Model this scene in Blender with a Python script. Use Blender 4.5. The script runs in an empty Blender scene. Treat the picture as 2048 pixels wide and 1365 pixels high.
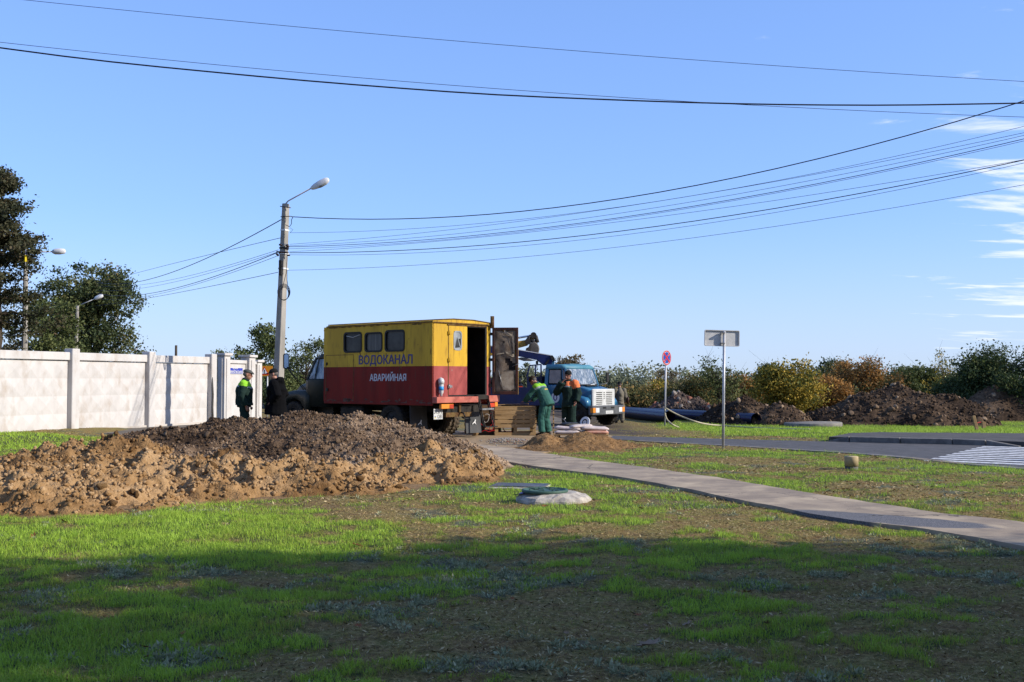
import bpy, bmesh, math, random
import numpy as np
from mathutils import Vector, Matrix, Euler
random.seed(7); RNG = np.random.default_rng(7)
SC = bpy.context.scene
COL = SC.collection
R = math.radians
# ------------------------------------------------------------------ camera
F = 2150.0; EYE = 1.6; PITCH = math.atan(77.5 / F)
cam = bpy.data.cameras.new('camera'); camo = bpy.data.objects.new('camera', cam); COL.objects.link(camo)
cam.sensor_width = 36; cam.lens = 36 * F / 2048; cam.clip_start = 0.05; cam.clip_end = 20000
camo.location = (0, 0, EYE); camo.rotation_euler = (R(90) + PITCH, 0, 0)
SC.camera = camo
# ------------------------------------------------------------------ light
SUN_EL = R(27.5); SDX, SDY = 0.970, -0.243        # horizontal direction towards the sun
world = bpy.data.worlds.new("World"); SC.world = world; world.use_nodes = True
nt = world.node_tree; nt.nodes.clear()
def N(t, **k):
    n = nt.nodes.new(t)
    for a, b in k.items(): setattr(n, a, b)
    return n
out = N('ShaderNodeOutputWorld'); bg = N('ShaderNodeBackground'); bg.inputs[1].default_value = 0.15
sky = N('ShaderNodeTexSky'); sky.sky_type = 'NISHITA'; sky.sun_disc = False
sky.sun_elevation = SUN_EL; sky.sun_rotation = math.atan2(SDX, SDY)
sky.altitude = 0; sky.air_density = 1.0; sky.dust_density = 0.3; sky.ozone_density = 2.5
# small streaky clouds low over the right hand (sunward) side of the sky
tc = N('ShaderNodeTexCoord'); sep = N('ShaderNodeSeparateXYZ'); nt.links.new(tc.outputs['Generated'], sep.inputs[0])
def M2(op, a, b, c=None):
    n = N('ShaderNodeMath', operation=op)
    for i, v in enumerate((a, b, c)):
        if v is None: continue
        if isinstance(v, (int, float)): n.inputs[i].default_value = v
        else: nt.links.new(v, n.inputs[i])
    return n.outputs[0]
zc = M2('ADD', sep.outputs[2], 0.10)
cu = M2('DIVIDE', sep.outputs[0], zc); cv = M2('DIVIDE', sep.outputs[1], zc)
cmb = N('ShaderNodeCombineXYZ'); nt.links.new(cu, cmb.inputs[0]); nt.links.new(cv, cmb.inputs[1])
cmb.inputs[2].default_value = 3.1
mp = N('ShaderNodeMapping'); mp.inputs['Scale'].default_value = (1.5, 2.9, 1); mp.inputs['Location'].default_value = (1.4, 0.5, 0)
nt.links.new(cmb.outputs[0], mp.inputs[0])
nz = N('ShaderNodeTexNoise'); nz.inputs['Scale'].default_value = 1.5; nz.inputs['Detail'].default_value = 9
nz.inputs['Roughness'].default_value = 0.58; nz.inputs['Distortion'].default_value = 0.35
nt.links.new(mp.outputs[0], nz.inputs['Vector'])
az = M2('DIVIDE', sep.outputs[0], M2('MAXIMUM', sep.outputs[1], 0.02))
mk = N('ShaderNodeMapRange'); mk.interpolation_type = 'SMOOTHSTEP'
mk.inputs[1].default_value = 0.24; mk.inputs[2].default_value = 0.52; mk.inputs[3].default_value = 0.0; mk.inputs[4].default_value = 0.255
nt.links.new(az, mk.inputs[0])
thr = M2('SUBTRACT', 0.735, mk.outputs[0])
cm = N('ShaderNodeMapRange'); cm.inputs[3].default_value = 0; cm.inputs[4].default_value = 0.85; cm.interpolation_type = 'SMOOTHSTEP'
nt.links.new(nz.outputs[0], cm.inputs[0]); nt.links.new(thr, cm.inputs[1]); nt.links.new(M2('ADD', thr, 0.15), cm.inputs[2])
fade = N('ShaderNodeMapRange'); fade.inputs[1].default_value = 0.0; fade.inputs[2].default_value = 0.05
nt.links.new(sep.outputs[2], fade.inputs[0])
cf = M2('MULTIPLY', cm.outputs[0], fade.outputs[0])
mix = N('ShaderNodeMix', data_type='RGBA'); nt.links.new(cf, mix.inputs[0])
tint = N('ShaderNodeMix', data_type='RGBA', blend_type='MULTIPLY'); tint.inputs[0].default_value = 1
gm = N('ShaderNodeGamma'); gm.inputs[1].default_value = 0.56; nt.links.new(sky.outputs[0], gm.inputs[0]); nt.links.new(gm.outputs[0], tint.inputs[6]); tint.inputs[7].default_value = (0.985, 1.36, 2.20, 1)
hz_ = N('ShaderNodeMapRange'); hz_.interpolation_type = 'SMOOTHSTEP'; hz_.inputs[1].default_value = 0.16; hz_.inputs[2].default_value = -0.02; hz_.inputs[3].default_value = 0; hz_.inputs[4].default_value = 0.55
nt.links.new(sep.outputs[2], hz_.inputs[0]); hm = N('ShaderNodeMix', data_type='RGBA'); nt.links.new(hz_.outputs[0], hm.inputs[0]); nt.links.new(tint.outputs[2], hm.inputs[6]); hm.inputs[7].default_value = (3.2, 3.65, 4.5, 1)
nt.links.new(hm.outputs[2], mix.inputs[6]); mix.inputs[7].default_value = (4.7, 5.0, 5.6, 1)
nt.links.new(mix.outputs[2], bg.inputs[0]); nt.links.new(bg.outputs[0], out.inputs[0])
sl = bpy.data.lights.new('sun', 'SUN'); sl.energy = 4.9; sl.angle = R(0.53); sl.color = (1.0, 0.93, 0.82)
so = bpy.data.objects.new('sun', sl); COL.objects.link(so)
sdir = Vector((SDX * math.cos(SUN_EL), SDY * math.cos(SUN_EL), math.sin(SUN_EL)))
so.rotation_euler = (-sdir).to_track_quat('-Z', 'Y').to_euler(); so.location = (30, 0, 30)
SC.view_settings.view_transform = 'Standard'; SC.view_settings.look = 'None'
SC.view_settings.gamma = 1; SC.view_settings.exposure = 0.5
SC.cycles.max_bounces = 6; SC.cycles.transparent_max_bounces = 6
# ------------------------------------------------------------------ helpers
def sst(a, b, x):
    t = np.clip((np.asarray(x, float) - a) / (b - a), 0, 1); return t * t * (3 - 2 * t)
def base_z(x, y): return -0.25 * sst(31, 43, y) * sst(-4, 1, x)
CP, SP = math.cos(PITCH), math.sin(PITCH)
def ray(px, py):
    u = (px - 1024) / F; v = (682.5 - py) / F
    return Vector((u, CP - v * SP, SP + v * CP))
def P(px, py, Y):
    d = ray(px, py); k = Y / d.y
    return Vector((d.x * k, Y, EYE + d.z * k))
def G(px, py, z=None):
    d = ray(px, py); zz = 0.0 if z is None else z
    for _ in range(12):
        k = (zz - EYE) / d.z; p = Vector((d.x * k, d.y * k, zz))
        if z is not None: break
        zz = 0.5 * zz + 0.5 * float(base_z(p.x, p.y))
    return p
def ZP(py, Y, px=1024): return P(px, py, Y).z
def h2(ix, iy, s):
    n = (ix.astype(np.int64) * 374761393 + iy.astype(np.int64) * 668265263 + s * 1442695041) & 0xffffffff
    n = ((n ^ (n >> 13)) * 1274126177) & 0xffffffff
    n = (n ^ (n >> 16)) & 0xffffffff
    return n / 4294967295.0
def vn(x, y, s=0):
    x = np.asarray(x, float); y = np.asarray(y, float)
    ix = np.floor(x); iy = np.floor(y); fx = x - ix; fy = y - iy
    fx = fx * fx * (3 - 2 * fx); fy = fy * fy * (3 - 2 * fy)
    a = h2(ix, iy, s); b = h2(ix + 1, iy, s); c = h2(ix, iy + 1, s); d = h2(ix + 1, iy + 1, s)
    return (a + (b - a) * fx) * (1 - fy) + (c + (d - c) * fx) * fy
def fbm(x, y, o=4, s=0, g=0.5):
    t = 0; a = 1; w = 0
    for i in range(o):
        t = t + a * vn(x * 2 ** i + 17.3 * i, y * 2 ** i - 9.1 * i, s + i); w += a; a *= g
    return t / w
def inpoly(x, y, poly):
    x = np.asarray(x, float); y = np.asarray(y, float); r = np.zeros(x.shape, bool); n = len(poly)
    for i in range(n):
        x1, y1 = poly[i][0], poly[i][1]; x2, y2 = poly[(i + 1) % n][0], poly[(i + 1) % n][1]
        if y1 == y2: continue
        c = ((y1 > y) != (y2 > y)) & (x < (x2 - x1) * (y - y1) / (y2 - y1) + x1)
        r ^= c
    return r
# ------------------------------------------------------------------ materials
MATS = {}
def lin(c):
    return tuple(((v / 255) / 12.92 if v / 255 <= 0.04045 else ((v / 255 + 0.055) / 1.055) ** 2.4) for v in c)
KA = .73
def kc(c): return tuple(v * KA for v in c) if c is not None else None
def mat(name, c1, c2=None, scale=4, rough=0.7, metal=0.0, bump=0.0, bscale=60, lo=0.4, hi=0.6, c3=None, s3=25, a3=(0.62, 0.7),
        spec=0.22, stretch=(1, 1, 1), trans=0, emis=None, coat=0, detail=6, bdist=0.02):
    c1, c2, c3 = kc(c1), kc(c2), kc(c3)
    m = bpy.data.materials.new(name); m.use_nodes = True; t = m.node_tree; b = t.nodes['Principled BSDF']
    b.inputs['Base Color'].default_value = (*c1, 1); b.inputs['Roughness'].default_value = rough
    b.inputs['Metallic'].default_value = metal; b.inputs['Specular IOR Level'].default_value = spec
    if trans: b.inputs['Transmission Weight'].default_value = trans
    if coat: b.inputs['Coat Weight'].default_value = coat
    co = t.nodes.new('ShaderNodeTexCoord'); mp = t.nodes.new('ShaderNodeMapping'); mp.inputs['Scale'].default_value = stretch
    t.links.new(co.outputs['Object'], mp.inputs[0])
    def noise(s, d=detail):
        n = t.nodes.new('ShaderNodeTexNoise'); n.inputs['Scale'].default_value = s; n.inputs['Detail'].default_value = d
        n.inputs['Roughness'].default_value = 0.6; t.links.new(mp.outputs[0], n.inputs['Vector']); return n
    last = None
    if c2 is not None:
        n = noise(scale); r = t.nodes.new('ShaderNodeMapRange'); r.inputs[1].default_value = lo; r.inputs[2].default_value = hi
        t.links.new(n.outputs[0], r.inputs[0]); x = t.nodes.new('ShaderNodeMix'); x.data_type = 'RGBA'
        t.links.new(r.outputs[0], x.inputs[0]); x.inputs[6].default_value = (*c1, 1); x.inputs[7].default_value = (*c2, 1)
        last = x.outputs[2]
    if c3 is not None:
        n = noise(s3, 8); r = t.nodes.new('ShaderNodeMapRange'); r.inputs[1].default_value = a3[0]; r.inputs[2].default_value = a3[1]
        t.links.new(n.outputs[0], r.inputs[0]); x = t.nodes.new('ShaderNodeMix'); x.data_type = 'RGBA'
        t.links.new(r.outputs[0], x.inputs[0])
        if last: t.links.new(last, x.inputs[6])
        else: x.inputs[6].default_value = (*c1, 1)
        x.inputs[7].default_value = (*c3, 1); last = x.outputs[2]
    if last: t.links.new(last, b.inputs['Base Color'])
    if bump:
        n = noise(bscale, 4); bu = t.nodes.new('ShaderNodeBump'); bu.inputs['Strength'].default_value = bump; bu.inputs['Distance'].default_value = bdist
        t.links.new(n.outputs[0], bu.inputs['Height']); t.links.new(bu.outputs[0], b.inputs['Normal'])
    if emis: b.inputs['Emission Color'].default_value = (*emis[0], 1); b.inputs['Emission Strength'].default_value = emis[1]
    MATS[name] = m; return m
def attr_mat(name, stops, attr='tint', rough=0.8, trans=0.0, noise=None, bump=0, bscale=60, spec=0.3, bdist=0.02):
    """colour ramp over a per-vertex attribute; optional translucency for leaves"""
    m = bpy.data.materials.new(name); m.use_nodes = True; t = m.node_tree; b = t.nodes['Principled BSDF']
    at = t.nodes.new('ShaderNodeAttribute'); at.attribute_name = attr
    rp = t.nodes.new('ShaderNodeValToRGB'); e = rp.color_ramp.elements
    while len(e) < len(stops): e.new(0.5)
    for i, (p, c) in enumerate(stops): e[i].position = p; e[i].color = (*kc(c), 1)
    src = at.outputs['Fac']
    if noise:
        co = t.nodes.new('ShaderNodeTexCoord'); n = t.nodes.new('ShaderNodeTexNoise'); n.inputs['Scale'].default_value = noise[0]; n.inputs['Detail'].default_value = 8
        n.inputs['Roughness'].default_value = 0.65
        t.links.new(co.outputs['Object'], n.inputs['Vector']); a = t.nodes.new('ShaderNodeMath'); a.operation = 'MULTIPLY_ADD'
        t.links.new(n.outputs[0], a.inputs[0]); a.inputs[1].default_value = noise[1]; t.links.new(at.outputs['Fac'], a.inputs[2])
        s = t.nodes.new('ShaderNodeMath'); s.operation = 'SUBTRACT'; t.links.new(a.outputs[0], s.inputs[0]); s.inputs[1].default_value = noise[1] * 0.5
        src = s.outputs[0]
        if bump:
            n2 = t.nodes.new('ShaderNodeTexNoise'); n2.inputs['Scale'].default_value = bscale; n2.inputs['Detail'].default_value = 5
            t.links.new(co.outputs['Object'], n2.inputs['Vector'])
            bu = t.nodes.new('ShaderNodeBump'); bu.inputs['Strength'].default_value = bump; bu.inputs['Distance'].default_value = bdist
            t.links.new(n2.outputs[0], bu.inputs['Height']); t.links.new(bu.outputs[0], b.inputs['Normal'])
    t.links.new(src, rp.inputs[0]); t.links.new(rp.outputs[0], b.inputs['Base Color'])
    b.inputs['Roughness'].default_value = rough; b.inputs['Specular IOR Level'].default_value = spec
    if trans:
        tr = t.nodes.new('ShaderNodeBsdfTranslucent'); t.links.new(rp.outputs[0], tr.inputs[0])
        mx = t.nodes.new('ShaderNodeMixShader'); mx.inputs[0].default_value = trans
        t.links.new(b.outputs[0], mx.inputs[1]); t.links.new(tr.outputs[0], mx.inputs[2])
        t.links.new(mx.outputs[0], t.nodes['Material Output'].inputs[0])
    MATS[name] = m; return m
def add_cracks(name, scale=.9, width=.010, dark=.35):
    m = MATS[name]; t = m.node_tree; b = t.nodes['Principled BSDF']; src = b.inputs['Base Color'].links[0].from_socket
    co = t.nodes.new('ShaderNodeTexCoord'); n = t.nodes.new('ShaderNodeTexNoise'); n.inputs['Scale'].default_value = 2.5; n.inputs['Detail'].default_value = 6
    t.links.new(co.outputs['Object'], n.inputs['Vector']); a = t.nodes.new('ShaderNodeVectorMath'); a.operation = 'MULTIPLY_ADD'
    t.links.new(n.outputs['Color'], a.inputs[0]); a.inputs[1].default_value = (.7, .7, 0); t.links.new(co.outputs['Object'], a.inputs[2])
    v = t.nodes.new('ShaderNodeTexVoronoi'); v.feature = 'DISTANCE_TO_EDGE'; v.inputs['Scale'].default_value = scale; t.links.new(a.outputs[0], v.inputs['Vector'])
    n2 = t.nodes.new('ShaderNodeTexNoise'); n2.inputs['Scale'].default_value = .6; t.links.new(co.outputs['Object'], n2.inputs['Vector'])
    r = t.nodes.new('ShaderNodeMapRange'); r.inputs[1].default_value = width * scale; r.inputs[2].default_value = width * scale * .3; t.links.new(v.outputs['Distance'], r.inputs[0])
    r2 = t.nodes.new('ShaderNodeMapRange'); r2.inputs[1].default_value = .48; r2.inputs[2].default_value = .56; t.links.new(n2.outputs[0], r2.inputs[0])
    q = t.nodes.new('ShaderNodeMath'); q.operation = 'MULTIPLY'; t.links.new(r.outputs[0], q.inputs[0]); t.links.new(r2.outputs[0], q.inputs[1])
    x = t.nodes.new('ShaderNodeMix'); x.data_type = 'RGBA'; t.links.new(q.outputs[0], x.inputs[0]); t.links.new(src, x.inputs[6])
    x.inputs[7].default_value = (.04, .035, .03, 1); t.links.new(x.outputs[2], b.inputs['Base Color'])
# ------------------------------------------------------------------ mesh builder
def V3(p): return Vector(p)
class MB:
    def __init__(s): s.v = []; s.f = []; s.m = []; s.s = []
    def add(s, vs, fs, mat=0, smooth=False, M=None):
        o = len(s.v)
        for p in vs:
            p = V3(p)
            if M is not None: p = M @ p
            s.v.append(p)
        for f in fs: s.f.append([o + i for i in f]); s.m.append(mat); s.s.append(smooth)
        return s
    def box(s, x0, x1, y0, y1, z0, z1, mat=0, M=None):
        vs = [(x, y, z) for x in (x0, x1) for y in (y0, y1) for z in (z0, z1)]
        return s.add(vs, [(0, 1, 3, 2), (4, 6, 7, 5), (0, 4, 5, 1), (2, 3, 7, 6), (0, 2, 6, 4), (1, 5, 7, 3)], mat, False, M)
    def bar(s, a, b, w, h, mat=0, up=(0, 0, 1)):
        a = V3(a); b = V3(b); d = b - a; L = d.length; d.normalize(); u = V3(up)
        sd = d.cross(u)
        if sd.length < 1e-4: sd = d.cross(Vector((1, 0, 0)))
        sd.normalize(); u = sd.cross(d)
        M = Matrix((( *d, ), (*sd, ), (*u, ))).transposed().to_4x4(); M.translation = a
        return s.box(0, L, -w / 2, w / 2, -h / 2, h / 2, mat, M)
    def cyl(s, a, b, r0, r1=None, seg=12, mat=0, caps=True, smooth=True, M=None):
        return s.tube([a, b], [r0, r0 if r1 is None else r1], seg, mat, caps, smooth, M)
    def tube(s, pts, r, seg=8, mat=0, caps=True, smooth=True, M=None, closed=False):
        pts = [V3(p) for p in pts]; n = len(pts)
        if isinstance(r, (int, float)): r = [r] * n
        vs = []; fs = []; prev = None
        for i, p in enumerate(pts):
            d = (pts[min(i + 1, n - 1)] - pts[max(i - 1, 0)])
            if d.length < 1e-9: d = Vector((0, 0, 1))
            d.normalize()
            if prev is None:
                a = Vector((0, 0, 1)) if abs(d.z) < 0.9 else Vector((1, 0, 0)); x = d.cross(a).normalized()
            else:
                x = (prev - d * prev.dot(d));
                x = x.normalized() if x.length > 1e-6 else d.orthogonal().normalized()
            prev = x; y = d.cross(x)
            rr = r[i]; rx, ry = rr if isinstance(rr, (tuple, list)) else (rr, rr)
            for k in range(seg):
                t = 2 * math.pi * k / seg; vs.append(p + x * math.cos(t) * rx + y * math.sin(t) * ry)
        for i in range(n - 1):
            for k in range(seg):
                k2 = (k + 1) % seg; fs.append((i * seg + k, i * seg + k2, (i + 1) * seg + k2, (i + 1) * seg + k))
        s.add(vs, fs, mat, smooth, M)
        if caps and not closed:
            o = len(s.v) - len(vs)
            s.f.append([o + k for k in range(seg)][::-1]); s.m.append(mat); s.s.append(False)
            s.f.append([o + (n - 1) * seg + k for k in range(seg)]); s.m.append(mat); s.s.append(False)
        return s
    def prism(s, poly, axis, c0, c1, mat=0, M=None, smooth=False):
        def mk(a, b, c): return {'x': (c, a, b), 'y': (a, c, b), 'z': (a, b, c)}[axis]
        n = len(poly); vs = [mk(a, b, c0) for a, b in poly] + [mk(a, b, c1) for a, b in poly]
        fs = [list(range(n))[::-1], [n + i for i in range(n)]]
        s.add(vs, fs, mat, False, M); o = len(s.v) - 2 * n
        for i in range(n):
            j = (i + 1) % n; s.f.append([o + i, o + j, o + n + j, o + n + i]); s.m.append(mat); s.s.append(smooth)
        return s
    def ring(s, outer, inner, axis, c0, c1, mat=0, M=None):
        def mk(a, b, c): return {'x': (c, a, b), 'y': (a, c, b), 'z': (a, b, c)}[axis]
        n = len(outer); vs = [mk(a, b, c) for c in (c0, c1) for pl in (outer, inner) for a, b in pl]
        fs = []
        for i in range(n):
            j = (i + 1) % n
            fs += [(i, j, n + j, n + i), (2 * n + i, 3 * n + i, 3 * n + j, 2 * n + j), (i, 2 * n + i, 2 * n + j, j), (n + i, n + j, 3 * n + j, 3 * n + i)]
        return s.add(vs, fs, mat, False, M)
    def lathe(s, prof, o=(0, 0, 0), axis='z', seg=24, mat=0, smooth=True, M=None):
        vs = []; fs = []; n = len(prof); o = V3(o)
        for k in range(seg):
            t = 2 * math.pi * k / seg; c, q = math.cos(t), math.sin(t)
            for r, h in prof:
                p = {'z': (r * c, r * q, h), 'y': (r * c, h, r * q), 'x': (h, r * c, r * q)}[axis]; vs.append(o + V3(p))
        for k in range(seg):
            k2 = (k + 1) % seg
            for i in range(n - 1): fs.append((k * n + i, k2 * n + i, k2 * n + i + 1, k * n + i + 1))
        return s.add(vs, fs, mat, smooth, M)
    def ell(s, c, r, seg=12, rings=8, mat=0, M=None, smooth=True):
        c = V3(c); vs = [c + Vector((0, 0, r[2]))]; fs = []
        for i in range(1, rings):
            a = math.pi * i / rings
            for k in range(seg):
                t = 2 * math.pi * k / seg
                vs.append(c + Vector((r[0] * math.sin(a) * math.cos(t), r[1] * math.sin(a) * math.sin(t), r[2] * math.cos(a))))
        vs.append(c - Vector((0, 0, r[2])))
        for k in range(seg):
            k2 = (k + 1) % seg; fs.append((0, 1 + k, 1 + k2))
            for i in range(rings - 2): fs.append((1 + i * seg + k, 1 + (i + 1) * seg + k, 1 + (i + 1) * seg + k2, 1 + i * seg + k2))
            fs.append((1 + (rings - 2) * seg + k, len(vs) - 1, 1 + (rings - 2) * seg + k2))
        return s.add(vs, fs, mat, smooth, M)
    def mesh(s, name, mats, bevel=0, bang=30):
        me = bpy.data.meshes.new(name); me.from_pydata([tuple(p) for p in s.v], [], s.f)
        if not isinstance(mats, (list, tuple)): mats = [mats]
        for m in mats: me.materials.append(MATS[m] if isinstance(m, str) else m)
        me.polygons.foreach_set('material_index', s.m); me.polygons.foreach_set('use_smooth', s.s)
        bm = bmesh.new(); bm.from_mesh(me); bmesh.ops.recalc_face_normals(bm, faces=bm.faces)
        if bevel:
            ed = [e for e in bm.edges if len(e.link_faces) == 2 and e.calc_face_angle(0) > R(bang) and not (e.link_faces[0].smooth and e.link_faces[1].smooth)]
            bmesh.ops.bevel(bm, geom=ed, offset=bevel, segments=1, affect='EDGES', clamp_overlap=True)
        bm.to_mesh(me); bm.free(); me.update(); return me
    def build(s, name, mats, parent=None, bevel=0, loc=None, rot=None, kind=None):
        o = bpy.data.objects.new(name, s.mesh(name, mats, bevel)); COL.objects.link(o)
        if parent is not None: o.parent = parent
        if loc is not None: o.location = loc
        if rot is not None: o.rotation_euler = rot
        if kind: o['kind'] = kind
        return o
def obj(name, me, parent=None, loc=None, rot=None, scale=None):
    o = bpy.data.objects.new(name, me); COL.objects.link(o)
    if parent is not None: o.parent = parent
    if loc is not None: o.location = loc
    if rot is not None: o.rotation_euler = rot
    if scale is not None: o.scale = scale
    return o
def thing(name, label, cat, loc=(0, 0, 0), rz=0, group=None):
    o = bpy.data.objects.new(name, None); COL.objects.link(o); o.location = loc; o.rotation_euler = (0, 0, rz)
    o.empty_display_size = 0.2
    o['label'] = label; o['category'] = cat
    if group: o['group'] = group
    return o
def tag(o, label, cat, group=None, kind=None):
    o['label'] = label; o['category'] = cat
    if group: o['group'] = group
    if kind: o['kind'] = kind
    return o
def npmesh(name, V, Fc, mats, attrs=None, smooth=False, nper=None):
    """V (n,3), Fc (m,k) arrays -> mesh"""
    me = bpy.data.meshes.new(name); V = np.asarray(V, np.float32); Fc = np.asarray(Fc, np.int32); k = Fc.shape[1]
    me.vertices.add(len(V)); me.vertices.foreach_set('co', V.ravel())
    me.loops.add(Fc.size); me.loops.foreach_set('vertex_index', Fc.ravel())
    me.polygons.add(len(Fc)); me.polygons.foreach_set('loop_start', np.arange(0, Fc.size, k, dtype=np.int32))
    me.polygons.foreach_set('loop_total', np.full(len(Fc), k, np.int32))
    if smooth: me.polygons.foreach_set('use_smooth', np.ones(len(Fc), bool))
    if not isinstance(mats, (list, tuple)): mats = [mats]
    for m in mats: me.materials.append(MATS[m])
    me.update(calc_edges=True)
    for a, v in (attrs or {}).items():
        at = me.attributes.new(a, 'FLOAT', 'POINT'); at.data.foreach_set('value', np.asarray(v, np.float32))
    return me
def rrect(w, h, r, n=4, cx=0, cy=0):
    pts = []
    for (sx, sy, a0) in ((1, 1, 0), (-1, 1, 90), (-1, -1, 180), (1, -1, 270)):
        for i in range(n + 1):
            a = R(a0 + 90 * i / n); pts.append((cx + sx * (w / 2 - r) + r * math.cos(a), cy + sy * (h / 2 - r) + r * math.sin(a)))
    return pts
def lettering(body, m, parent, o, right, up, width, height, depth=0.004, bold=0.0, name='lettering'):
    cu = bpy.data.curves.new('t', 'FONT'); cu.body = body; cu.resolution_u = 3
    to = bpy.data.objects.new('t', cu); COL.objects.link(to)
    dg = bpy.context.evaluated_depsgraph_get(); me = bpy.data.meshes.new_from_object(to.evaluated_get(dg))
    bpy.data.objects.remove(to)
    co = np.array([v.co[:] for v in me.vertices]); mn = co.min(0); mx = co.max(0)
    right = V3(right).normalized(); up = V3(up).normalized(); nn = right.cross(up); o = V3(o)
    sx = width / (mx[0] - mn[0]); sy = height / (mx[1] - mn[1]) if height else sx
    for v in me.vertices:
        v.co = o + right * (v.co.x - mn[0]) * sx + up * (v.co.y - mn[1]) * sy + nn * 0.002
    me.name = name
    bm = bmesh.new(); bm.from_mesh(me); r = bmesh.ops.extrude_face_region(bm, geom=bm.faces[:])
    for v in [g for g in r['geom'] if isinstance(g, bmesh.types.BMVert)]: v.co += nn * depth
    bmesh.ops.recalc_face_normals(bm, faces=bm.faces); bm.to_mesh(me); bm.free()
    if bold:  # heavier strokes: the same letters laid over each other, a hair apart in depth
        bm = bmesh.new(); bm.from_mesh(me); src = bm.verts[:] + bm.edges[:] + bm.faces[:]
        for k, (ax_, ay_) in enumerate(((1, 0), (-1, 0), (0, 1), (0, -1), (.7, .7), (-.7, .7), (.7, -.7), (-.7, -.7))):
            r = bmesh.ops.duplicate(bm, geom=src)
            for v in [g for g in r['geom'] if isinstance(g, bmesh.types.BMVert)]: v.co += right * ax_ * bold * sx + up * ay_ * bold * sy * .7 + nn * .00015 * (k + 1)
        bm.to_mesh(me); bm.free()
    me.materials.clear(); me.materials.append(MATS[m]); me.update()
    return obj(name, me, parent)
def copy_tree(o, parent=None):
    c = o.copy(); COL.objects.link(c)
    if parent is not None: c.parent = parent
    for ch in list(o.children): copy_tree(ch, c)
    return c
# ------------------------------------------------------------------ material list
mat('white_wall', (.64, .61, .585), (.57, .54, .515), 2.2, .75, bump=.25, bscale=30, c3=(.47, .40, .34), s3=2.6, a3=(.52, .74), stretch=(1, 1, .5))
mat('white_wall_dirty', (.58, .53, .48), (.55, .49, .43), 3, .8, bump=.3, bscale=30)
mat('line_dark', (.09, .085, .08), rough=.9)
mat('concrete', (.29, .265, .23), (.20, .185, .16), 5, .85, bump=.35, bscale=45, c3=(.16, .15, .13), s3=12, a3=(.62, .75))
mat('pole_concrete', (.40, .37, .33), (.28, .26, .23), 3, .85, bump=.25, bscale=35, stretch=(1, 1, .3))
mat('pale_concrete', (.56, .50, .42), (.33, .29, .25), 9, .85, bump=.5, bscale=30)
mat('dark_concrete', (.085, .085, .085), (.14, .13, .12), 8, .8, bump=.5, bscale=30)
mat('tan_paint', (.52, .40, .22), (.42, .32, .18), 6, .7)
mat('asphalt', (.118, .112, .112), (.085, .082, .084), 3, .85, bump=.35, bscale=180, c3=(.19, .175, .16), s3=90, a3=(.6, .72), bdist=.006)
mat('asphalt_dusty', (.19, .155, .118), (.12, .105, .09), 1.3, .9, bump=.4, bscale=120, c3=(.26, .215, .16), s3=2.2, a3=(.5, .68), bdist=.008)
mat('sandy_dirt', (.42, .30, .175), (.33, .235, .14), .9, .95, bump=.6, bscale=45, c3=(.24, .17, .105), s3=4, a3=(.56, .7), bdist=.02)
mat('pave_far', (.115, .105, .098), (.085, .08, .078), 2, .9, bump=.3, bscale=120)
mat('kerb', (.26, .24, .22), (.16, .15, .14), 4, .85, bump=.3, bscale=40)
mat('dust_verge', (.30, .25, .19), (.20, .165, .125), 3, .9, bump=.5, bscale=50)
mat('road_paint', (.80, .80, .80), (.30, .29, .29), 9, .7, bump=.2, bscale=120, lo=.48, hi=.66)
mat('yellow', (.70, .42, .028), (.56, .33, .022), 1.6, .6, spec=.2, bump=.35, bscale=2.6, c3=(.30, .16, .018), s3=13, a3=(.54, .74), stretch=(1, 1, .14))
mat('red', (.27, .024, .016), (.17, .018, .013), 1.4, .7, spec=.12, bump=.35, bscale=2.6, c3=(.10, .045, .032), s3=13, a3=(.54, .74), stretch=(1, 1, .14))
mat('red_faded', (.38, .075, .065), (.27, .045, .04), 3, .6, spec=.25, bump=.05, bscale=8, c3=(.30, .19, .15), s3=9, a3=(.64, .72), stretch=(1, 1, .5))
mat('pink_beam', (.56, .17, .12), (.44, .11, .08), 4, .6, c3=(.12, .05, .03), s3=16, a3=(.66, .72))
mat('rust', (.10, .042, .018), (.19, .12, .04), 9, .85, bump=.4, bscale=40)
mat('dust_mud', (.16, .09, .065), (.12, .05, .04), 14, .9)
mat('rubber_seal', (.012, .012, .012), rough=.6)
mat('glass_dark', (.014, .015, .015), (.05, .05, .045), 3, .35, spec=.22)
mat('glass_curtain', (.045, .046, .045), (.10, .098, .09), 2, .35, spec=.25, stretch=(9, 9, .4))
mat('glass_pale', (.35, .37, .38), (.24, .26, .27), 3, .2)
mat('khaki', (.026, .029, .020), (.018, .021, .015), 2, .5, spec=.25, c3=(.05, .045, .032), s3=5, a3=(.6, .75))
mat('black_metal', (.012, .012, .012), (.03, .026, .022), 6, .6)
mat('under_metal', (.018, .016, .014), (.04, .033, .026), 5, .8, bump=.3)
mat('steel', (.38, .38, .38), (.22, .22, .22), 10, .4, metal=.6)
mat('galv', (.60, .60, .62), (.50, .50, .52), 12, .45, metal=.25)
mat('chrome', (.75, .76, .78), rough=.12, metal=1)
mat('mirror_glass', (.30, .42, .62), rough=.08, metal=.6)
mat('tyre', (.016, .015, .014), (.045, .036, .026), 6, .88, bump=.3, bscale=40)
mat('tyre_muddy', (.16, .12, .08), (.045, .038, .03), 9, .92, bump=.5, bscale=40)
mat('flap', (.045, .047, .05), (.065, .066, .068), 3, .55, c3=(.13, .11, .09), s3=6, a3=(.62, .75))
mat('door_inner', (.15, .105, .07), (.28, .215, .15), 3.4, .7, bump=.5, bscale=9, c3=(.05, .035, .024), s3=8, a3=(.58, .68))
mat('door_paper', (.52, .43, .31), (.36, .28, .19), 7, .8)
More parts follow.
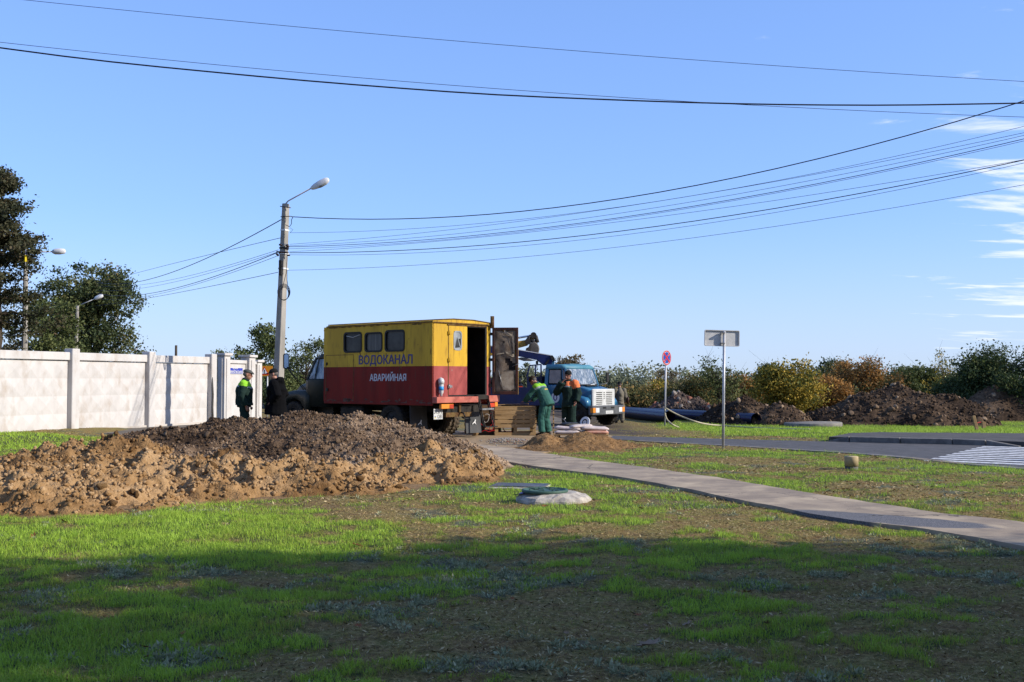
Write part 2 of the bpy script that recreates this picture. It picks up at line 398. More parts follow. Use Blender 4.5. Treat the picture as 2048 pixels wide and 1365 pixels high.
mat('door_frame', (.04, .022, .018), (.10, .035, .025), 6, .7)
mat('interior', (.012, .010, .009), (.03, .02, .015), 3, .8)
mat('letter_blue', (.075, .065, .20), (.05, .045, .13), 12, .55)
mat('letter_white', (.62, .62, .66), rough=.55)
mat('white_paint', (.78, .78, .78), rough=.4)
mat('plate_white', (.62, .62, .60), rough=.4)
mat('faint_ink', (.42, .42, .41), rough=.5)
mat('plate_ink', (.02, .02, .02), rough=.5)
mat('lamp_red', (.62, .07, .03), rough=.25)
mat('lamp_orange', (.80, .28, .04), rough=.25)
mat('lamp_clear', (.72, .74, .76), rough=.15)
mat('bottle_blue', (.04, .34, .72), rough=.25)
mat('bottle_clear', (.62, .63, .62), rough=.15)
mat('wood', (.46, .30, .145), (.36, .225, .10), 2.5, .75, bump=.25, bscale=25, c3=(.19, .11, .05), s3=6, a3=(.66, .74), stretch=(.6, 3, 6))
mat('wood_old', (.24, .155, .085), (.14, .09, .05), 3, .85, bump=.3, bscale=20, stretch=(.6, 3, 6))
mat('zil_blue', (.035, .165, .30), (.028, .13, .25), 2, .38, coat=.3, c3=(.08, .16, .22), s3=6, a3=(.62, .78))
mat('zil_roof', (.09, .26, .34), (.07, .22, .30), 2, .45)
mat('navy', (.012, .022, .105), (.009, .016, .07), 3, .45)
mat('navy_dark', (.006, .010, .045), (.010, .012, .03), 3, .55)
mat('grille_white', (.66, .66, .64), (.55, .55, .53), 6, .5)
mat('bumper_grey', (.12, .125, .13), (.08, .083, .088), 5, .55)
mat('wind_glass', (.10, .14, .19), (.46, .50, .54), 5, .12, lo=.45, hi=.68, stretch=(3, 3, .5), spec=.8)
mat('side_glass', (.34, .27, .24), (.24, .19, .17), 3, .2)
mat('dark_cabin', (.02, .02, .022), rough=.8)
mat('exc_yellow', (.52, .29, .05), (.42, .23, .045), 4, .5, c3=(.14, .08, .03), s3=10, a3=(.62, .72))
mat('exc_black', (.03, .026, .023), (.055, .045, .038), 6, .6)
mat('bucket', (.17, .145, .125), (.09, .078, .068), 5, .6, bump=.2)
mat('dark_car', (.015, .015, .017), rough=.35)
mat('pipe_blue', (.009, .012, .05), (.013, .015, .04), 3, .35)
mat('pipe_stripe', (.03, .045, .32), rough=.4)
mat('sign_blue', (.015, .07, .38), rough=.4)
mat('sign_red', (.60, .02, .02), rough=.4)
mat('street_blue', (.035, .055, .42), rough=.4)
mat('sign_orange', (.72, .27, .015), rough=.5)
mat('sign_back', (.72, .71, .69), (.62, .61, .60), 9, .55, metal=.1)
mat('manhole_green', (.045, .105, .08), (.07, .13, .10), 8, .55, bump=.2, bscale=60)
mat('manhole_dark', (.02, .045, .035), rough=.7)
mat('hatch_dark', (.05, .052, .058), (.12, .11, .10), 6, .4, bump=.3)
mat('sack', (.70, .60, .56), (.60, .50, .46), 4, .55, bump=.35, bscale=14)
mat('sack_print', (.56, .20, .11), (.62, .36, .26), 14, .6, lo=.3, hi=.6, stretch=(1, 4, 1))
mat('plastic_dark', (.02, .022, .02), (.05, .045, .04), 8, .45, bump=.6, bscale=9)
mat('flange', (.80, .80, .79), rough=.35)
mat('hose_red', (.52, .02, .02), rough=.45)
mat('hose_white', (.66, .62, .56), rough=.5)
mat('rope_pale', (.55, .50, .36), (.42, .36, .22), 20, .7)
mat('wire_black', (.015, .015, .022), rough=.6)
mat('wire_thin', (.035, .04, .11), rough=.6)
mat('insulator', (.04, .02, .015), rough=.3)
mat('brick_red', (.34, .12, .07), (.25, .10, .06), 8, .85)
mat('lamp_white', (.74, .74, .76), rough=.35)
mat('lamp_arm', (.56, .49, .48), rough=.5)
mat('flag_blue', (.01, .06, .32), rough=.7)
mat('flag_yellow', (.72, .55, .02), rough=.7)
mat('skin', (.44, .22, .15), (.40, .18, .12), 12, .55, spec=.4)
mat('skin_shade', (.30, .13, .09), (.36, .18, .12), 12, .55, spec=.4)
mat('hair_grey', (.12, .11, .10), rough=.9)
mat('eye', (.02, .015, .012), rough=.3)
mat('green_cloth', (.042, .135, .105), (.032, .105, .084), 5, .85, bump=.35, bscale=9, bdist=.03, spec=.15)
mat('green_dark', (.014, .034, .027), (.010, .026, .022), 5, .85, bump=.35, bscale=9, bdist=.03, spec=.15)
mat('lime', (.30, .66, .04), (.24, .54, .035), 5, .8, bump=.25, bscale=9, bdist=.03, spec=.15)
mat('orange_cloth', (.86, .24, .09), (.76, .20, .07), 5, .8, bump=.3, bscale=9, bdist=.03, spec=.15)
mat('reflective', (.30, .33, .34), (.22, .25, .25), 20, .4)
mat('black_cloth', (.004, .004, .005), rough=.95, spec=.08, bump=.3, bscale=9, bdist=.03)
mat('jeans', (.012, .018, .065), (.016, .022, .055), 8, .9, bump=.3, bscale=10, spec=.15)
mat('cap_grey', (.075, .08, .075), (.055, .06, .058), 12, .85)
mat('cap_black', (.008, .008, .008), rough=.9)
mat('cap_brown', (.05, .032, .016), (.035, .022, .012), 10, .9)
mat('beige_cloth', (.20, .175, .13), (.15, .13, .10), 5, .85, bump=.3, bscale=9, bdist=.03, spec=.15)
mat('boot', (.012, .011, .010), (.03, .025, .02), 8, .7)
mat('leather', (.06, .025, .015), rough=.5)
mat('gold_thread', (.42, .30, .05), rough=.6)
mat('bark', (.055, .042, .032), (.09, .07, .052), 8, .95, bump=.6, bscale=25, stretch=(1, 1, .3))
mat('bark_pale', (.15, .12, .09), (.09, .07, .055), 8, .95, bump=.5, bscale=25, stretch=(1, 1, .3))
mat('dry_leaf', (.32, .105, .03), (.20, .075, .03), 30, .8)
mat('dry_leaf_pale', (.34, .24, .15), (.26, .17, .11), 30, .8)
add_cracks('asphalt', .5, .02); add_cracks('asphalt_dusty', .8, .015); add_cracks('pave_far', .7, .02)
# ------------------------------------------------------------------ plan of the place (world metres)
def GP(l): return [(p.x, p.y) for p in (G(*q) for q in l)]
path_near = GP([(940, 916), (977, 921), (1060, 936), (1133, 946), (1230, 958), (1300, 970), (1400, 989), (1453, 1001), (1541, 1018), (1621, 1035), (1702, 1048), (1848, 1066), (1957, 1084), (2048, 1102), (2250, 1140), (2600, 1210)])
path_far = GP([(960, 893), (1043, 903), (1085, 910), (1180, 925), (1300, 941), (1430, 960), (1592, 988), (1738, 1011), (1884, 1034), (2030, 1050), (2250, 1082), (2600, 1135)])
path_poly = path_near + path_far[::-1]
road_near = GP([(900, 866), (1100, 873), (1215, 879), (1280, 883), (1444, 891.5), (1588, 900), (1720, 908), (1827, 917), (1945, 930), (2048, 938), (2300, 958), (2700, 985)])
road_far = GP([(900, 862), (1100, 867), (1230, 872.5), (1280, 874.5), (1444, 879), (1640, 884), (1700, 885.5), (1905, 890.5), (1972, 892.5), (2048, 895.5), (2300, 906), (2700, 920)])
road_poly = road_near + road_far[::-1]
apron_poly = GP([(800, 872), (870, 868), (1000, 862), (1100, 864), (1222, 873), (1222, 881), (1150, 893), (1085, 908), (1040, 905), (960, 897), (940, 918), (850, 908)])
side_poly = [(-10.3, 28.2), (-8, 26.0), (-3, 25.6), (-1.2, 27), (.2, 28.8), (3.2, 30.2), (3.3, 40), (1.5, 60), (-6, 130), (-22, 130), (-15.5, 62), (-11.8, 45), (-9.9, 39.0), (-10.6, 36.0)]
walk_poly = GP([(60, 872), (215, 869), (262, 872), (408, 860), (432, 856), (520, 848)]) + [(-9.9, 39.5), (-10.7, 38.7), (-12.0, 35.9), (-13.1, 32.7)]
far_walk = GP([(1658, 884), (1700, 884.6), (1905, 889.6), (1972, 891.6), (2048, 894.6), (2300, 905), (2700, 919), (2700, 893), (2300, 880), (2048, 876), (1850, 874.5), (1760, 873.5), (1700, 875.5)])
ALLP = [path_poly, road_poly, apron_poly, side_poly, walk_poly, far_walk]
def on_paving(x, y):
    r = np.zeros(np.shape(x), bool)
    for p in ALLP: r |= inpoly(x, y, p)
    return r
# ---- soil heap relief
def lobe(x, y, cx, cy, rx, ry, a, h, pw=1.0):
    c, s = math.cos(R(a)), math.sin(R(a)); dx = x - cx; dy = y - cy
    u = (dx * c + dy * s) / rx; v = (-dx * s + dy * c) / ry
    return h * np.maximum(0, 1 - (u * u + v * v) ** (pw * .62))
def smax(l, k=14):
    l = np.array(l); m = l.max(0); return m + np.log(np.exp(k * (l - m)).sum(0)) / k - math.log(len(l)) / k * np.exp(-m * 8)
CLAY = [(-8.6, 15.6, 3.4, 3.3, 10, .32), (-6.2, 17.2, 3.2, 3.0, 20, .52), (-4.6, 15.9, 2.9, 1.9, 15, .38), (-3.1, 16.4, 2.1, 1.7, 15, .33), (-10.5, 16.2, 3.5, 3.6, 0, .24), (-6.6, 14.3, 2.6, 1.9, 8, .36),
        (-7.2, 19.3, 2.7, 2.3, 10, .42), (-1.30, 18.5, 1.2, 1.4, 20, .48), (-1.0, 18.9, .9, .9, 0, .34), (-1.8, 17.3, 1.7, 1.4, 10, .30), (-5.6, 13.9, 1.7, 1.4, 20, .26)]
DARK = [(-5.1, 19.8, 2.8, 3.6, 0, .92), (-3.9, 20.0, 2.6, 3.8, 0, 1.02), (-2.8, 19.8, 2.4, 3.5, -10, .96), (-1.9, 19.5, 1.9, 2.6, -20, .74), (-6.3, 19.4, 2.2, 2.9, 0, .74), (-1.3, 18.9, 1.2, 1.6, -20, .42)]
def clay_z(x, y, det=True):
    z = smax([lobe(x, y, *l) for l in CLAY])
    if det:
        e = sst(.0, .12, z); n = fbm(x * 1.5, y * 1.5, 3, 5) - .5; n2 = fbm(x * 5, y * 5, 4, 9, .6) - .5; r = 1 - np.abs(2 * fbm(x * 2.6, y * 2.6, 3, 31) - 1)
        z = z + e * (.50 * n + .36 * n2 + .22 * (r - .78)) - .03
    else: z = z - .03
    return z
def dark_z(x, y, det=True):
    z = smax([lobe(x, y, *l) for l in DARK])
    if det:
        e = sst(.0, .15, z); n = fbm(x * 1.3, y * 1.3, 3, 55) - .5; n2 = fbm(x * 6, y * 6, 4, 59, .65) - .5
        z = z + e * (.24 * n + .19 * n2) - .03
    else: z = z - .03
    return z
def heap_any(x, y): return np.maximum(clay_z(x, y, False), dark_z(x, y, False))
SAND = [(1.75, 25.6, 1.1, 1.3, 0, .40), (.80, 25.6, .62, 1.1, 0, .38), (1.3, 24.4, 1.4, 1.0, 0, .17), (2.3, 25.5, 1.3, .9, 0, .20), (.6, 24.7, .9, .9, 0, .12)]
def sand_z(x, y):
    z = smax([lobe(x, y, *l) for l in SAND], 20)
    return z + sst(0, .06, z) * (.10 * (fbm(x * 4, y * 4, 4, 77) - .5) + .05 * (fbm(x * 14, y * 14, 2, 79) - .5)) - .02
def edge_dist(x, y):
    """metres outside the paving, roughly (0 on it)"""
    d = np.full(np.shape(x), 9.0)
    for p in (path_poly, road_poly, apron_poly):
        for i in range(len(p)):
            ax, ay = p[i]; bx, by = p[(i + 1) % len(p)]; ex, ey = bx - ax, by - ay; L = ex * ex + ey * ey + 1e-9
            t = np.clip(((x - ax) * ex + (y - ay) * ey) / L, 0, 1); d = np.minimum(d, np.hypot(x - ax - t * ex, y - ay - t * ey))
    return np.where(on_paving(x, y), 0, d)
# cover: 0 bare litter .. 1 lush grass ; weed: grey wormwood
def cover(x, y):
    n = fbm(x * .55 + 3, y * .8, 4, 101) ; n2 = fbm(x * 2.2, y * 3.2, 3, 111)
    c = .60 + (n - .5) * 1.7 + (n2 - .5) * 1.5 + (fbm(x * 8, y * 9, 2, 121) - .5) * .9
    c += .42 * sst(.5, -3.0, x) * sst(14.5, 11, y)                   # lush in front of the heap
    c += .42 * np.exp(-(((x - 1.0) / 1.7) ** 2 + ((y - 17.0) / 1.6) ** 2))
    c -= .15 * np.exp(-(((x + 1.0) / 2.0) ** 2 + ((y - 13.2) / 2.0) ** 2))
    c += .35 * sst(20, 22, y) * sst(-6, -8, x)
    strip = (y > 14) & (x > 2.5) & (y < 31)
    c = np.where(strip, c - .10 + .30 * np.exp(-((y - (27.5 - 1.0 * (x - 3)) + 3.0) / 1.1) ** 2), c)
    c = np.where(y > 30, .95 + (n2 - .5) * .5 - .9 * sst(7.0, 4.2, x) - .5 * sst(43, 50, y), c)
    c = np.where((y < 10) & (y > 3), c + .02, c)
    c -= .34 * sst(10.2, 8.8, y)
    c -= .5 * sst(.22, .0, edge_dist(x, y)) * (y < 30)
    return np.clip(c, 0, 1)
def weed(x, y):
    return sst(.56, .66, fbm(x * .9 + 40, y * 1.3 + 7, 3, 201)) * sst(.42, .6, fbm(x * 3.1, y * 4, 3, 205))
def berm(x, y): return .12 * sst(-11.6, -13, x) * sst(25, 28, y) * sst(36, 33, y)
def ground_z(x, y):
    n = (fbm(x * 1.1, y * 1.1, 3, 301) - .5) * .10 + (fbm(x * 6, y * 6, 3, 307) - .5) * .035
    k = sst(.0, .5, edge_dist(x, y)) * sst(60, 34, y) * sst(-16, -14, x)
    return base_z(x, y) + n * k + berm(x, y)
def axis(a, b, st, far, g=1.22):
    l = list(np.arange(a, b + st, st)); s = st; p = l[-1]
    while p < far[1]: s *= g; p += s; l.append(p)
    s = st; p = l[0]; q = []
    while p > far[0]: s *= g; p -= s; q.append(p)
    return np.array(q[::-1] + l)
xs = axis(-13, 17, .10, (-4000, 4000)); ys = axis(4.6, 32, .085, (-400, 6000))
X, Y = np.meshgrid(xs, ys); Z = ground_z(X, Y)
C = cover(X, Y); W = weed(X, Y); C = np.clip(C - .15 * W, 0, 1)
clod = sst(.5, -.25, heap_any(X, Y) * 0 + 1)  # placeholder keeps shape
mud = sst(.10, -.02, -heap_any(X, Y) + .0) * 0
sp_ = (fbm(X * 2, Y * 2, 4, 401) - .5) * .25
soil = sst(-.035, .02, heap_any(X, Y) + sp_ * .06) * sst(12.0, 12.4, Y) + .8 * np.exp(-(((X + 4.0) / 2.6) ** 2 + ((Y - 13.6) / .75) ** 2)) * sst(.35, .6, fbm(X * 1.5, Y * 2, 3, 409))
soil = np.clip(soil + .9 * sst(.0, -.9, (np.hypot((X - 1.2) / 2.4, (Y - 25.3) / 1.9) - 1)) + .55 * sst(.5, 0, np.abs(X + .1)) * sst(1.3, .2, np.abs(Y - 19.0)), 0, 1)
dirtfar = sst(5.5, 3.6, X) * sst(31, 32, Y) * sst(1, 2.5, X)
nx, ny = len(xs), len(ys)
I = np.arange(nx * ny).reshape(ny, nx)
Q = np.stack([I[:-1, :-1], I[:-1, 1:], I[1:, 1:], I[1:, :-1]], -1).reshape(-1, 4)
m = bpy.data.materials.new('ground_cover'); m.use_nodes = True; MATS['ground_cover'] = m
t = m.node_tree; b = t.nodes['Principled BSDF']; b.inputs['Roughness'].default_value = .95; b.inputs['Specular IOR Level'].default_value = .15
def TN(k, **a):
    n = t.nodes.new(k)
    for q, v in a.items(): setattr(n, q, v)
    return n
co = TN('ShaderNodeTexCoord')
def tnoise(s, d=8, r=.65):
    n = TN('ShaderNodeTexNoise'); n.inputs['Scale'].default_value = s; n.inputs['Detail'].default_value = d; n.inputs['Roughness'].default_value = r
    t.links.new(co.outputs['Object'], n.inputs['Vector']); return n.outputs[0]
def tramp(src, stops):
    r = TN('ShaderNodeValToRGB'); e = r.color_ramp.elements
    while len(e) < len(stops): e.new(.5)
    for i, (p, c) in enumerate(stops): e[i].position = p; e[i].color = (*kc(c), 1)
    t.links.new(src, r.inputs[0]); return r.outputs[0]
def tmix(f, a, bb):
    x = TN('ShaderNodeMix', data_type='RGBA')
    t.links.new(f, x.inputs[0]); t.links.new(a, x.inputs[6]); t.links.new(bb, x.inputs[7]); return x.outputs[2]
def tattr(n): a = TN('ShaderNodeAttribute'); a.attribute_name = n; return a.outputs['Fac']
litter = tramp(tnoise(22), [(.30, (.050, .036, .014)), (.45, (.19, .135, .048)), (.56, (.35, .255, .095)), (.68, (.52, .39, .17))])
litter2 = tramp(tnoise(3.0, 5), [(.38, (.20, .085, .038)), (.62, (.17, .20, .03))])
xx = TN('ShaderNodeMix', data_type='RGBA'); xx.inputs[0].default_value = .35; t.links.new(litter, xx.inputs[6]); t.links.new(litter2, xx.inputs[7])
green = tramp(tnoise(30), [(.32, (.030, .034, .014)), (.52, (.085, .105, .032)), (.70, (.17, .19, .06))])
greyg = tramp(tnoise(35), [(.35, (.045, .062, .045)), (.6, (.12, .155, .115))])
clayc = tramp(tnoise(9), [(.3, (.15, .090, .045)), (.55, (.30, .185, .088)), (.7, (.36, .235, .12))])
mudc = tramp(tnoise(7), [(.3, (.045, .034, .027)), (.55, (.10, .075, .056)), (.7, (.15, .115, .085))])
c1 = tmix(tattr('cover'), xx.outputs[2], green); c1 = tmix(tattr('weed'), c1, greyg)
c1 = tmix(tattr('mud'), c1, mudc); c1 = tmix(tattr('soil'), c1, clayc)
t.links.new(c1, b.inputs['Base Color'])
bu = TN('ShaderNodeBump'); bu.inputs['Strength'].default_value = .8; bu.inputs['Distance'].default_value = .03
t.links.new(tnoise(28, 8), bu.inputs['Height']); t.links.new(bu.outputs[0], b.inputs['Normal'])
me = npmesh('ground', np.stack([X, Y, Z], -1).reshape(-1, 3), Q, 'ground_cover', {'cover': sst(.38, .75, C).ravel(), 'weed': (W * .8).ravel(), 'soil': soil.ravel(), 'mud': np.clip(dirtfar, 0, 1).ravel()}, smooth=True)
g = obj('ground', me); g['kind'] = 'structure'
# ---- sheets on the ground
def strip_poly(poly, z, thick, name, m, parent=None, kind='structure', follow=True):
    bm = bmesh.new()
    vs = [bm.verts.new((x, y, (float(base_z(x, y)) if follow else 0) + z)) for x, y in poly]
    f = bm.faces.new(vs)
    if f.normal.z < 0: f.normal_flip()
    bm.normal_update()
    if f.normal.z < 0: f.normal_flip()
    r = bmesh.ops.extrude_face_region(bm, geom=[f])
    for v in [q for q in r['geom'] if isinstance(q, bmesh.types.BMVert)]: v.co.z += 0
    for v in vs: v.co.z -= thick
    bmesh.ops.triangulate(bm, faces=[q for q in bm.faces if len(q.verts) > 4])
    bmesh.ops.recalc_face_normals(bm, faces=bm.faces)
    mm = bpy.data.meshes.new(name); bm.to_mesh(mm); bm.free(); mm.materials.append(MATS[m])
    o = obj(name, mm, parent)
    if kind: o['kind'] = kind
    return o
def resample(pl, st):
    o = [];
    for i in range(len(pl) - 1):
        a = np.array(pl[i]); c = np.array(pl[i + 1]); n = max(1, int(np.hypot(*(c - a)) / st))
        for k in range(n): o.append(tuple(a + (c - a) * k / n))
    o.append(pl[-1]); return o
def jag(pl, amp, s):
    return [(x + (float(vn(x * 4, y * 4, s)) - .5) * amp, y + (float(vn(x * 4 + 9, y * 4, s)) - .5) * amp) for x, y in pl]
pn = jag(resample(path_near, .22), .05, 5); pf = jag(resample(path_far, .25), .10, 6)
# footpath with a wet patch of its own colour
mw = mat('footpath', (.42, .33, .235), (.30, .235, .175), 2.2, .88, bump=.5, bscale=150, c3=(.56, .44, .30), s3=1.3, a3=(.5, .66), bdist=.006)
t = mw.node_tree; b = t.nodes['Principled BSDF']; co = TN('ShaderNodeTexCoord')
def wet_mask(cx, cy, rx, ry, rot):
    mpn = TN('ShaderNodeMapping', vector_type='TEXTURE'); mpn.inputs['Location'].default_value = (cx, cy, 0); mpn.inputs['Rotation'].default_value = (0, 0, rot); mpn.inputs['Scale'].default_value = (rx, ry, 1)
    nn = TN('ShaderNodeTexNoise'); nn.inputs['Scale'].default_value = 1.6; nn.inputs['Detail'].default_value = 5; t.links.new(co.outputs['Object'], nn.inputs[0])
    t.links.new(co.outputs['Object'], mpn.inputs[0]); L = TN('ShaderNodeVectorMath', operation='LENGTH')
    fl = TN('ShaderNodeVectorMath', operation='MULTIPLY'); fl.inputs[1].default_value = (1, 1, 0); t.links.new(mpn.outputs[0], fl.inputs[0]); t.links.new(fl.outputs[0], L.inputs[0])
    a = TN('ShaderNodeMath', operation='MULTIPLY_ADD'); t.links.new(nn.outputs[0], a.inputs[0]); a.inputs[1].default_value = .9; t.links.new(L.outputs['Value'], a.inputs[2])
    r = TN('ShaderNodeMapRange'); r.inputs[1].default_value = 1.42; r.inputs[2].default_value = 1.30; r.inputs[3].default_value = 0; r.inputs[4].default_value = 1; t.links.new(a.outputs[0], r.inputs[0]); return r.outputs[0]
wp = G(1770, 1047); wq = G(1600, 1020)
wm = wet_mask(wp.x - .05, wp.y + .05, 1.35, .42, math.atan2(-.62, .78))
prev = b.inputs['Base Color'].links[0].from_socket
wn = TN('ShaderNodeTexNoise'); wn.inputs['Scale'].default_value = 190; t.links.new(co.outputs['Object'], wn.inputs[0])
wr = TN('ShaderNodeValToRGB'); wr.color_ramp.elements[0].position = .42; wr.color_ramp.elements[0].color = (.045, .045, .052, 1); wr.color_ramp.elements[1].position = .68; wr.color_ramp.elements[1].color = (.24, .23, .23, 1); t.links.new(wn.outputs[0], wr.inputs[0])
t.links.new(tmix(wm, prev, wr.outputs[0]), b.inputs['Base Color'])
add_cracks('footpath', .55, .012)
strip_poly(pn + pf[::-1], .045, .10, 'footpath', 'footpath')
road = strip_poly(road_poly, .012, .10, 'road', 'asphalt')
strip_poly(jag(resample(apron_poly + [apron_poly[0]], .4)[:-1], .35, 9), .022, .06, 'dirt_apron', 'sandy_dirt')
strip_poly(side_poly, .006, .05, 'side_road', 'asphalt_dusty')
strip_poly(jag(resample(walk_poly + [walk_poly[0]], .5)[:-1], .12, 19), .03, .08, 'pavement', 'asphalt_dusty')
fw = strip_poly(far_walk, .125, .2, 'far_pavement', 'pave_far')
# near kerb strip of the road (flush, one stone per metre)
def offset_pt(pl, i, d):
    a = np.array(pl[max(i - 1, 0)]); c = np.array(pl[min(i + 1, len(pl) - 1)]); v = (c - a) / np.hypot(*(c - a)); return (pl[i][0] + v[1] * d, pl[i][1] - v[0] * d)
rn = resample([p for p in road_near if p[0] > 3.0], 1.0)
for i in range(len(rn) - 1):
    a, c = rn[i], rn[i + 1]; n = len(rn)
    q = [a, c, offset_pt(rn, i + 1, .24), offset_pt(rn, i, .24)]
    d = Vector((c[0] - a[0], c[1] - a[1])).normalized() * .008
    q = [(q[0][0] + d.x, q[0][1] + d.y), (q[1][0] - d.x, q[1][1] - d.y), (q[2][0] - d.x, q[2][1] - d.y), (q[3][0] + d.x, q[3][1] + d.y)]
    strip_poly(q, .022 + .004 * random.random(), .08, 'kerb_stone', 'kerb' if i % 3 else 'dust_verge', road, None)
# raised far kerb: real step, ramped ends
fk = GP([(1656, 884), (1699, 885.4), (1801, 888.1), (1905, 890.4), (1972, 892.4), (2040, 895.3)]); hk = [.03, .15, .15, .15, .14, .03]
for i in range(5):
    a = Vector((*fk[i], 0)); c = Vector((*fk[i + 1], 0)); d = (c - a).normalized(); n = Vector((d.y, -d.x, 0)); a += d * .012; c -= d * .012
    mb = MB(); b0 = float(base_z(a.x, a.y)); w = .16
    vs = [a + n * .03, c + n * .03, c - n * (w - .03), a - n * (w - .03)]
    mb.add([(p.x, p.y, b0 - .1) for p in vs] + [(p.x, p.y, b0 + h) for p, h in zip(vs, (hk[i], hk[i + 1], hk[i + 1], hk[i]))], [(0, 1, 2, 3), (4, 5, 6, 7), (0, 1, 5, 4), (1, 2, 6, 5), (2, 3, 7, 6), (3, 0, 4, 7)])
    mb.build('kerb_stone', 'kerb', fw, bevel=.012)
# zebra stripes
zb0 = Vector((*GP([(1862, 919.5)])[0], 0)); zb1 = Vector((*GP([(1968, 893.6)])[0], 0)); zd = (zb1 - zb0); zl = zd.length; zd.normalize(); zr = Vector((zd.y, -zd.x, 0))
for i in range(10):
    s = -.62 + i * (zl + .62) / 9.6; p = zb0 + zd * s; sh = -.25 * max(0, -s)
    q = [p, p + zr * 4.0, p + zr * 4.0 + zd * .30, p + zd * .30]
    q = [(v.x, v.y) for v in q]
    strip_poly(q, .017, .003, 'crosswalk_stripe', 'road_paint', road, None)
mb = MB(); a = G(1300, 877.5); 
# ------------------------------------------------------------------ rock shapes and scatter
def rock_shape(sub, seed, flat=.75):
    bm = bmesh.new(); bmesh.ops.create_icosphere(bm, subdivisions=sub, radius=1); r = np.random.default_rng(seed)
    sc = r.uniform(.65, 1.15, 3) * np.array([1, 1, flat]); pl = [(Vector(r.normal(size=3)).normalized(), r.uniform(.35, .72)) for _ in range(9)]
    for v in bm.verts:
        for n, d in pl:
            k = v.co.dot(n)
            if k > d: v.co -= n * (k - d)
        v.co = Vector((v.co.x * sc[0], v.co.y * sc[1], v.co.z * sc[2])) * float(r.uniform(.9, 1.1))
    V = np.array([v.co[:] for v in bm.verts]); Fc = np.array([[v.index for v in f.verts] for f in bm.faces]); bm.free(); return V, Fc
RK1 = [rock_shape(1, i) for i in range(6)]; RK2 = [rock_shape(2, 20 + i) for i in range(5)]
def scatter(shapes, P3, S, tint, seed=0, squash=None):
    r = np.random.default_rng(seed); n = len(P3); VV = []; FF = []; TT = []; off = 0; pick = r.integers(0, len(shapes), n)
    for k, (V, Fc) in enumerate(shapes):
        id = np.where(pick == k)[0]
        if not len(id): continue
        q = r.normal(size=(len(id), 4)); q /= np.linalg.norm(q, axis=1)[:, None]; w, x, y, z = q.T
        M = np.stack([1 - 2 * (y * y + z * z), 2 * (x * y - z * w), 2 * (x * z + y * w), 2 * (x * y + z * w), 1 - 2 * (x * x + z * z), 2 * (y * z - x * w), 2 * (x * z - y * w), 2 * (y * z + x * w), 1 - 2 * (x * x + y * y)], -1).reshape(-1, 3, 3)
        o = np.einsum('nij,vj->nvi', M, V) * S[id][:, None, None] + P3[id][:, None, :]
        VV.append(o.reshape(-1, 3)); FF.append((Fc[None] + (np.arange(len(id)) * len(V))[:, None, None] + off).reshape(-1, 3)); TT.append(np.repeat(tint[id], len(V))); off += len(id) * len(V)
    return np.concatenate(VV), np.concatenate(FF), np.concatenate(TT)
clay_st = [(0, (.07, .034, .013)), (.3, (.19, .102, .040)), (.6, (.35, .205, .090)), (1, (.52, .34, .18))]
dark_st = [(0, (.034, .021, .013)), (.35, (.128, .082, .050)), (.62, (.25, .170, .108)), (1, (.47, .34, .23))]
attr_mat('clay', clay_st, noise=(9, 1.0), rough=.95, bump=.9, bscale=38, spec=.1, bdist=.03)
attr_mat('dark_soil', dark_st, noise=(8, 1.1), rough=.95, bump=.9, bscale=34, spec=.1, bdist=.03)
attr_mat('rubble', [(0, (.06, .045, .038)), (.4, (.16, .115, .09)), (.62, (.30, .12, .08)), (.8, (.26, .22, .19)), (1, (.36, .33, .29))], rough=.95, spec=.1)
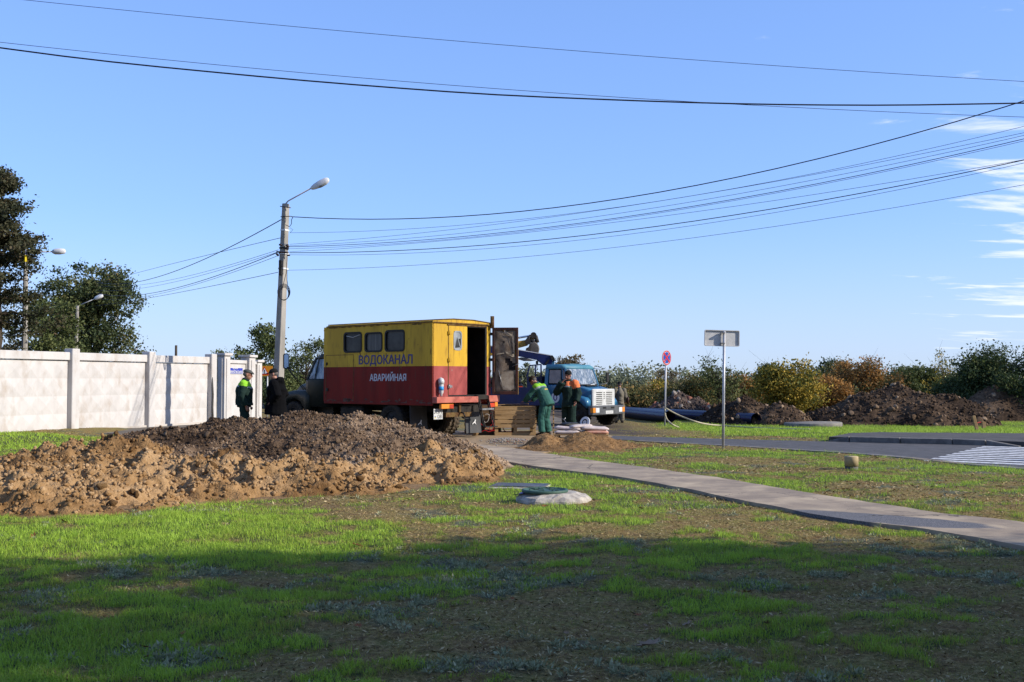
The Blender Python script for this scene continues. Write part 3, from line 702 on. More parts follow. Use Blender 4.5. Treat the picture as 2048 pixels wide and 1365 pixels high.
def heap(name, label, cat, fn, x0, x1, y0, y1, st, m, nclod, nbig, tintf, smalls=(.012, .04), bigs=(.05, .12), zoff=None, seed=1, hmin=.03, top=0):
    xs = np.arange(x0, x1, st); ys = np.arange(y0, y1, st); X, Y = np.meshgrid(xs, ys); H = fn(X, Y); B = base_z(X, Y) if zoff is None else zoff
    keep = H > -.02; nx = len(xs); I = np.arange(X.size).reshape(X.shape); K = keep[:-1, :-1] | keep[:-1, 1:] | keep[1:, 1:] | keep[1:, :-1]
    Q = np.stack([I[:-1, :-1], I[:-1, 1:], I[1:, 1:], I[1:, :-1]], -1)[K]
    used = np.unique(Q); mp_ = np.zeros(X.size, int); mp_[used] = np.arange(len(used)); tn = tintf(X, Y, H)
    j = (fbm(X * 9, Y * 9, 2, 900) - .5) * st * 1.2
    V = np.stack([X + j, Y - j, np.maximum(H, -.06) + B], -1).reshape(-1, 3)[used]
    cxm, cym = (x0 + x1) / 2, (y0 + y1) / 2; o3 = np.array([cxm, cym, 0])
    root = thing(name, label, cat, (cxm, cym, 0))
    obj('mound', npmesh('mound', V - o3, mp_[Q], m, {'tint': tn.ravel()[used]}, smooth=True), root)
    r = np.random.default_rng(seed)
    def pts(n, sz, w=1.0):
        px = r.uniform(x0, x1, n * 8); py = r.uniform(y0, y1, n * 8); h = fn(px, py); ok = h > hmin
        px, py, h = px[ok][:n], py[ok][:n], h[ok][:n]; s = sz[0] + (sz[1] - sz[0]) * r.random(len(px)) ** 1.8
        bz = base_z(px, py) if zoff is None else zoff
        return np.stack([px, py, h + bz + s * .18], -1) - o3, s, np.clip(tintf(px, py, h) + r.normal(0, .14, len(px)) + .08, 0, 1)
    p, s, tt = pts(nclod, smalls); V, Fc, T = scatter(RK1[:6], p, s, tt, seed + 1)
    # the very small clods are coarse shapes, joined as one mass
    o = obj('small_clods', npmesh('small_clods', V, Fc, m, {'tint': T}), root); o['kind'] = 'stuff'
    p, s, tt = pts(nbig, bigs)
    shapes = []
    for k, (Vs, Fs) in enumerate(RK2):
        for q in range(3): shapes.append(npmesh('clod', Vs, Fs, m, {'tint': np.full(len(Vs), (.35, .6, .85)[q])}))
    for i in range(len(p)):
        obj('clod', shapes[(i * 7) % 15], root, tuple(p[i]), tuple(r.uniform(0, 6.28, 3)), (s[i],) * 3)
    return root
# small clods use a 20-face shape
RK1 = []
for i in range(6):
    bm = bmesh.new(); bmesh.ops.create_icosphere(bm, subdivisions=1, radius=1); rr = np.random.default_rng(50 + i)
    V = np.array([v.co[:] for v in bm.verts]) * rr.uniform(.6, 1.15, (len(bm.verts), 3)); Fc = np.array([[v.index for v in f.verts] for f in bm.faces]); bm.free(); RK1.append((V, Fc))
heap('clay_heap', 'wide low heap of yellow brown clay clods on the grass', 'soil heap', clay_z, -13.5, .6, 11.6, 23, .04, 'clay', 21000, 300,
     lambda x, y, h: np.clip(.62 + (fbm(x * .8, y * .8, 3, 88) - .5) * .8 - .30 * sst(-.14, .06, dark_z(x, y, False) - clay_z(x, y, False) + (fbm(x * 2, y * 2, 3, 5) - .5) * .25), 0, 1), (.010, .045), (.045, .125), seed=3)
heap('dark_soil_heap', 'dark grey brown heap of stony soil in front of the yellow and red truck', 'soil heap', dark_z, -9, .3, 15.8, 24, .04, 'dark_soil', 21000, 290,
     lambda x, y, h: np.clip(.36 + (fbm(x * 1.1, y * 1.1, 3, 98) - .5) * .9 + .25 * sst(20.6, 22, y) + .34 * sst(.30, -.02, dark_z(x, y, False) - clay_z(x, y, False) + (fbm(x * 2.2, y * 2.2, 3, 15) - .5) * .4) + .18 * sst(-4.2, -2, x), 0, 1), (.009, .036), (.036, .085), seed=5)
heap('sand_heap', 'small double pointed heap of yellow sand beside the footpath', 'sand heap', sand_z, -.6, 4.0, 23.2, 27.2, .03, 'clay', 700, 6,
     lambda x, y, h: np.full(np.shape(x), .42) + (fbm(x * 3, y * 3, 3, 8) - .5) * .3, (.008, .02), (.03, .05), seed=8)
rr = np.random.default_rng(31)
gp = G(1015, 887); n = 420; px_ = gp.x + rr.normal(0, .26, n); py_ = gp.y + rr.normal(0, .42, n); dd = np.exp(-(((px_ - gp.x) / .5) ** 2 + ((py_ - gp.y) / 1.1) ** 2))
V, Fc, T = scatter(RK1, np.stack([px_, py_, .03 + .09 * dd], -1), rr.uniform(.010, .026, n), np.where(rr.random(n) < .12, .6, rr.uniform(.8, 1, n)), 4)
o = obj('gravel_pile', npmesh('gravel_pile', V, Fc, 'rubble', {'tint': T})); tag(o, 'thin pile of grey gravel at the edge of the sandy yard', 'gravel', kind='stuff')
# far heaps across the road
def cone_set(L, dz, seed, amp=.35):
    return lambda x, y: smax([lobe(x, y, *l) for l in L]) + (fbm(x * .9, y * .9, 4, seed) - .5) * amp * sst(0, .3, smax([lobe(x, y, *l) for l in L])) + (fbm(x * 3.5, y * 3.5, 3, seed + 7) - .5) * .22 * sst(0, .3, smax([lobe(x, y, *l) for l in L])) - .04
def px2x(px, Y): return (px - 1024) / F * Y
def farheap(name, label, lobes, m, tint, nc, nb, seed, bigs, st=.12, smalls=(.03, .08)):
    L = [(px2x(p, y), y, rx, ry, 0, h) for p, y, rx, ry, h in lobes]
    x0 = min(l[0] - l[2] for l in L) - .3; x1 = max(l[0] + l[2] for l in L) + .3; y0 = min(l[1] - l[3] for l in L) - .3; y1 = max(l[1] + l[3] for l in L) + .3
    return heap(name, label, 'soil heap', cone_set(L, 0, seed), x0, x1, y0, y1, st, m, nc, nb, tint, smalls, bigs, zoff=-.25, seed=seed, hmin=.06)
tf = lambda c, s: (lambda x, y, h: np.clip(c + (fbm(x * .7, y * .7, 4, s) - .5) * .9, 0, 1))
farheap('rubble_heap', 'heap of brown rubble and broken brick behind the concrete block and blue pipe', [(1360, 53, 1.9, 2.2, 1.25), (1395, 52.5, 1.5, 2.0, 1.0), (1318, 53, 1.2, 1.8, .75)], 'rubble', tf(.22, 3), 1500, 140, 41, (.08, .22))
farheap('shade_toned_earth_heap', 'middle heap of dark shade-toned earth between the rubble heap and the concrete disc', [(1490, 46, 1.9, 2.2, 1.14), (1555, 45, 1.5, 2.0, 1.02), (1450, 47, 1.4, 1.8, .95)], 'dark_soil', tf(.06, 5), 900, 60, 43, (.08, .2))  # tint lowered so the dark earth reads as lying in deep shade
farheap('big_earth_heap', 'largest and highest heap of dark shade-toned earth on the far side of the road', [(1792, 46, 3.0, 3.0, 1.66), (1725, 46, 2.6, 2.8, 1.28), (1885, 45, 2.2, 2.8, 1.32), (1650, 46, 1.5, 2.2, .75), (1925, 44.6, 1.3, 2.2, .95), (1840, 45, 2.3, 2.8, 1.36)], 'dark_soil', tf(.0, 7), 1800, 110, 47, (.08, .22))  # lowest tint: deep shade of the near flank put into the soil colour
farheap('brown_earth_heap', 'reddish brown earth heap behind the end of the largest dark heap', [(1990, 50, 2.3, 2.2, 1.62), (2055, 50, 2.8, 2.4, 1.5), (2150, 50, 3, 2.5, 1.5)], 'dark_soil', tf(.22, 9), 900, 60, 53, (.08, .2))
# ------------------------------------------------------------------ grass, weeds, leaves
attr_mat('grass_blade', [(0, (.44, .31, .13)), (.25, (.46, .39, .11)), (.45, (.40, .45, .070)), (.7, (.38, .58, .055)), (1, (.52, .74, .085))], rough=.6, trans=.35, spec=.3)
attr_mat('wormwood', [(0, (.20, .22, .11)), (.5, (.37, .40, .23)), (1, (.58, .60, .40))], rough=.85, trans=.15, spec=.1)
attr_mat('litter', [(0, (.08, .055, .02)), (.4, (.25, .165, .07)), (.7, (.46, .34, .15)), (1, (.66, .53, .30))], rough=.9, spec=.1)
def blades(name, P2, hgt, wid, tint, mname, lean=.5, seed=1, segs=2, droop=0.3):
    r = np.random.default_rng(seed); n = len(P2); a = r.uniform(0, 2 * math.pi, n); ln = r.uniform(0, lean, n) * hgt
    z = ground_z(P2[:, 0], P2[:, 1]) - .004
    b = np.stack([P2[:, 0], P2[:, 1], z], -1); d = np.stack([np.cos(a), np.sin(a), np.zeros(n)], -1); fa = r.uniform(0, 2 * math.pi, n)
    s = np.stack([np.cos(fa), np.sin(fa), np.zeros(n)], -1) * (wid[:, None] / 2); up = np.array([0, 0, 1.0])
    mid = b + d * (ln * .3)[:, None] + up * (hgt * .6)[:, None]; tip = b + d * ln[:, None] + up * (hgt * (1 - droop * r.random(n)))[:, None]
    if segs == 2:
        V = np.stack([b - s, b + s, mid + s * .75, mid - s * .75, tip], 1).reshape(-1, 3); k = (np.arange(n) * 5)[:, None]
        Fc = np.concatenate([k + [0, 1, 2], k + [0, 2, 3], k + [3, 2, 4]]); T = np.repeat(tint, 5)
    else:
        V = np.stack([b - s, b + s, tip], 1).reshape(-1, 3); k = (np.arange(n) * 3)[:, None]; Fc = k + [0, 1, 2]; T = np.repeat(tint, 3)
    return npmesh(name, V, Fc, mname, {'tint': T})
def field(n, x0, x1, y0, y1, wedge=True, seed=0):
    r = np.random.default_rng(seed); y = r.uniform(y0, y1, n)
    if wedge:
        x = r.uniform(-1, 1, n) * (.53 * y + .5); 
    else: x = r.uniform(x0, x1, n)
    k = (x > x0) & (x < x1); x, y = x[k], y[k]
    ed = edge_dist(x, y); k = (~on_paving(x, y)) & (heap_any(x, y) < -.012) & (sand_z(x, y) < .0) & (ed > .02) & ~in_obst(x, y)
    return x[k], y[k]
MH = G(1108, 1003); HT = G(1040, 977)
def in_obst(x, y):
    return (np.hypot(x - MH.x, y - MH.y) < .50) | ((np.abs(x - HT.x) < .42) & (np.abs(y - HT.y - .1) < .34)) 
def grass_layer(name, n, y0, y1, hs, ws, seed, segs):
    x, y = field(n, -60, 60, y0, y1, True, seed); c = cover(x, y); w = weed(x, y); r = np.random.default_rng(seed + 9)
    u = r.random(len(x)); keep = u < (.50 + .55 * sst(.28, .75, c) - .5 * w); x, y, c = x[keep], y[keep], c[keep]
    k = sst(.3, .85, c)
    h = (hs[0] + (hs[1] - hs[0]) * r.random(len(x)) ** 1.5 * 1.35) * (.30 + .85 * k) * (.65 + .7 * vn(x * 5, y * 6, 991)); wd = r.uniform(ws[0], ws[1], len(x))
    t_ = np.clip(.12 + .62 * k + (fbm(x * 1.7, y * 1.7, 3, 777) - .5) * .55 + r.normal(0, .13, len(x)), 0, 1)
    print(name, len(x))
    return blades(name, np.stack([x, y], -1), h, wd, t_, 'grass_blade', 1.25, seed, segs)
NEARG = grass_layer('near_grass', 420000, 5.2, 13.2, (.022, .052), (.0028, .0055), 11, 2)
o = obj('grass', NEARG); tag(o, 'short fresh green grass blades covering the shaded near lawn', 'grass', kind='stuff')
o = obj('grass', grass_layer('mid_grass', 230000, 13.2, 24, (.025, .06), (.006, .011), 12, 1)); tag(o, 'patchy green grass between the heaps and the footpath', 'grass', kind='stuff')
o = obj('grass', grass_layer('far_grass', 260000, 24, 50, (.03, .08), (.012, .026), 13, 1)); tag(o, 'bright green grass strips beside the road and below the white wall', 'grass', kind='stuff')
# dry litter: small flat stalks and crumbs
def litter_layer(n, y0, y1, ls, seed):
    x, y = field(n, -60, 60, y0, y1, True, seed); c = cover(x, y); r = np.random.default_rng(seed + 3); k = r.random(len(x)) < (1.05 - 1.15 * c); x, y = x[k], y[k]; n = len(x)
    a = r.uniform(0, 6.28, n); L = r.uniform(ls[0], ls[1], n); wd = L * r.uniform(.06, .28, n); z = ground_z(x, y) + r.uniform(.002, .014, n)
    d = np.stack([np.cos(a), np.sin(a), r.normal(0, .35, n)], -1); s = np.stack([-np.sin(a), np.cos(a), r.normal(0, .5, n)], -1); b = np.stack([x, y, z], -1)
    V = np.stack([b - s * (wd / 2)[:, None], b + d * L[:, None] * .5 + s * 0, b + s * (wd / 2)[:, None], b - d * L[:, None] * .5], 1).reshape(-1, 3)
    Fc = (np.arange(n) * 4)[:, None] + [0, 1, 2, 3]
    return npmesh('litter', V, Fc, 'litter', {'tint': np.repeat(r.random(n), 4)})
o = obj('dry_litter', litter_layer(130000, 5.2, 14, (.012, .045), 21)); tag(o, 'dry stalks and crumbs between the near grass tufts', 'litter', kind='stuff')
o = obj('dry_litter', litter_layer(110000, 14, 31, (.03, .085), 22)); tag(o, 'brown dry litter on both sides of the footpath', 'litter', kind='stuff')
# wormwood: little feathery rosettes
def worm_layer(n, y0, y1, sz, seed, nl=16):
    x, y = field(n, -60, 60, y0, y1, True, seed); w = weed(x, y); r = np.random.default_rng(seed + 5); k = r.random(len(x)) < w * (.9 if y0 < 20 else .5) * (1 - .55 * sst(9.6, 10.8, y)); x, y = x[k], y[k]; n = len(x); print('worm', n)
    S = r.uniform(sz[0], sz[1], n); z = ground_z(x, y)
    c = np.repeat(np.stack([x, y, z], -1), nl, 0); SS = np.repeat(S, nl); m_ = n * nl
    d = r.normal(size=(m_, 3)); d[:, 2] = np.abs(d[:, 2]) + .35; d /= np.linalg.norm(d, axis=1)[:, None]
    b = c + d * (SS * r.uniform(.15, .9, m_))[:, None]; q = r.normal(size=(m_, 3)); q /= np.linalg.norm(q, axis=1)[:, None]; s = np.cross(q, d); s /= np.linalg.norm(s, axis=1)[:, None] + 1e-6
    L = SS * r.uniform(.25, .5, m_); wd = L * .33
    V = np.stack([b - s * wd[:, None], b + d * L[:, None], b + s * wd[:, None], b - d * L[:, None] * .3], 1).reshape(-1, 3); Fc = (np.arange(m_) * 4)[:, None] + [0, 1, 2, 3]
    T = np.clip(np.repeat(r.random(n), nl) * .5 + .5 * r.random(m_), 0, 1)
    return npmesh('wormwood', V, Fc, 'wormwood', {'tint': np.repeat(T, 4)})
o = obj('wormwood', worm_layer(26000, 5.2, 14, (.022, .060), 31)); tag(o, 'grey green feathery wormwood tufts in the near lawn', 'weeds', kind='stuff')
o = obj('wormwood', worm_layer(9000, 14, 24, (.03, .06), 32, 10)); tag(o, 'grey green weeds along the footpath edge', 'weeds', kind='stuff')
# fallen leaves, each one a thing
def leaf_mesh(seed):
    r = random.Random(seed); pts = []
    n = 14
    for i in range(n):
        a = 2 * math.pi * i / n; k = 1.0 if i % 2 == 0 else .55
        pts.append((math.cos(a) * k * r.uniform(.8, 1.1), math.sin(a) * k * .8 * r.uniform(.8, 1.1)))
    vs = [(0, 0, 0)] + [(x, y, .22 * x * x + .30 * abs(y) * r.uniform(.5, 1.4)) for x, y in pts]
    mb = MB(); mb.add(vs, [(0, 1 + i, 1 + (i + 1) % n) for i in range(n)])
    mb.tube([(-.3, 0, .02), (-1.2, .1, .1)], .03, 4)
    return mb.mesh('leaf', 'dry_leaf' if seed % 3 else 'dry_leaf_pale')
LM = [leaf_mesh(i) for i in range(6)]
spots = [((1492, 1190), .075, 'bright orange fallen leaf standing up among grey weeds in the shade', 4), ((1775, 1087), .06, 'orange fallen leaf on sunny grass just below the footpath', 1), ((1300, 1299), .10, 'pale brown curled fallen leaf at the bottom of the dark lawn', 0), ((1375, 1252), .06, 'tan fallen leaf on the shaded grass between the grey weed tufts', 3),
         ((68, 1077), .06, 'rust brown fallen leaf on the bright grass near the clay heap', 2), ((127, 1054), .05, 'small upright brown leaf at the foot of the clay heap', 5), ((712, 1095), .06, 'brown fallen leaf at the edge of the tree shade', 1), ((745, 962), .07, 'reddish dry leaf at the foot of the heap', 2)]
for (q, s, lb, k) in spots:
    p = G(*q); o = obj('fallen_leaf', LM[k], None, (p.x, p.y, float(ground_z(p.x, p.y)) + .035), (random.uniform(-.4, .4), random.uniform(-.6, .3), random.uniform(0, 6)), (s, s, s)); tag(o, lb, 'leaf', 'fallen leaves on the grass')
r = random.Random(5); k = 0
while k < 30:
    px, py = r.uniform(0, 2048), r.uniform(950, 1330); p = G(px, py)
    if on_paving(np.array([p.x]), np.array([p.y]))[0] or heap_any(np.array([p.x]), np.array([p.y]))[0] > -.02: continue
    s = r.uniform(.018, .045); o = obj('fallen_leaf', LM[r.randrange(6)], None, (p.x, p.y, float(ground_z(p.x, p.y)) + .03), (r.uniform(-.5, .5), r.uniform(-.5, .5), r.uniform(0, 6)), (s, s, s))
    tag(o, 'small dry brown leaf lying in the grass', 'leaf', 'small fallen leaves on the grass'); k += 1
# ------------------------------------------------------------------ white wall
WP = [(-17.6, 19.6), (-16.6, 22.8), (-15.5, 26.1), (-14.4, 29.4), (-13.33, 32.6), (-12.15, 36.0), (-11.0, 39.3)]
wall = thing('white_wall', 'long whitewashed concrete wall with raised diamond relief panels and square posts', 'wall', (-13.33, 32.6, 0))
WO = Vector((-13.33, 32.6, 0))
def wall_frame(a, b):
    a = Vector((*a, 0)); b = Vector((*b, 0)); d = (b - a); L = d.length; d.normalize(); n = Vector((d.y, -d.x, 0))
    M = Matrix(((d.x, n.x, 0, a.x - WO.x), (d.y, n.y, 0, a.y - WO.y), (0, 0, 1, 0), (0, 0, 0, 1))); return M, L
for i in range(len(WP) - 1):
    M, L = wall_frame(WP[i], WP[i + 1]); ht = 2.43; x0, x1 = .14, L - .14; nc, nr = 5, 4; cw = (x1 - x0) / nc; ch = (2.17 - .05) / nr
    mb = MB(); mb.box(x0, x1, -.16, -.03, -.1, 2.18, 0, M)
    for c in range(nc):
        for r_ in range(nr):
            a0 = x0 + c * cw + .004; a1 = a0 + cw - .008; z0 = .05 + r_ * ch + .004; z1 = z0 + ch - .008
            cx_, cz_ = (a0 + a1) / 2, (z0 + z1) / 2
            mb.add([(a0, -.03, z0), (a1, -.03, z0), (a1, -.03, z1), (a0, -.03, z1), (cx_, .002, cz_)], [(0, 1, 4), (1, 2, 4), (2, 3, 4), (3, 0, 4)], 0, False, M)
    mb.build('panel', 'white_wall', wall)
    mb = MB(); mb.box(x0 - .01, x1 + .01, -.15, .05, 2.19, ht, 0, M); mb.build('coping', 'white_wall', wall, bevel=.012)
    mb = MB(); mb.box(x0, x1, -.17, .06, -.1, .09, 0, M); mb.build('plinth', 'white_wall_dirty', wall, bevel=.01)
for i, (x, y) in enumerate(WP):
    j = min(max(i, 1), len(WP) - 1); d = Vector((WP[j][0] - WP[j - 1][0], WP[j][1] - WP[j - 1][1], 0)).normalized()
    if 0 < i < len(WP) - 1: d2 = Vector((WP[i + 1][0] - WP[i][0], WP[i + 1][1] - WP[i][1], 0)).normalized(); d = (d + d2).normalized()
    n = Vector((d.y, -d.x, 0)); M = Matrix(((d.x, n.x, 0, x - WO.x), (d.y, n.y, 0, y - WO.y), (0, 0, 1, 0), (0, 0, 0, 1)))
    mb = MB(); mb.box(-.16, .16, -.17, .15, -.1, 2.54, 0, M); mb.build('post', 'white_wall', wall, bevel=.018)
# plain gate wall with capped pillars
gw = thing('gate_wall', 'plain whitewashed wall section with capped pillars and a street name plate', 'wall', (-10.75, 40.3, 0)); WO = Vector((-10.75, 40.3, 0))
pill = [((448, 40.4), .34, 2.60), ((496, 42.6), .42, 2.58), ((513, 44.6), .34, 2.42)]
PW = [(px2x(p, y), y) for (p, y), _, _ in pill]
for i, (x, y) in enumerate(PW):
    w, h = pill[i][1], pill[i][2]; M = Matrix.Translation(Vector((x, y, 0)) - WO) @ Matrix.Rotation(R(70 if i else 66), 4, 'Z')
    mb = MB(); mb.box(-w / 2, w / 2, -w / 2, w / 2, -.1, h - .1, 0, M)
    for s in (-1, 1): mb.box(-w / 2 * .45 , w / 2 * .45, s * w / 2, s * (w / 2 + .03), .1, h - .2, 0, M); mb.box(s * w / 2, s * (w / 2 + .03), -w / 2 * .45, w / 2 * .45, .1, h - .2, 0, M)
    o = mb.build('pillar', 'white_wall', gw, bevel=.01)
    mb = MB(); w2 = w / 2 + .07; mb.box(-w2, w2, -w2, w2, h - .1, h, 0, M); mb.build('pillar_cap', 'white_wall', o, bevel=.015)
for i in range(2):
    M, L = wall_frame(PW[i], PW[i + 1])
    mb = MB(); mb.box(.2, L - .2, -.12, 0, -.1, 2.22, 0, M); mb.build('wall_panel', 'white_wall', gw)
    mb = MB(); mb.box(.19, L - .19, -.17, .06, 2.22, 2.36, 0, M); mb.build('coping', 'white_wall', gw, bevel=.02)
M, L = wall_frame(PW[0], PW[1]); d = (M.to_3x3() @ Vector((1, 0, 0))); o0 = M @ Vector((.32, .006, 1.83))
sp = thing('street_sign', 'blue street name plate with white lettering on the plain white wall', 'sign', tuple(o0 + WO)); n = (M.to_3x3() @ Vector((0, 1, 0)))
Ms = Matrix(((d.x, n.x, 0, 0), (d.y, n.y, 0, 0), (0, 0, 1, 0), (0, 0, 0, 1))); SW = 1.35
mb = MB(); mb.box(0, SW, 0, .02, 0, .235, 0, Ms); mb.build('plate', 'street_blue', sp)
mb = MB(); 
for q in ((0, SW, 0, .012), (0, SW, .223, .235)): mb.box(q[0], q[1], .021, .024, q[2], q[3], 0, Ms)
for q in ((0, .014), (SW - .014, SW)): mb.box(q[0], q[1], .021, .024, .012, .223, 0, Ms)
mb.build('plate_border', 'white_paint', sp)
lettering('ІЗМАЇЛЬСЬКА', 'white_paint', sp, n * .021 + d * .06 + Vector((0, 0, .035)), d, (0, 0, 1), SW - .12, .115, .002, .02)
lettering('вулиця', 'white_paint', sp, n * .021 + d * .42 + Vector((0, 0, .168)), d, (0, 0, 1), .46, .05, .002, .01)
# thin dark tube drawn as a line down beside the last wall post
mb = MB(); mb.tube([P(424, 755, 39.15), P(426, 790, 39.1), P(425, 815, 39.1), P(426, 843, 39.1)], .035, 6); o_ = mb.build('wall_dark_line', 'line_dark', None)
tag(o_, 'black line running down beside the last diamond wall post', 'cable')
# ------------------------------------------------------------------ concrete pole with lamp
PB = Vector((px2x(553, 36.0), 36.0, 0)); PT = P(571, 408, 36.0)
pole = thing('utility_pole', 'tall grey concrete utility pole with a street lamp and coiled cable', 'utility pole', PB)
ax = (PT - PB); H_ = ax.length
def pax(py): # local point on pole axis seen at image row py
    t = (P(562, py, 36).z) / PT.z; return ax * t
def trap(w): return [(-w / 2, w * .45), (w / 2, w * .45), (w * .34, -w * .5), (-w * .34, -w * .5)]
mb = MB(); q = Matrix.Rotation(R(-14), 4, 'Z')
vs = []
for f_, w in ((-.02, .34), (1, .215)):
    for a, b_ in trap(w): vs.append(ax * f_ + q @ Vector((a, b_, 0)))
mb.add(vs, [(0, 1, 2, 3), (4, 5, 6, 7), (0, 1, 5, 4), (1, 2, 6, 5), (2, 3, 7, 6), (3, 0, 4, 7)]); mb.build('shaft', 'pole_concrete', pole, bevel=.012)
mb = MB(); mb.tube([pax(409) + Vector((0, -.02, 0)), pax(404) + Vector((.09, -.03, .02)), P(624, 376, 35.7) - PB], .022, 6); mb.build('lamp_arm', 'lamp_arm', pole)
a_ = P(622, 377.5, 35.7) - PB; b_ = P(658, 359, 35.6) - PB; dl = (b_ - a_)
mb = MB(); 
prof = [(0, .045), (.06, .07), (.2, .10), (.5, .125), (.8, .12), (.95, .085), (1, .03)]
mb.tube([a_ + dl * t_ for t_, _ in prof], [(w * .62, w) for _, w in prof], 12); hd = mb.build('lamp_head', 'lamp_white', pole)
mb = MB(); mb.tube([a_ + dl * t_ + Vector((0, 0, -.035)) for t_ in (.35, .5, .8, .9)], [(.05, .08), (.07, .10), (.07, .095), (.03, .05)], 10); mb.build('lamp_glass', 'glass_pale', hd)
for py, m_, w in ((414, 'steel', .20), (432, 'black_metal', .20), (461, 'flange', .23), (490, 'steel', .24), (497, 'black_metal', .26), (505, 'steel', .25), (508, 'flange', .27), (538, 'flange', .27)):
    c = pax(py); mb = MB(); ring_o = [(1.08 * x, 1.08 * y) for x, y in trap(w)]; ring_i = trap(w)
    M = Matrix.Translation(c) @ q; mb.ring(ring_o, [(x * .98, y * .98) for x, y in ring_i], 'z', -.025, .025, 0, M); mb.build('clamp', m_, pole)
for (x0, y0, x1, y1, r_) in ((560, 413, 582, 416, .015), (561, 434, 583, 433, .014), (553, 504, 577, 506, .03), (573, 490, 577, 495, .05), (571, 497, 577, 498, .05), (553, 508, 557, 512, .04), (574, 511, 580, 511, .03), (558, 490, 563, 490, .03)):
    mb = MB(); mb.tube([P(x0, y0, 35.85) - PB, P(x1, y1, 35.85) - PB], r_, 6); mb.build('insulator_hook', 'insulator', pole)
mb = MB(); mb.box(-.05, .05, -.06, .06, -.25, .25, 0, Matrix.Translation(P(561, 536, 35.8) - PB)); mb.build('junction_box', 'black_metal', pole, bevel=.01)
cc = P(568, 588, 35.75) - PB; mb = MB()
for k in range(4):
    pts = [cc + Vector((math.cos(u) * (.15 + .02 * k), -.01 * k, math.sin(u) * (.22 + .015 * k) + .02 * k)) for u in np.linspace(0, 6.28, 20)]
    mb.tube(pts, .010, 5, caps=False)
mb.tube([P(574, 541, 35.75) - PB, P(574, 560, 35.75) - PB, P(578, 590, 35.75) - PB], .010, 5)
mb.tube([P(574, 498, 35.75) - PB, P(574, 520, 35.75) - PB, P(572, 548, 35.75) - PB, P(564, 580, 35.75) - PB], .010, 5)
mb.build('cable_coil', 'wire_black', pole)
mb = MB(); mb.tube([P(586, 434, 35.8) - PB, P(583, 440, 35.8) - PB, P(583, 448, 35.8) - PB, P(579, 454, 35.8) - PB, P(571, 450, 35.8) - PB], .012, 5); mb.tube([P(580, 456, 35.8) - PB, P(586, 460, 35.8) - PB, P(580, 466, 35.8) - PB], .006, 4); mb.build('cable_loop', 'wire_black', pole)
# off-frame pole on the right: holds the wires and throws the thin shadow over the path
RP = Vector((27, 17, 0)); rp = thing('utility_pole', 'grey concrete utility pole beyond the right end of the footpath', 'utility pole', RP)
mb = MB(); mb.tube([(0, 0, -.1), (0, 0, 9.2)], [.17, .11], 8, smooth=False); mb.build('shaft', 'pole_concrete', rp)
mb = MB(); mb.box(-.05, .05, -.9, .9, 8.3, 8.4); mb.build('crossarm', 'black_metal', rp)
LPp = Vector((-16, 15.5, 0)); lp = thing('utility_pole', 'grey concrete utility pole beyond the left end of the clay heap', 'utility pole', LPp)
mb = MB(); mb.tube([(0, 0, -.1), (0, 0, 12.2)], [.17, .11], 8, smooth=False); mb.build('shaft', 'pole_concrete', lp)
# ------------------------------------------------------------------ wires
def solve_wire(A, Bxy, pxs, sag=None):
    """A known start; B at Bxy with unknown height and sag so that the wire passes the given image points"""
    rows = []; rhs = []
    for px, py in pxs:
        d = ray(px, 682.5); u = d.x / d.y
        # X = A.x + t dx ; Y = A.y + t dy ; X = u*Y
        dx, dy = Bxy[0] - A.x, Bxy[1] - A.y; t_ = (u * A.y - A.x) / (dx - u * dy); Yv = A.y + t_ * dy; z = P(px, py, Yv).z
        rows.append([t_, -4 * t_ * (1 - t_)]); rhs.append(z - A.z * (1 - t_))
    s = np.linalg.lstsq(np.array(rows), np.array(rhs), rcond=None)[0]; return s
def wire(A, B, sag, r_, label, m='wire_thin', group=None, n=36, wig=0):
    pts = []
    for i in range(n + 1):
        t_ = i / n; p = A.lerp(B, t_); p.z -= 4 * sag * t_ * (1 - t_)
        if wig and 0 < i < n: p.z += (float(vn(t_ * 22, 3.3, 5)) - .5) * wig
        pts.append(p)
    mb = MB(); mb.tube(pts, r_, 5, smooth=True); c = A.lerp(B, .5); o = mb.build('overhead_wire', m); tag(o, label, 'wire', group); return o
Bx = (RP.x, RP.y)
WS = [(583, 434, (1200, 404), (2048, 205), .014, 'thick black cable from the pole top rising to the right edge'), (580, 466, (1648, 344), (2048, 255), .0055, 'uppermost of the thin wires fanning right from the pole'),
      (580, 489, (1648, 346.5), (2048, 267.5), .0055, None), (579, 492, (1648, 357), (2048, 273), .0055, None), (579, 494, (1648, 366), (2048, 280), .009, None), (579, 498, (1648, 369), (2048, 284), .0055, None),
      (579, 504, (1648, 387), (2048, 321), .0055, None), (579, 506, (1648, 401), (2048, 322), .011, 'darkest of the thin wires in the middle bundle right of the pole'), (580, 510, (1648, 409), (2048, 328), .0055, None),
      (575, 541, (1648, 439), (2048, 371), .0055, 'lowest single wire running right from the pole')]
ORD = ['', '', 'second', 'third', 'fourth', 'fifth', 'sixth', '', 'eighth', '']
for i_, (sx, sy, a1, a2, r_, lb) in enumerate(WS):
    A = P(sx, sy, 35.85); zb, sg = solve_wire(A, Bx, [a1, a2])
    wire(A, Vector((Bx[0], Bx[1], zb)), sg, r_, lb or ORD[i_] + ' thin overhead wire from the top, running right from the concrete pole', 'wire_black' if r_ > .01 else 'wire_thin', 'wires fanning right from the concrete pole')
LB = (px2x(190, 88), 88.0)
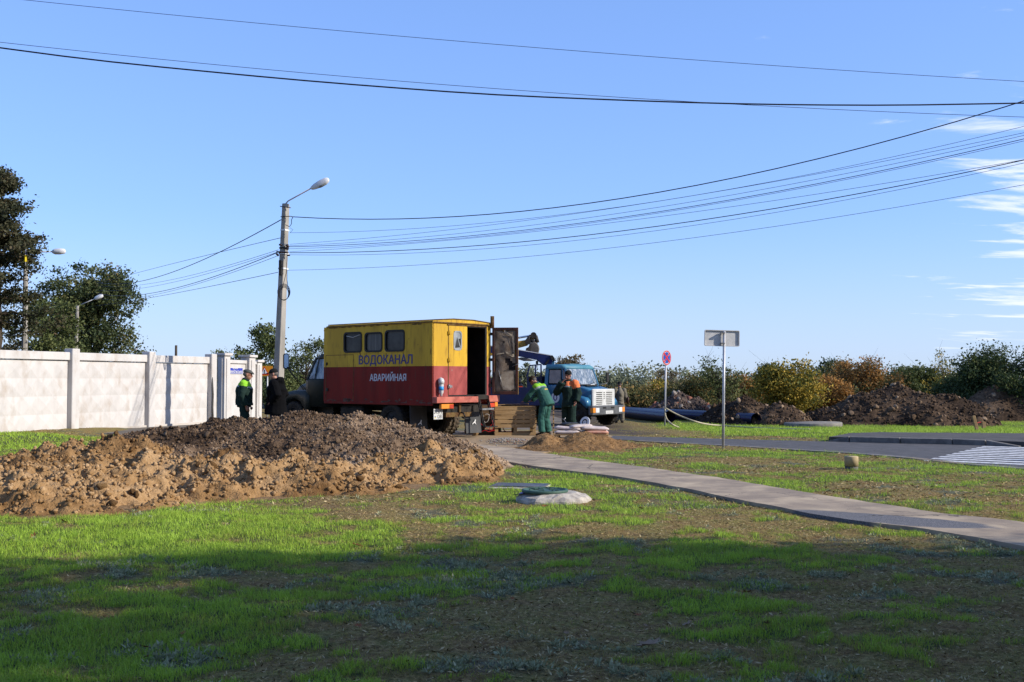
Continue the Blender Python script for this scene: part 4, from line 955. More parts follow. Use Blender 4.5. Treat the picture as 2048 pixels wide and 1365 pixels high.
for i_, (sx, sy, a1, a2, r_, lb) in enumerate([(562, 440, (420, 513), (245, 568), .016, 'thick cable sagging left from the pole top to the trees'), (562, 476, (420, 509), (240, 555), .010, 'uppermost thin wire running left from the pole'), (557, 500, (420, 541), (250, 573), .008, None), (557, 504, (420, 546), (255, 580), .008, None),
                               (554, 506, (420, 556), (268, 591), .014, None), (553, 513, (420, 560), (272, 596), .008, None), (556, 545, (420, 573), (275, 600), .010, 'lowest wire running left from the pole')]):
    A = P(sx, sy, 35.85); zb, sg = solve_wire(A, LB, [a1, a2])
    wire(A, Vector((LB[0], LB[1], zb)), sg, r_, lb or ['', '', 'third', 'fourth', 'fifth', 'sixth', ''][i_] + ' overhead wire from the top, sagging left from the concrete pole to the trees', 'wire_black' if r_ > .015 else 'wire_thin', 'wires running left from the concrete pole')
def span3(pts3, r_, lb, m, wig=0):
    rows = []; rhs = []; A = LPp; B = RP
    for px, py in pts3:
        d = ray(px, 682.5); u = d.x / d.y; dx, dy = B.x - A.x, B.y - A.y; t_ = (u * A.y - A.x) / (dx - u * dy); Yv = A.y + t_ * dy
        rows.append([1 - t_, t_, -4 * t_ * (1 - t_)]); rhs.append(P(px, py, Yv).z)
    s = np.linalg.lstsq(np.array(rows), np.array(rhs), rcond=None)[0]
    wire(Vector((A.x, A.y, s[0])), Vector((B.x, B.y, s[1])), s[2], r_, lb, m, 'wires crossing the upper sky', 60, wig)
span3([(35, 0), (1100, 98), (2048, 163)], .0042, 'uppermost thin wire crossing the whole sky', 'wire_thin')
span3([(0, 98), (500, 152), (900, 182), (1400, 205), (1700, 213), (2048, 207)], .012, 'thick twisted black cable crossing the whole sky', 'wire_black', .035)
span3([(0, 87), (600, 143), (1100, 188), (2048, 234)], .0042, 'thin wire just above then below the thick twisted cable', 'wire_thin')
# ------------------------------------------------------------------ row of lamp poles behind the wall
def lamppole(px, ptop, D, lx, ly, label, dx=0, group='lamp poles behind the white wall'):
    top = P(px, ptop, D); base = Vector((px2x(px - dx, D), D, 0)); t_ = thing('street_lamp', label, 'street lamp', base, 0, group)
    mb = MB(); mb.tube([(0, 0, -.1), top - base], [.19, .12], 8, smooth=False); mb.build('pole', 'pole_concrete', t_)
    e = P(lx, ly, D); e0 = P(px + 2, ptop, D); k = e0.lerp(e, .66)
    mb = MB(); mb.tube([e0 - base, k - base], .035, 6); mb.build('lamp_arm', 'galv', t_)
    mb = MB(); dd = e - k; mb.tube([k - base + dd * u for u in (0, .2, .6, .95, 1)], [(.07, .09), (.11, .16), (.12, .17), (.09, .13), (.04, .05)], 8); mb.build('lamp_head', 'lamp_white', t_)
    return t_, base
lamppole(52, 505, 58, 131, 503, 'lamp pole mostly hidden inside the brown conifer', 3)
t1, b1 = lamppole(155, 612, 84, 206, 591, 'tallest visible grey lamp pole in front of the round tree', 5)
t2, b2 = lamppole(197, 656, 119, 237, 635, 'lamp pole with a hanging flag in front of the round tree', 2)
lamppole(229, 682, 158, 263, 669, 'small distant lamp pole just right of the round tree', 1)
lamppole(258, 712, 200, 274, 697, 'farthest tiny lamp arm peeping over the wall', 0)
for px, y0, y1, D, lb in ((195, 633, 655, 118.5, 'blue and yellow flag hanging beside a lamp pole before the round tree'), (51, 500, 524, 53, 'blue and yellow flag half hidden in the brown conifer')):
    f = thing('flag', lb, 'flag', P(px, y1, D), 0, 'flags on the lamp poles'); h = P(px, y0, D).z - P(px, y1, D).z; w = h * .16
    for k, (z0, z1, m_) in enumerate(((0, .58, 'flag_yellow'), (.58, 1, 'flag_blue'))):
        mb = MB(); n = 4; vs = []; 
        for i in range(2):
            z = (z0, z1)[i] * h
            for j in range(7): u = j / 6; vs.append(((u - .5) * 2 * w * (1 - .5 * (z / h)), math.sin(u * 9 + z) * .08, z))
        mb.add(vs, [(j, j + 1, 8 + j, 7 + j) for j in range(6)], 0, True); mb.build('stripe', m_, f)
    mb = MB(); mb.tube([(0, 0, -.2), (0, 0, h * 1.08)], .025, 5); mb.build('staff', 'galv', f)
t_ = thing('wooden_post', 'thin dark post standing behind the white wall', 'post', (px2x(352, 70), 70, 0)); mb = MB(); mb.tube([(0, 0, 0), (0, 0, P(352, 691, 70).z)], [.10, .08], 7); mb.build('shaft', 'bark', t_)
# ------------------------------------------------------------------ signs
b0 = G(1446, 898); sg = thing('road_sign', 'blank grey back of a rectangular road sign on a tall thin pole', 'road sign', (b0.x, b0.y, 0))
mb = MB(); mb.tube([(0, 0, -.1), P(1448.5, 663, b0.y) - b0], .031, 10); mb.build('pole', 'galv', sg)
zt, zb = P(1447, 660.5, b0.y).z, P(1447, 693, b0.y).z; w = .84; M = Matrix.Translation((0, .05, (zt + zb) / 2)) @ Matrix.Rotation(R(6), 4, 'Z') @ Matrix.Rotation(R(1.2), 4, 'Y')
mb = MB(); h = zt - zb; o_ = rrect(w, h, .035); i_ = rrect(w - .035, h - .035, .02); mb.prism(o_, 'y', 0, .004, 0, M); mb.ring(o_, i_, 'y', -.03, 0, 0, M); mb.build('sign_plate', 'sign_back', sg)
for z in (-h * .32, h * .32):
    mb = MB(); mb.box(-.045, .045, -.10, -.02, z - .015, z + .015, 0, M); mb.build('clamp', 'steel', sg)
b0 = G(1329.5, 854); zc_ = P(1332, 716, b0.y).z; s2 = thing('no_stopping_sign', 'round blue sign with red border and red cross on a thin pole', 'road sign', (b0.x, b0.y, b0.z))
top = P(1332, 733, b0.y) - b0; mb = MB(); mb.tube([(0, 0, -.1), P(1332.3, 702, b0.y) - b0 + Vector((0, .03, 0))], .034, 10); mb.build('pole', 'galv', s2)
M = Matrix.Translation(P(1332, 716, b0.y) - b0 + Vector((.02, -.05, 0))) @ Matrix.Rotation(R(46), 4, 'Z'); rad = .295
circ = lambda r_, n=28: [(r_ * math.cos(2 * math.pi * i / n), r_ * math.sin(2 * math.pi * i / n)) for i in range(n)]
mb = MB(); mb.prism(circ(rad), 'y', 0, .015, 0, M); dsk = mb.build('sign_disc', 'white_paint', s2)
mb = MB(); mb.ring(circ(rad * .97), circ(rad * .82), 'y', -.006, -.001, 0, M); mb.build('red_border', 'sign_red', dsk)
mb = MB(); 
for k in range(4):
    a0 = R(90 * k); pts = [(math.cos(a0) * .13 * rad, math.sin(a0) * .13 * rad)] + [(rad * .76 * math.cos(a0 + R(u)), rad * .76 * math.sin(a0 + R(u))) for u in (-33, -20, 0, 20, 33)]
    mb.prism(pts, 'y', -.005, -.001, 0, M)
mb.build('blue_field', 'sign_blue', dsk)
mb = MB()
for a in (45, -45): mb.box(-rad * .84, rad * .84, -.0095 - a * .00002, -.0055, -.028, .028, 0, M @ Matrix.Rotation(R(a), 4, 'Y'))
mb.build('red_cross', 'sign_red', dsk)
# orange detour board behind the two men
b0 = Vector((px2x(531, 46), 46, 0)); so_ = thing('warning_board', 'orange roadworks board with a red triangle behind the man in the black jacket', 'road sign', b0)
x0, x1 = px2x(514, 46) - b0.x, px2x(545, 46) - b0.x; z0, z1 = P(530, 752.5, 46).z, P(530, 732.5, 46).z
mb = MB(); mb.box(x0, x1, 0, .02, z0, z1); mb.build('board', 'sign_orange', so_)
for xx_ in (x0 + .45, x1 - .05): mb = MB(); mb.tube([(xx_, .03, -.1), (xx_, .03, z1)], .028, 8); mb.build('leg', 'galv', so_)
cx = px2x(529.2, 46) - b0.x; cz = z0 + .05; tr = lambda s: [(cx - .19 * s, cz + .155 - .15 * s), (cx + .19 * s, cz + .155 - .15 * s), (cx, cz + .155 + .2 * s)]
mb = MB(); mb.prism(tr(1), 'y', -.006, 0); tg = mb.build('triangle', 'sign_red', so_)
mb = MB(); mb.prism(tr(.70), 'y', -.010, -.006); mb.build('triangle_field', 'white_paint', tg)
mb = MB(); mb.box(cx - .018, cx + .018, -.014, -.010, cz + .09, cz + .22); mb.box(cx - .016, cx + .016, -.014, -.010, cz + .05, cz + .075); mb.build('exclamation_mark', 'plate_ink', tg)
for k, s_ in enumerate(('Л', 'И', 'У')): lettering(s_, 'plate_ink', so_, (x0 + .05, -.001, z1 - .13 - .125 * k), (1, 0, 0), (0, 0, 1), .06, .06, .002, .02)
# ------------------------------------------------------------------ manhole, hatch, stub
mh = thing('manhole', 'round green manhole lid set in a chipped pale concrete ring on the grass', 'manhole', (MH.x, MH.y, -.025))
mb = MB(); n = 30; rr = random.Random(3); vs = []; 
prof = [(.50, -.05), (.485, .06), (.45, .095), (.36, .125), (.30, .150), (.0, .150)]
for k in range(n):
    a = 2 * math.pi * k / n; e = 1 + .05 * math.sin(2 * a + .5) + .02 * math.sin(5 * a) + rr.uniform(-.045, .03)
    for j, (r_, z) in enumerate(prof): rad_ = r_ * (e if j < 3 else 1); vs.append((rad_ * math.cos(a) * 1.0, rad_ * math.sin(a), z + (rr.uniform(-.012, .012) if 0 < j < 4 else 0)))
m_ = len(prof); mb.add(vs, [(k * m_ + j, ((k + 1) % n) * m_ + j, ((k + 1) % n) * m_ + j + 1, k * m_ + j + 1) for k in range(n) for j in range(m_ - 1)], 0, False); mb.build('concrete_ring', 'pale_concrete', mh)
lx = -.12; mb = MB(); mb.lathe([(0, .145), (.30, .145), (.31, .165), (.30, .185), (.275, .188), (.27, .176), (0, .176)], (lx, 0, 0), 'z', 32); ld = mb.build('lid', 'manhole_green', mh)
rr = random.Random(8)
for k in range(22):
    a = rr.uniform(0, 6.28); r_ = .25 * math.sqrt(rr.random()); s = rr.uniform(.015, .04); M = Matrix.Translation((lx + r_ * math.cos(a), r_ * math.sin(a), .181)) @ Matrix.Rotation(rr.choice([0, R(90), R(30)]), 4, 'Z')
    mb = MB(); mb.box(-s, s, -s * .35, s * .35, -.004, .006, 0, M); mb.build('raised_rib', 'manhole_green' if k % 3 else 'manhole_dark', ld, bevel=.002)
mb = MB(); mb.add([(-.55, -.02, .12), (-.36, -.16, .15), (-.30, .02, .16), (-.40, .10, .15), (-.50, .08, .10)], [(0, 1, 2, 3, 4)]); mb.build('plastic_scrap', 'street_blue', mh)
hs = thing('hatch_slab', 'flat dark square hatch with a pale concrete edge lying in the grass', 'hatch', (HT.x, HT.y, 0)); M = Matrix.Rotation(R(-12), 4, 'Z')
mb = MB(); mb.box(-.44, .40, -.30, .38, -.05, .03, 0, M); mb.build('frame', 'pale_concrete', hs, bevel=.01)
mb = MB(); mb.box(-.42, .38, -.16, .36, .031, .045, 0, M); mb.build('cover', 'hatch_dark', hs, bevel=.008)
p = G(1703, 943); st = thing('pipe_stub', 'short round concrete stub with a tan painted top in the litter beside the road', 'pipe stub', (p.x, p.y, 0))
mb = MB(); mb.lathe([(.0, -.05), (.112, -.05), (.112, .09), (0, .09)], (0, 0, 0), 'z', 24); mb.build('base', 'dark_concrete', st)
mb = MB(); mb.lathe([(0, .091), (.118, .091), (.118, .25), (.112, .262), (.0, .262)], (0, 0, 0), 'z', 24); mb.build('top', 'tan_paint', st)
# concrete discs, pipes, blocks, stakes on the far verge
p = G(1626, 853.5); o_ = MB().lathe([(0, -.02), (1.10, -.02), (1.12, .0), (1.12, .13), (1.09, .155), (0, .155)], (0, 0, 0), 'z', 40).build('concrete_disc', 'concrete', None, loc=(p.x, p.y, p.z + .01), rot=(0, R(-1), 0)); tag(o_, 'large flat round concrete cover lying on the far grass', 'concrete cover')
p = G(1660, 846); o_ = MB().lathe([(0, 0), (.62, .0), (.62, .10), (.30, .10), (.29, .08), (0, .08)], (0, 0, 0), 'z', 28).build('concrete_disc', 'pale_concrete', None, loc=(p.x, p.y, p.z + .03)); tag(o_, 'smaller concrete cover lying just behind the large one', 'concrete cover')
def pipe(a, b, r_, lb):
    a = V3(a); b = V3(b); t_ = thing('blue_pipe', lb, 'pipe', a, 0, 'long blue pipes beside the road'); mb = MB(); d = b - a
    n = 20; mb.tube([(0, 0, 0), d], r_, 20, caps=False); mb.tube([(0, 0, 0), d], r_ * .88, 20, caps=False); mb.build('pipe_wall', 'pipe_blue', t_)
    s = Vector((d.y, -d.x, 0)).normalized()
    for ang in (10, 38):
        off = (-s if s.y > 0 else s) * math.cos(R(ang)) * r_ * 1.0 + Vector((0, 0, math.sin(R(ang)) * r_ * 1.0)); mb = MB(); mb.bar(off, off + d, .02, .012); mb.build('stripe', 'pipe_stripe', t_)
pa, pb = G(1512, 851), G(1200, 830); pipe((pa.x, pa.y, -.25 + .24), (pb.x, pb.y, -.25 + .24), .25, 'nearest long dark blue pipe lying beside the road')
pipe((pa.x - 3.2, pa.y + 2.2, -.25 + .26), (pb.x - .4, pb.y + .9, -.25 + .30), .27, 'second long dark blue pipe lying behind the first')
def block(px, py, w, d, h, rz, lb, m='concrete'):
    p = G(px, py); t_ = MB(); t_.box(-w / 2, w / 2, -d / 2, d / 2, -.05, h); o_ = t_.build('concrete_block', m, None, bevel=.03, loc=(p.x, p.y, p.z), rot=(0, 0, R(rz))); tag(o_, lb, 'concrete block'); return o_
block(1363, 829, 2.0, .7, .95, -14, 'long grey concrete block in front of the rubble heap', 'dark_concrete')
block(1285, 824, 1.0, .8, .85, -20, 'square concrete block in front of the crouching man in blue', 'dark_concrete')
for a, b_, w, lb in (((1955, 862), (1947, 832), .10, 'pale wooden stake leaning left in the far grass'), ((1968, 858), (1967, 844), .13, 'short wooden stub beside the leaning stake')):
    p = G(*a); q_ = P(b_[0], b_[1], p.y); mb = MB(); mb.bar(Vector((0, 0, -.05)), q_ - p, w, w * .8, up=(0, 1, 0)); o_ = mb.build('wooden_stake', 'wood', None, bevel=.008, loc=p); tag(o_, lb, 'stake', 'stakes before the largest earth heap')
p1, p2 = P(1951, 848, 38.6), P(1966, 845, 39.5); mb = MB(); mb.tube([p1, p1.lerp(p2, .5) + Vector((0, 0, .03)), p2], .012, 5); o_ = mb.build('barrier_tape', 'hose_red', None); tag(o_, 'thin red string tied between the two wooden stakes', 'string')
# pale hose from sign post across the grass
def cable(pts, r_, m, name, lb, cat, n=6, jit=0):
    l = [V3(p) for p in pts]; out_ = []
    for i in range(len(l) - 1):
        p0 = l[max(i - 1, 0)]; p1 = l[i]; p2 = l[i + 1]; p3 = l[min(i + 2, len(l) - 1)]
        for k in range(n):
            t_ = k / n; out_.append(.5 * ((2 * p1) + (p2 - p0) * t_ + (2 * p0 - 5 * p1 + 4 * p2 - p3) * t_ * t_ + (3 * p1 - p0 - 3 * p2 + p3) * t_ ** 3))
    out_.append(l[-1]); mb = MB(); mb.tube(out_, r_, 6); o_ = mb.build(name, m, None); tag(o_, lb, cat); return o_
def gz(px, py, h): p = G(px, py); p.z += h; return p
cable([P(1330, 816, 39.6), P(1360, 832, 39.6), P(1400, 846, 39.4), gz(1440, 853.5, .04), gz(1500, 857, .03), gz(1560, 859.5, .03), gz(1620, 861, .03)], .03, 'rope_pale', 'rope', 'pale yellow rope running from the round sign pole down over the grass', 'rope')
cable([P(1330, 818, 39.7), P(1331, 832, 39.6), P(1336, 842, 39.5), P(1346, 850, 39.0), gz(1358, 857, .03)], .028, 'rope_pale', 'rope', 'pale rope hanging from the round sign pole and curling on the ground', 'rope')
# wooden crate
def crate(name, lb, x0, y0, w, d, h, rz, boards, m='wood'):
    t_ = thing(name, lb, 'crate', (x0, y0, 0), R(rz), 'wooden crates behind the yellow and red truck'); r_ = random.Random(len(lb))
    bz = [(0, .105), *[(.235 + .125 * i, .235 + .125 * i + .100) for i in range(boards)]]
    for z0, z1 in bz:
        cuts = [0, w] if z0 == 0 else [0, w * r_.uniform(.45, .58), w]
        for fy in (0, d):
            if z0 == 0 or True:
                for a, b_ in zip(cuts[:-1], cuts[1:]):
                    q_ = r_.uniform(-.004, .004); mb = MB(); mb.box(a + .002, b_ - .002, fy + q_ - .012, fy + q_ + .012, z0, z1 + r_.uniform(-.006, .003)); mb.build('plank', m, t_, bevel=.003)
        for fx in (0, w):
            mb = MB(); mb.box(fx - .012, fx + .012, .016, d - .016, z0, z1); mb.build('plank', m, t_, bevel=.003)
    for bx_ in (.05, w / 2, w - .05):
        for by in (.07, d / 2, d - .07):
            mb = MB(); mb.box(bx_ - .048, bx_ + .048, by - .05, by + .05, .106, .234); mb.build('block', m, t_, bevel=.004)
    for k in range(5):
        y = .03 + (d - .12) * k / 4; mb = MB(); mb.box(.02, w - .02, y, y + .10, .236, .256); mb.build('deck_board', 'wood_old', t_, bevel=.003)
    return t_
cr = crate('wooden_crate', 'pale wooden crate of wide planks in front of the man leaning on it', px2x(989.5, 30.6), 30.6, 1.18, .8, .9, 5, 5)
for a, b_ in (((.1, .3, .885), (.75, .45, .90)), ((.25, .5, .885), (1.0, .35, .905)), ((.0, .12, .885), (.5, .10, .90))):
    mb = MB(); mb.bar(a, b_, .09, .02); mb.build('loose_plank', 'wood', cr, bevel=.003)
cr2 = crate('wooden_crate', 'brown wooden crate half hidden behind the truck steps and mudflap', px2x(931, 31.6), 31.6, 1.05, .8, .9, 4, 5, 'wood_old')
for a, b_ in (((.45, -.03, .16), (.92, -.05, .42)), ((.42, -.03, .50), (.86, -.05, .66))):
    mb = MB(); mb.bar(a, b_, .07, .02, up=(0, 1, 0)); mb.build('brace_plank', 'wood_old', cr2, bevel=.003)
tr_ = thing('black_tray', 'low black plastic tray under the red cables beside the crate', 'tray', P(972, 870, 30.9)); tr_.location.z = 0
mb = MB(); mb.add([(-.28, -.15, 0), (.26, -.15, 0), (.26, .3, 0), (-.28, .3, 0), (-.33, -.2, .14), (.28, -.2, .14), (.28, .35, .14), (-.33, .35, .14)], [(0, 1, 2, 3), (0, 1, 5, 4), (1, 2, 6, 5), (2, 3, 7, 6), (3, 0, 4, 7)]); mb.build('tray_body', 'plastic_dark', tr_)
mb = MB(); mb.tube([(-.33, -.2, .14), (.28, -.2, .14), (.28, .35, .14), (-.33, .35, .14), (-.33, -.2, .14)], .012, 5); mb.build('tray_rim', 'plastic_dark', tr_)
Yc = 30.35
cable([P(981, 806, Yc), P(983, 822, Yc), P(980, 834, Yc), P(985, 845, Yc), P(979, 856, Yc), P(984, 862, Yc), P(990, 861, Yc)], .012, 'hose_red', 'red_cable', 'red cable tangled down the left corner of the pale crate', 'cable')
cable([P(970, 829, Yc), P(978, 830, Yc), P(976, 842, Yc), P(970, 845, Yc), P(966, 837, Yc), P(967, 832, Yc)], .009, 'hose_white', 'white_cable', 'pale cable looping below the truck steps', 'cable')
cable([P(959, 845, Yc), P(968, 854, Yc), P(977, 859, Yc), P(982, 864, Yc)], .008, 'hose_red', 'red_cable', 'thin red cable running from the right mudflap to the tray', 'cable')
cable([P(963, 864, Yc), P(970, 861, Yc), P(978, 864, Yc), P(985, 860, Yc), P(986, 848, Yc), P(983, 838, Yc)], .010, 'hose_red', 'red_cable', 'red cable lying on the black tray', 'cable')
cable([P(1006, 856, 30.9), P(1009, 862, 30.85), P(1016, 864, 30.8), P(1022, 864.5, 30.9)], .012, 'hose_red', 'red_cable', 'red cable seen through the left gap under the pale crate', 'cable')
cable([P(996, 863, 30.9), P(1003, 864, 30.85), P(1012, 864.5, 30.9)], .012, 'letter_blue', 'blue_cable', 'violet cable seen through the left gap under the pale crate', 'cable')
mb = MB(); p = P(951, 871, 30.3); mb.bar((-.05, 0, .0), (.05, .02, .13), .12, .02, up=(0, 1, 0)); o_ = mb.build('wood_offcut', 'wood', None, loc=(p.x, p.y, 0)); tag(o_, 'small wooden offcut leaning by the right mudflap', 'plank')
# marked wooden lath
p = P(1107, 872, 30.4); t_ = thing('measuring_lath', 'upright wooden measuring lath between the two green dressed workers', 'lath', (p.x, p.y, 0)); zt = P(1107, 812, 30.4).z
mb = MB(); mb.box(-.018, .018, -.012, .012, 0, zt); mb.build('lath', 'wood', t_, bevel=.002)
for k in range(6): mb = MB(); z = .1 + k * .125; mb.box(-.0195, .0195, -.0135, .0135, z, z + .035); mb.build('dark_mark', 'bark', t_)
# pallet with sacks
p = G(1163, 878.5); pl_ = thing('pallet', 'low wooden pallet carrying white sacks beside the sand heap', 'pallet', (p.x, p.y, 0), R(-6)); W2 = .72
for k in range(6):
    y = -.35 + .14 * k; mb = MB(); mb.box(-W2, W2, y, y + .10, .115, .138); mb.build('deck_board', 'wood', pl_, bevel=.003)
for k in range(3):
    y = -.35 + .35 * k; mb = MB(); mb.box(-W2, W2, y, y + .09, 0, .02); mb.build('base_board', 'wood_old', pl_, bevel=.003)
    for x in (-W2, -.06, W2 - .12): mb = MB(); mb.box(x, x + .12, y, y + .09, .021, .114); mb.build('block', 'wood_old', pl_, bevel=.004)
def sack(x, y, z, lx, ly, lz, rz, m, lb, sd, tilt=0):
    bm = bmesh.new(); bmesh.ops.create_cube(bm, size=1); bmesh.ops.subdivide_edges(bm, edges=bm.edges[:], cuts=7, use_grid_fill=True)
    for v in bm.verts:
        u, w, h = v.co.x * 2, v.co.y * 2, v.co.z * 2; e = (1 - abs(u) ** 5) * (1 - abs(w) ** 5); hh = .25 + .75 * e ** .6
        nn = (float(vn(u * 2.5 + sd, w * 2.5 + h, sd)) - .5) * .35 * (1 if h > 0 else .2)
        v.co = Vector((u * lx / 2 * (1 - .04 * abs(w) ** 4), w * ly / 2 * (1 - .05 * abs(u) ** 4), (h * hh + nn) * lz / 2))
    me = bpy.data.meshes.new('sack'); bm.to_mesh(me); bm.free(); me.polygons.foreach_set('use_smooth', [True] * len(me.polygons)); me.materials.append(MATS[m])
    o_ = obj('sack', me, None, (p.x + x, p.y + y, z + lz / 2), (0, R(tilt), R(rz))); tag(o_, lb, 'sack', 'sacks stacked on the pallet'); return o_
sack(-.38, -.10, .138, .70, .44, .11, -6, 'sack', 'white sack at the left front bottom of the pallet', 1); sack(.36, -.12, .138, .72, .44, .10, -4, 'sack_print', 'orange printed sack at the right front bottom of the pallet', 2)
sack(-.34, .22, .138, .7, .42, .11, -8, 'sack', 'white sack at the left back of the pallet', 3); sack(.38, .22, .138, .7, .42, .11, 0, 'sack', 'white sack at the right back of the pallet', 4)
sack(-.36, 0, .24, .74, .5, .11, -10, 'sack', 'crumpled white sack on top at the left end of the pallet', 5, 3); sack(.34, -.02, .235, .76, .5, .12, 6, 'sack', 'bright white sack on top at the right end of the pallet', 6, 3)
sack(-.05, -.05, .31, .6, .4, .09, 20, 'sack', 'topmost pinkish white sack in the middle of the pallet', 7, -4)
mb = MB(); pts = []; o_ = sack(-.30, .12, .34, .5, .3, .10, 30, 'plastic_dark', 'dark tool bag lying on the sacks before the worker with orange shoulders', 9)
o_['group'] = 'tools on the sacks'; o_['category'] = 'bag'; o_.name = 'tool_bag'
# dropped flange
p_ = P(1170, 845, 29.2); fl = thing('white_flange', 'round white flange ring leaning upright on the sacks', 'pipe flange', p_); M = Matrix.Rotation(R(-38), 4, 'Z') @ Matrix.Rotation(R(-16), 4, 'X') @ Matrix.Rotation(R(14), 4, 'Y')
mb = MB(); mb.ring(circ(.155), circ(.085), 'y', -.012, .012, 0, M); mb.build('disc', 'flange', fl, bevel=.003)
mb = MB(); mb.ring(circ(.088, 20), circ(.078, 20), 'y', -.014, .10, 0, M); mb.build('collar', 'dark_concrete', fl)
mb = MB(); mb.ring(circ(.05, 16), circ(.022, 16), 'y', -.02, .05, 0, M); mb.bar(M @ Vector((-.08, .03, 0)), M @ Vector((.08, .03, 0)), .02, .02); mb.build('hub', 'flange', fl)
mb = MB(); mb.tube([P(1128, 840, 29.5), P(1134, 848, 29.4), P(1143, 852, 29.3)], .012, 6); mb.tube([P(1131, 836, 29.5), P(1128, 840, 29.5), P(1125, 838, 29.5)], .014, 6); o_ = mb.build('wrench', 'steel', None); tag(o_, 'steel wrench sticking out of the dark tool bag', 'tool')
# litter on top of the heap
for (px, py, m_, s, lb) in ((661, 838, 'lamp_red', .09, 'crumpled red and white plastic bag on top of the dark heap'), (645, 838, 'flange', .06, 'small white plastic scrap on top of the dark heap'), (704, 838, 'sack', .05, 'pale scrap at the right of the dark heap top'), (758, 966, 'sack', .05, 'cream scrap at the foot of the clay heap')):
    Yq = 20.6 if py < 900 else G(px, py).y; p = P(px, py, Yq); mb = MB(); rr = random.Random(px)
    n = 9; vs = [(0, 0, s * .6)] + [(math.cos(6.28 * i / n) * s * rr.uniform(.5, 1.5), math.sin(6.28 * i / n) * s * rr.uniform(.5, 1.4), rr.uniform(-.3, .5) * s) for i in range(n)]
    mb.add(vs, [(0, 1 + i, 1 + (i + 1) % n) for i in range(n)], 0, False); o_ = mb.build('plastic_scrap', m_, None, loc=p); tag(o_, lb, 'litter')
# ------------------------------------------------------------------ vehicles
def wheel_mesh(Rr, wid, m, name, lugs=26, hub='under_metal'):
    """axis along y, centred"""
    mb = MB(); h = wid / 2; ri = Rr * .60
    mb.lathe([(ri, -h * .7), (ri + .03, -h * .86), (Rr * .84, -h), (Rr * .93, -h * .93), (Rr * .965, -h * .72), (Rr * .972, 0), (Rr * .965, h * .72), (Rr * .93, h * .93), (Rr * .84, h), (ri + .03, h * .86), (ri, h * .7)], (0, 0, 0), 'y', 36)
    for k in range(lugs):
        a = 2 * math.pi * k / lugs
        for s in (-1, 1):
            M = Matrix.Rotation(a + (.5 * 2 * math.pi / lugs if s > 0 else 0), 4, 'Y'); y0, y1 = (.02 * wid, h * .95) if s > 0 else (-h * .95, -.02 * wid)
            mb.add([(-.035 * 1.0, y0, Rr * .955), (.035, y0, Rr * .955), (.045, y1, Rr * .945), (-.02, y1, Rr * .945), (-.028, y0, Rr), (.026, y0, Rr), (.036, y1, Rr * .985), (-.012, y1, Rr * .985)], [(0, 1, 2, 3), (4, 5, 6, 7), (0, 1, 5, 4), (1, 2, 6, 5), (2, 3, 7, 6), (3, 0, 4, 7)], 0, False, M)
    return mb.mesh(name, m)
def rim_mesh(Rr, wid, m='under_metal', dish=.06):
    mb = MB(); h = wid / 2; r_ = Rr * .60
    mb.lathe([(r_ + .012, -h * .72), (r_ + .012, -h * .62), (r_ * .93, -h * .6), (r_ * .9, 0), (r_ * .9, h * .45), (r_ * .93, h * .6), (r_ + .012, h * .62), (r_ + .012, h * .75), (r_ * .96, h * .75)], (0, 0, 0), 'y', 30)
    mb.lathe([(r_ * .90, dish), (r_ * .62, dish + .015), (r_ * .55, dish + .05), (.11, dish + .05), (.10, dish + .11), (0, dish + .12)], (0, 0, 0), 'y', 24)
    for k in range(6):
        a = k * math.pi / 3; mb.cyl((math.cos(a) * .15, dish + .04, math.sin(a) * .15), (math.cos(a) * .15, dish + .08, math.sin(a) * .15), .016, seg=6)
    return mb.mesh('rim', m)
def put_wheel(root, me, rim, x, y, z, flip, sc=1):
    o = obj('wheel', me, root, (x, y, z), (0, random.uniform(0, 3), math.pi if flip else 0), (sc,) * 3); obj('rim', rim, o); return o
W1 = wheel_mesh(.485, .25, 'tyre', 'wheel'); W1m = wheel_mesh(.485, .25, 'tyre_muddy', 'wheel'); RM1 = rim_mesh(.485, .25)
tk = thing('repair_truck', 'yellow and red box body repair truck with dark khaki cab and open rear door', 'truck', (-1.35, 29.27, 0), math.atan2(.652, -.757))
HW = 1.15; L = 4.42; Z0, Z1, ZM = .97, 3.18, 1.965
def wall_cells(mb, a0, a1, b0, b1, holes, mk):
    As = sorted({a0, a1, *[v for h in holes for v in (h[0], h[1])]}); Bs = sorted({b0, b1, *[v for h in holes for v in (h[2], h[3])]})
    for i in range(len(As) - 1):
        for j in range(len(Bs) - 1):
            ca, cb = (As[i] + As[i + 1]) / 2, (Bs[j] + Bs[j + 1]) / 2
            if any(h[0] < ca < h[1] and h[2] < cb < h[3] for h in holes): continue
            mk(mb, As[i], As[i + 1], Bs[j], Bs[j + 1])
wins = [(2.82, 3.56, 2.39, 2.93), (1.97, 2.66, 2.39, 2.90), (1.08, 1.83, 2.39, 2.94)]
mb = MB(); wall_cells(mb, .03, L, ZM, Z1 - .06, wins, lambda m_, a, b_, c, d: m_.box(a, b_, HW - .05, HW, c, d)); lw = mb.build('side_wall_upper', 'yellow', tk)
mb = MB(); mb.box(.03, L, HW - .05, HW, Z0, ZM); ll = mb.build('side_wall_lower', 'red', tk)
rw_h = [(1.1, 1.75, 2.40, 2.92)]
mb = MB(); wall_cells(mb, .03, L, ZM, Z1 - .06, rw_h, lambda m_, a, b_, c, d: m_.box(a, b_, -HW, -HW + .05, c, d)); mb.build('side_wall_upper', 'yellow', tk)
mb = MB(); mb.box(.03, L, -HW, -HW + .05, Z0, ZM); mb.build('side_wall_lower', 'red', tk)
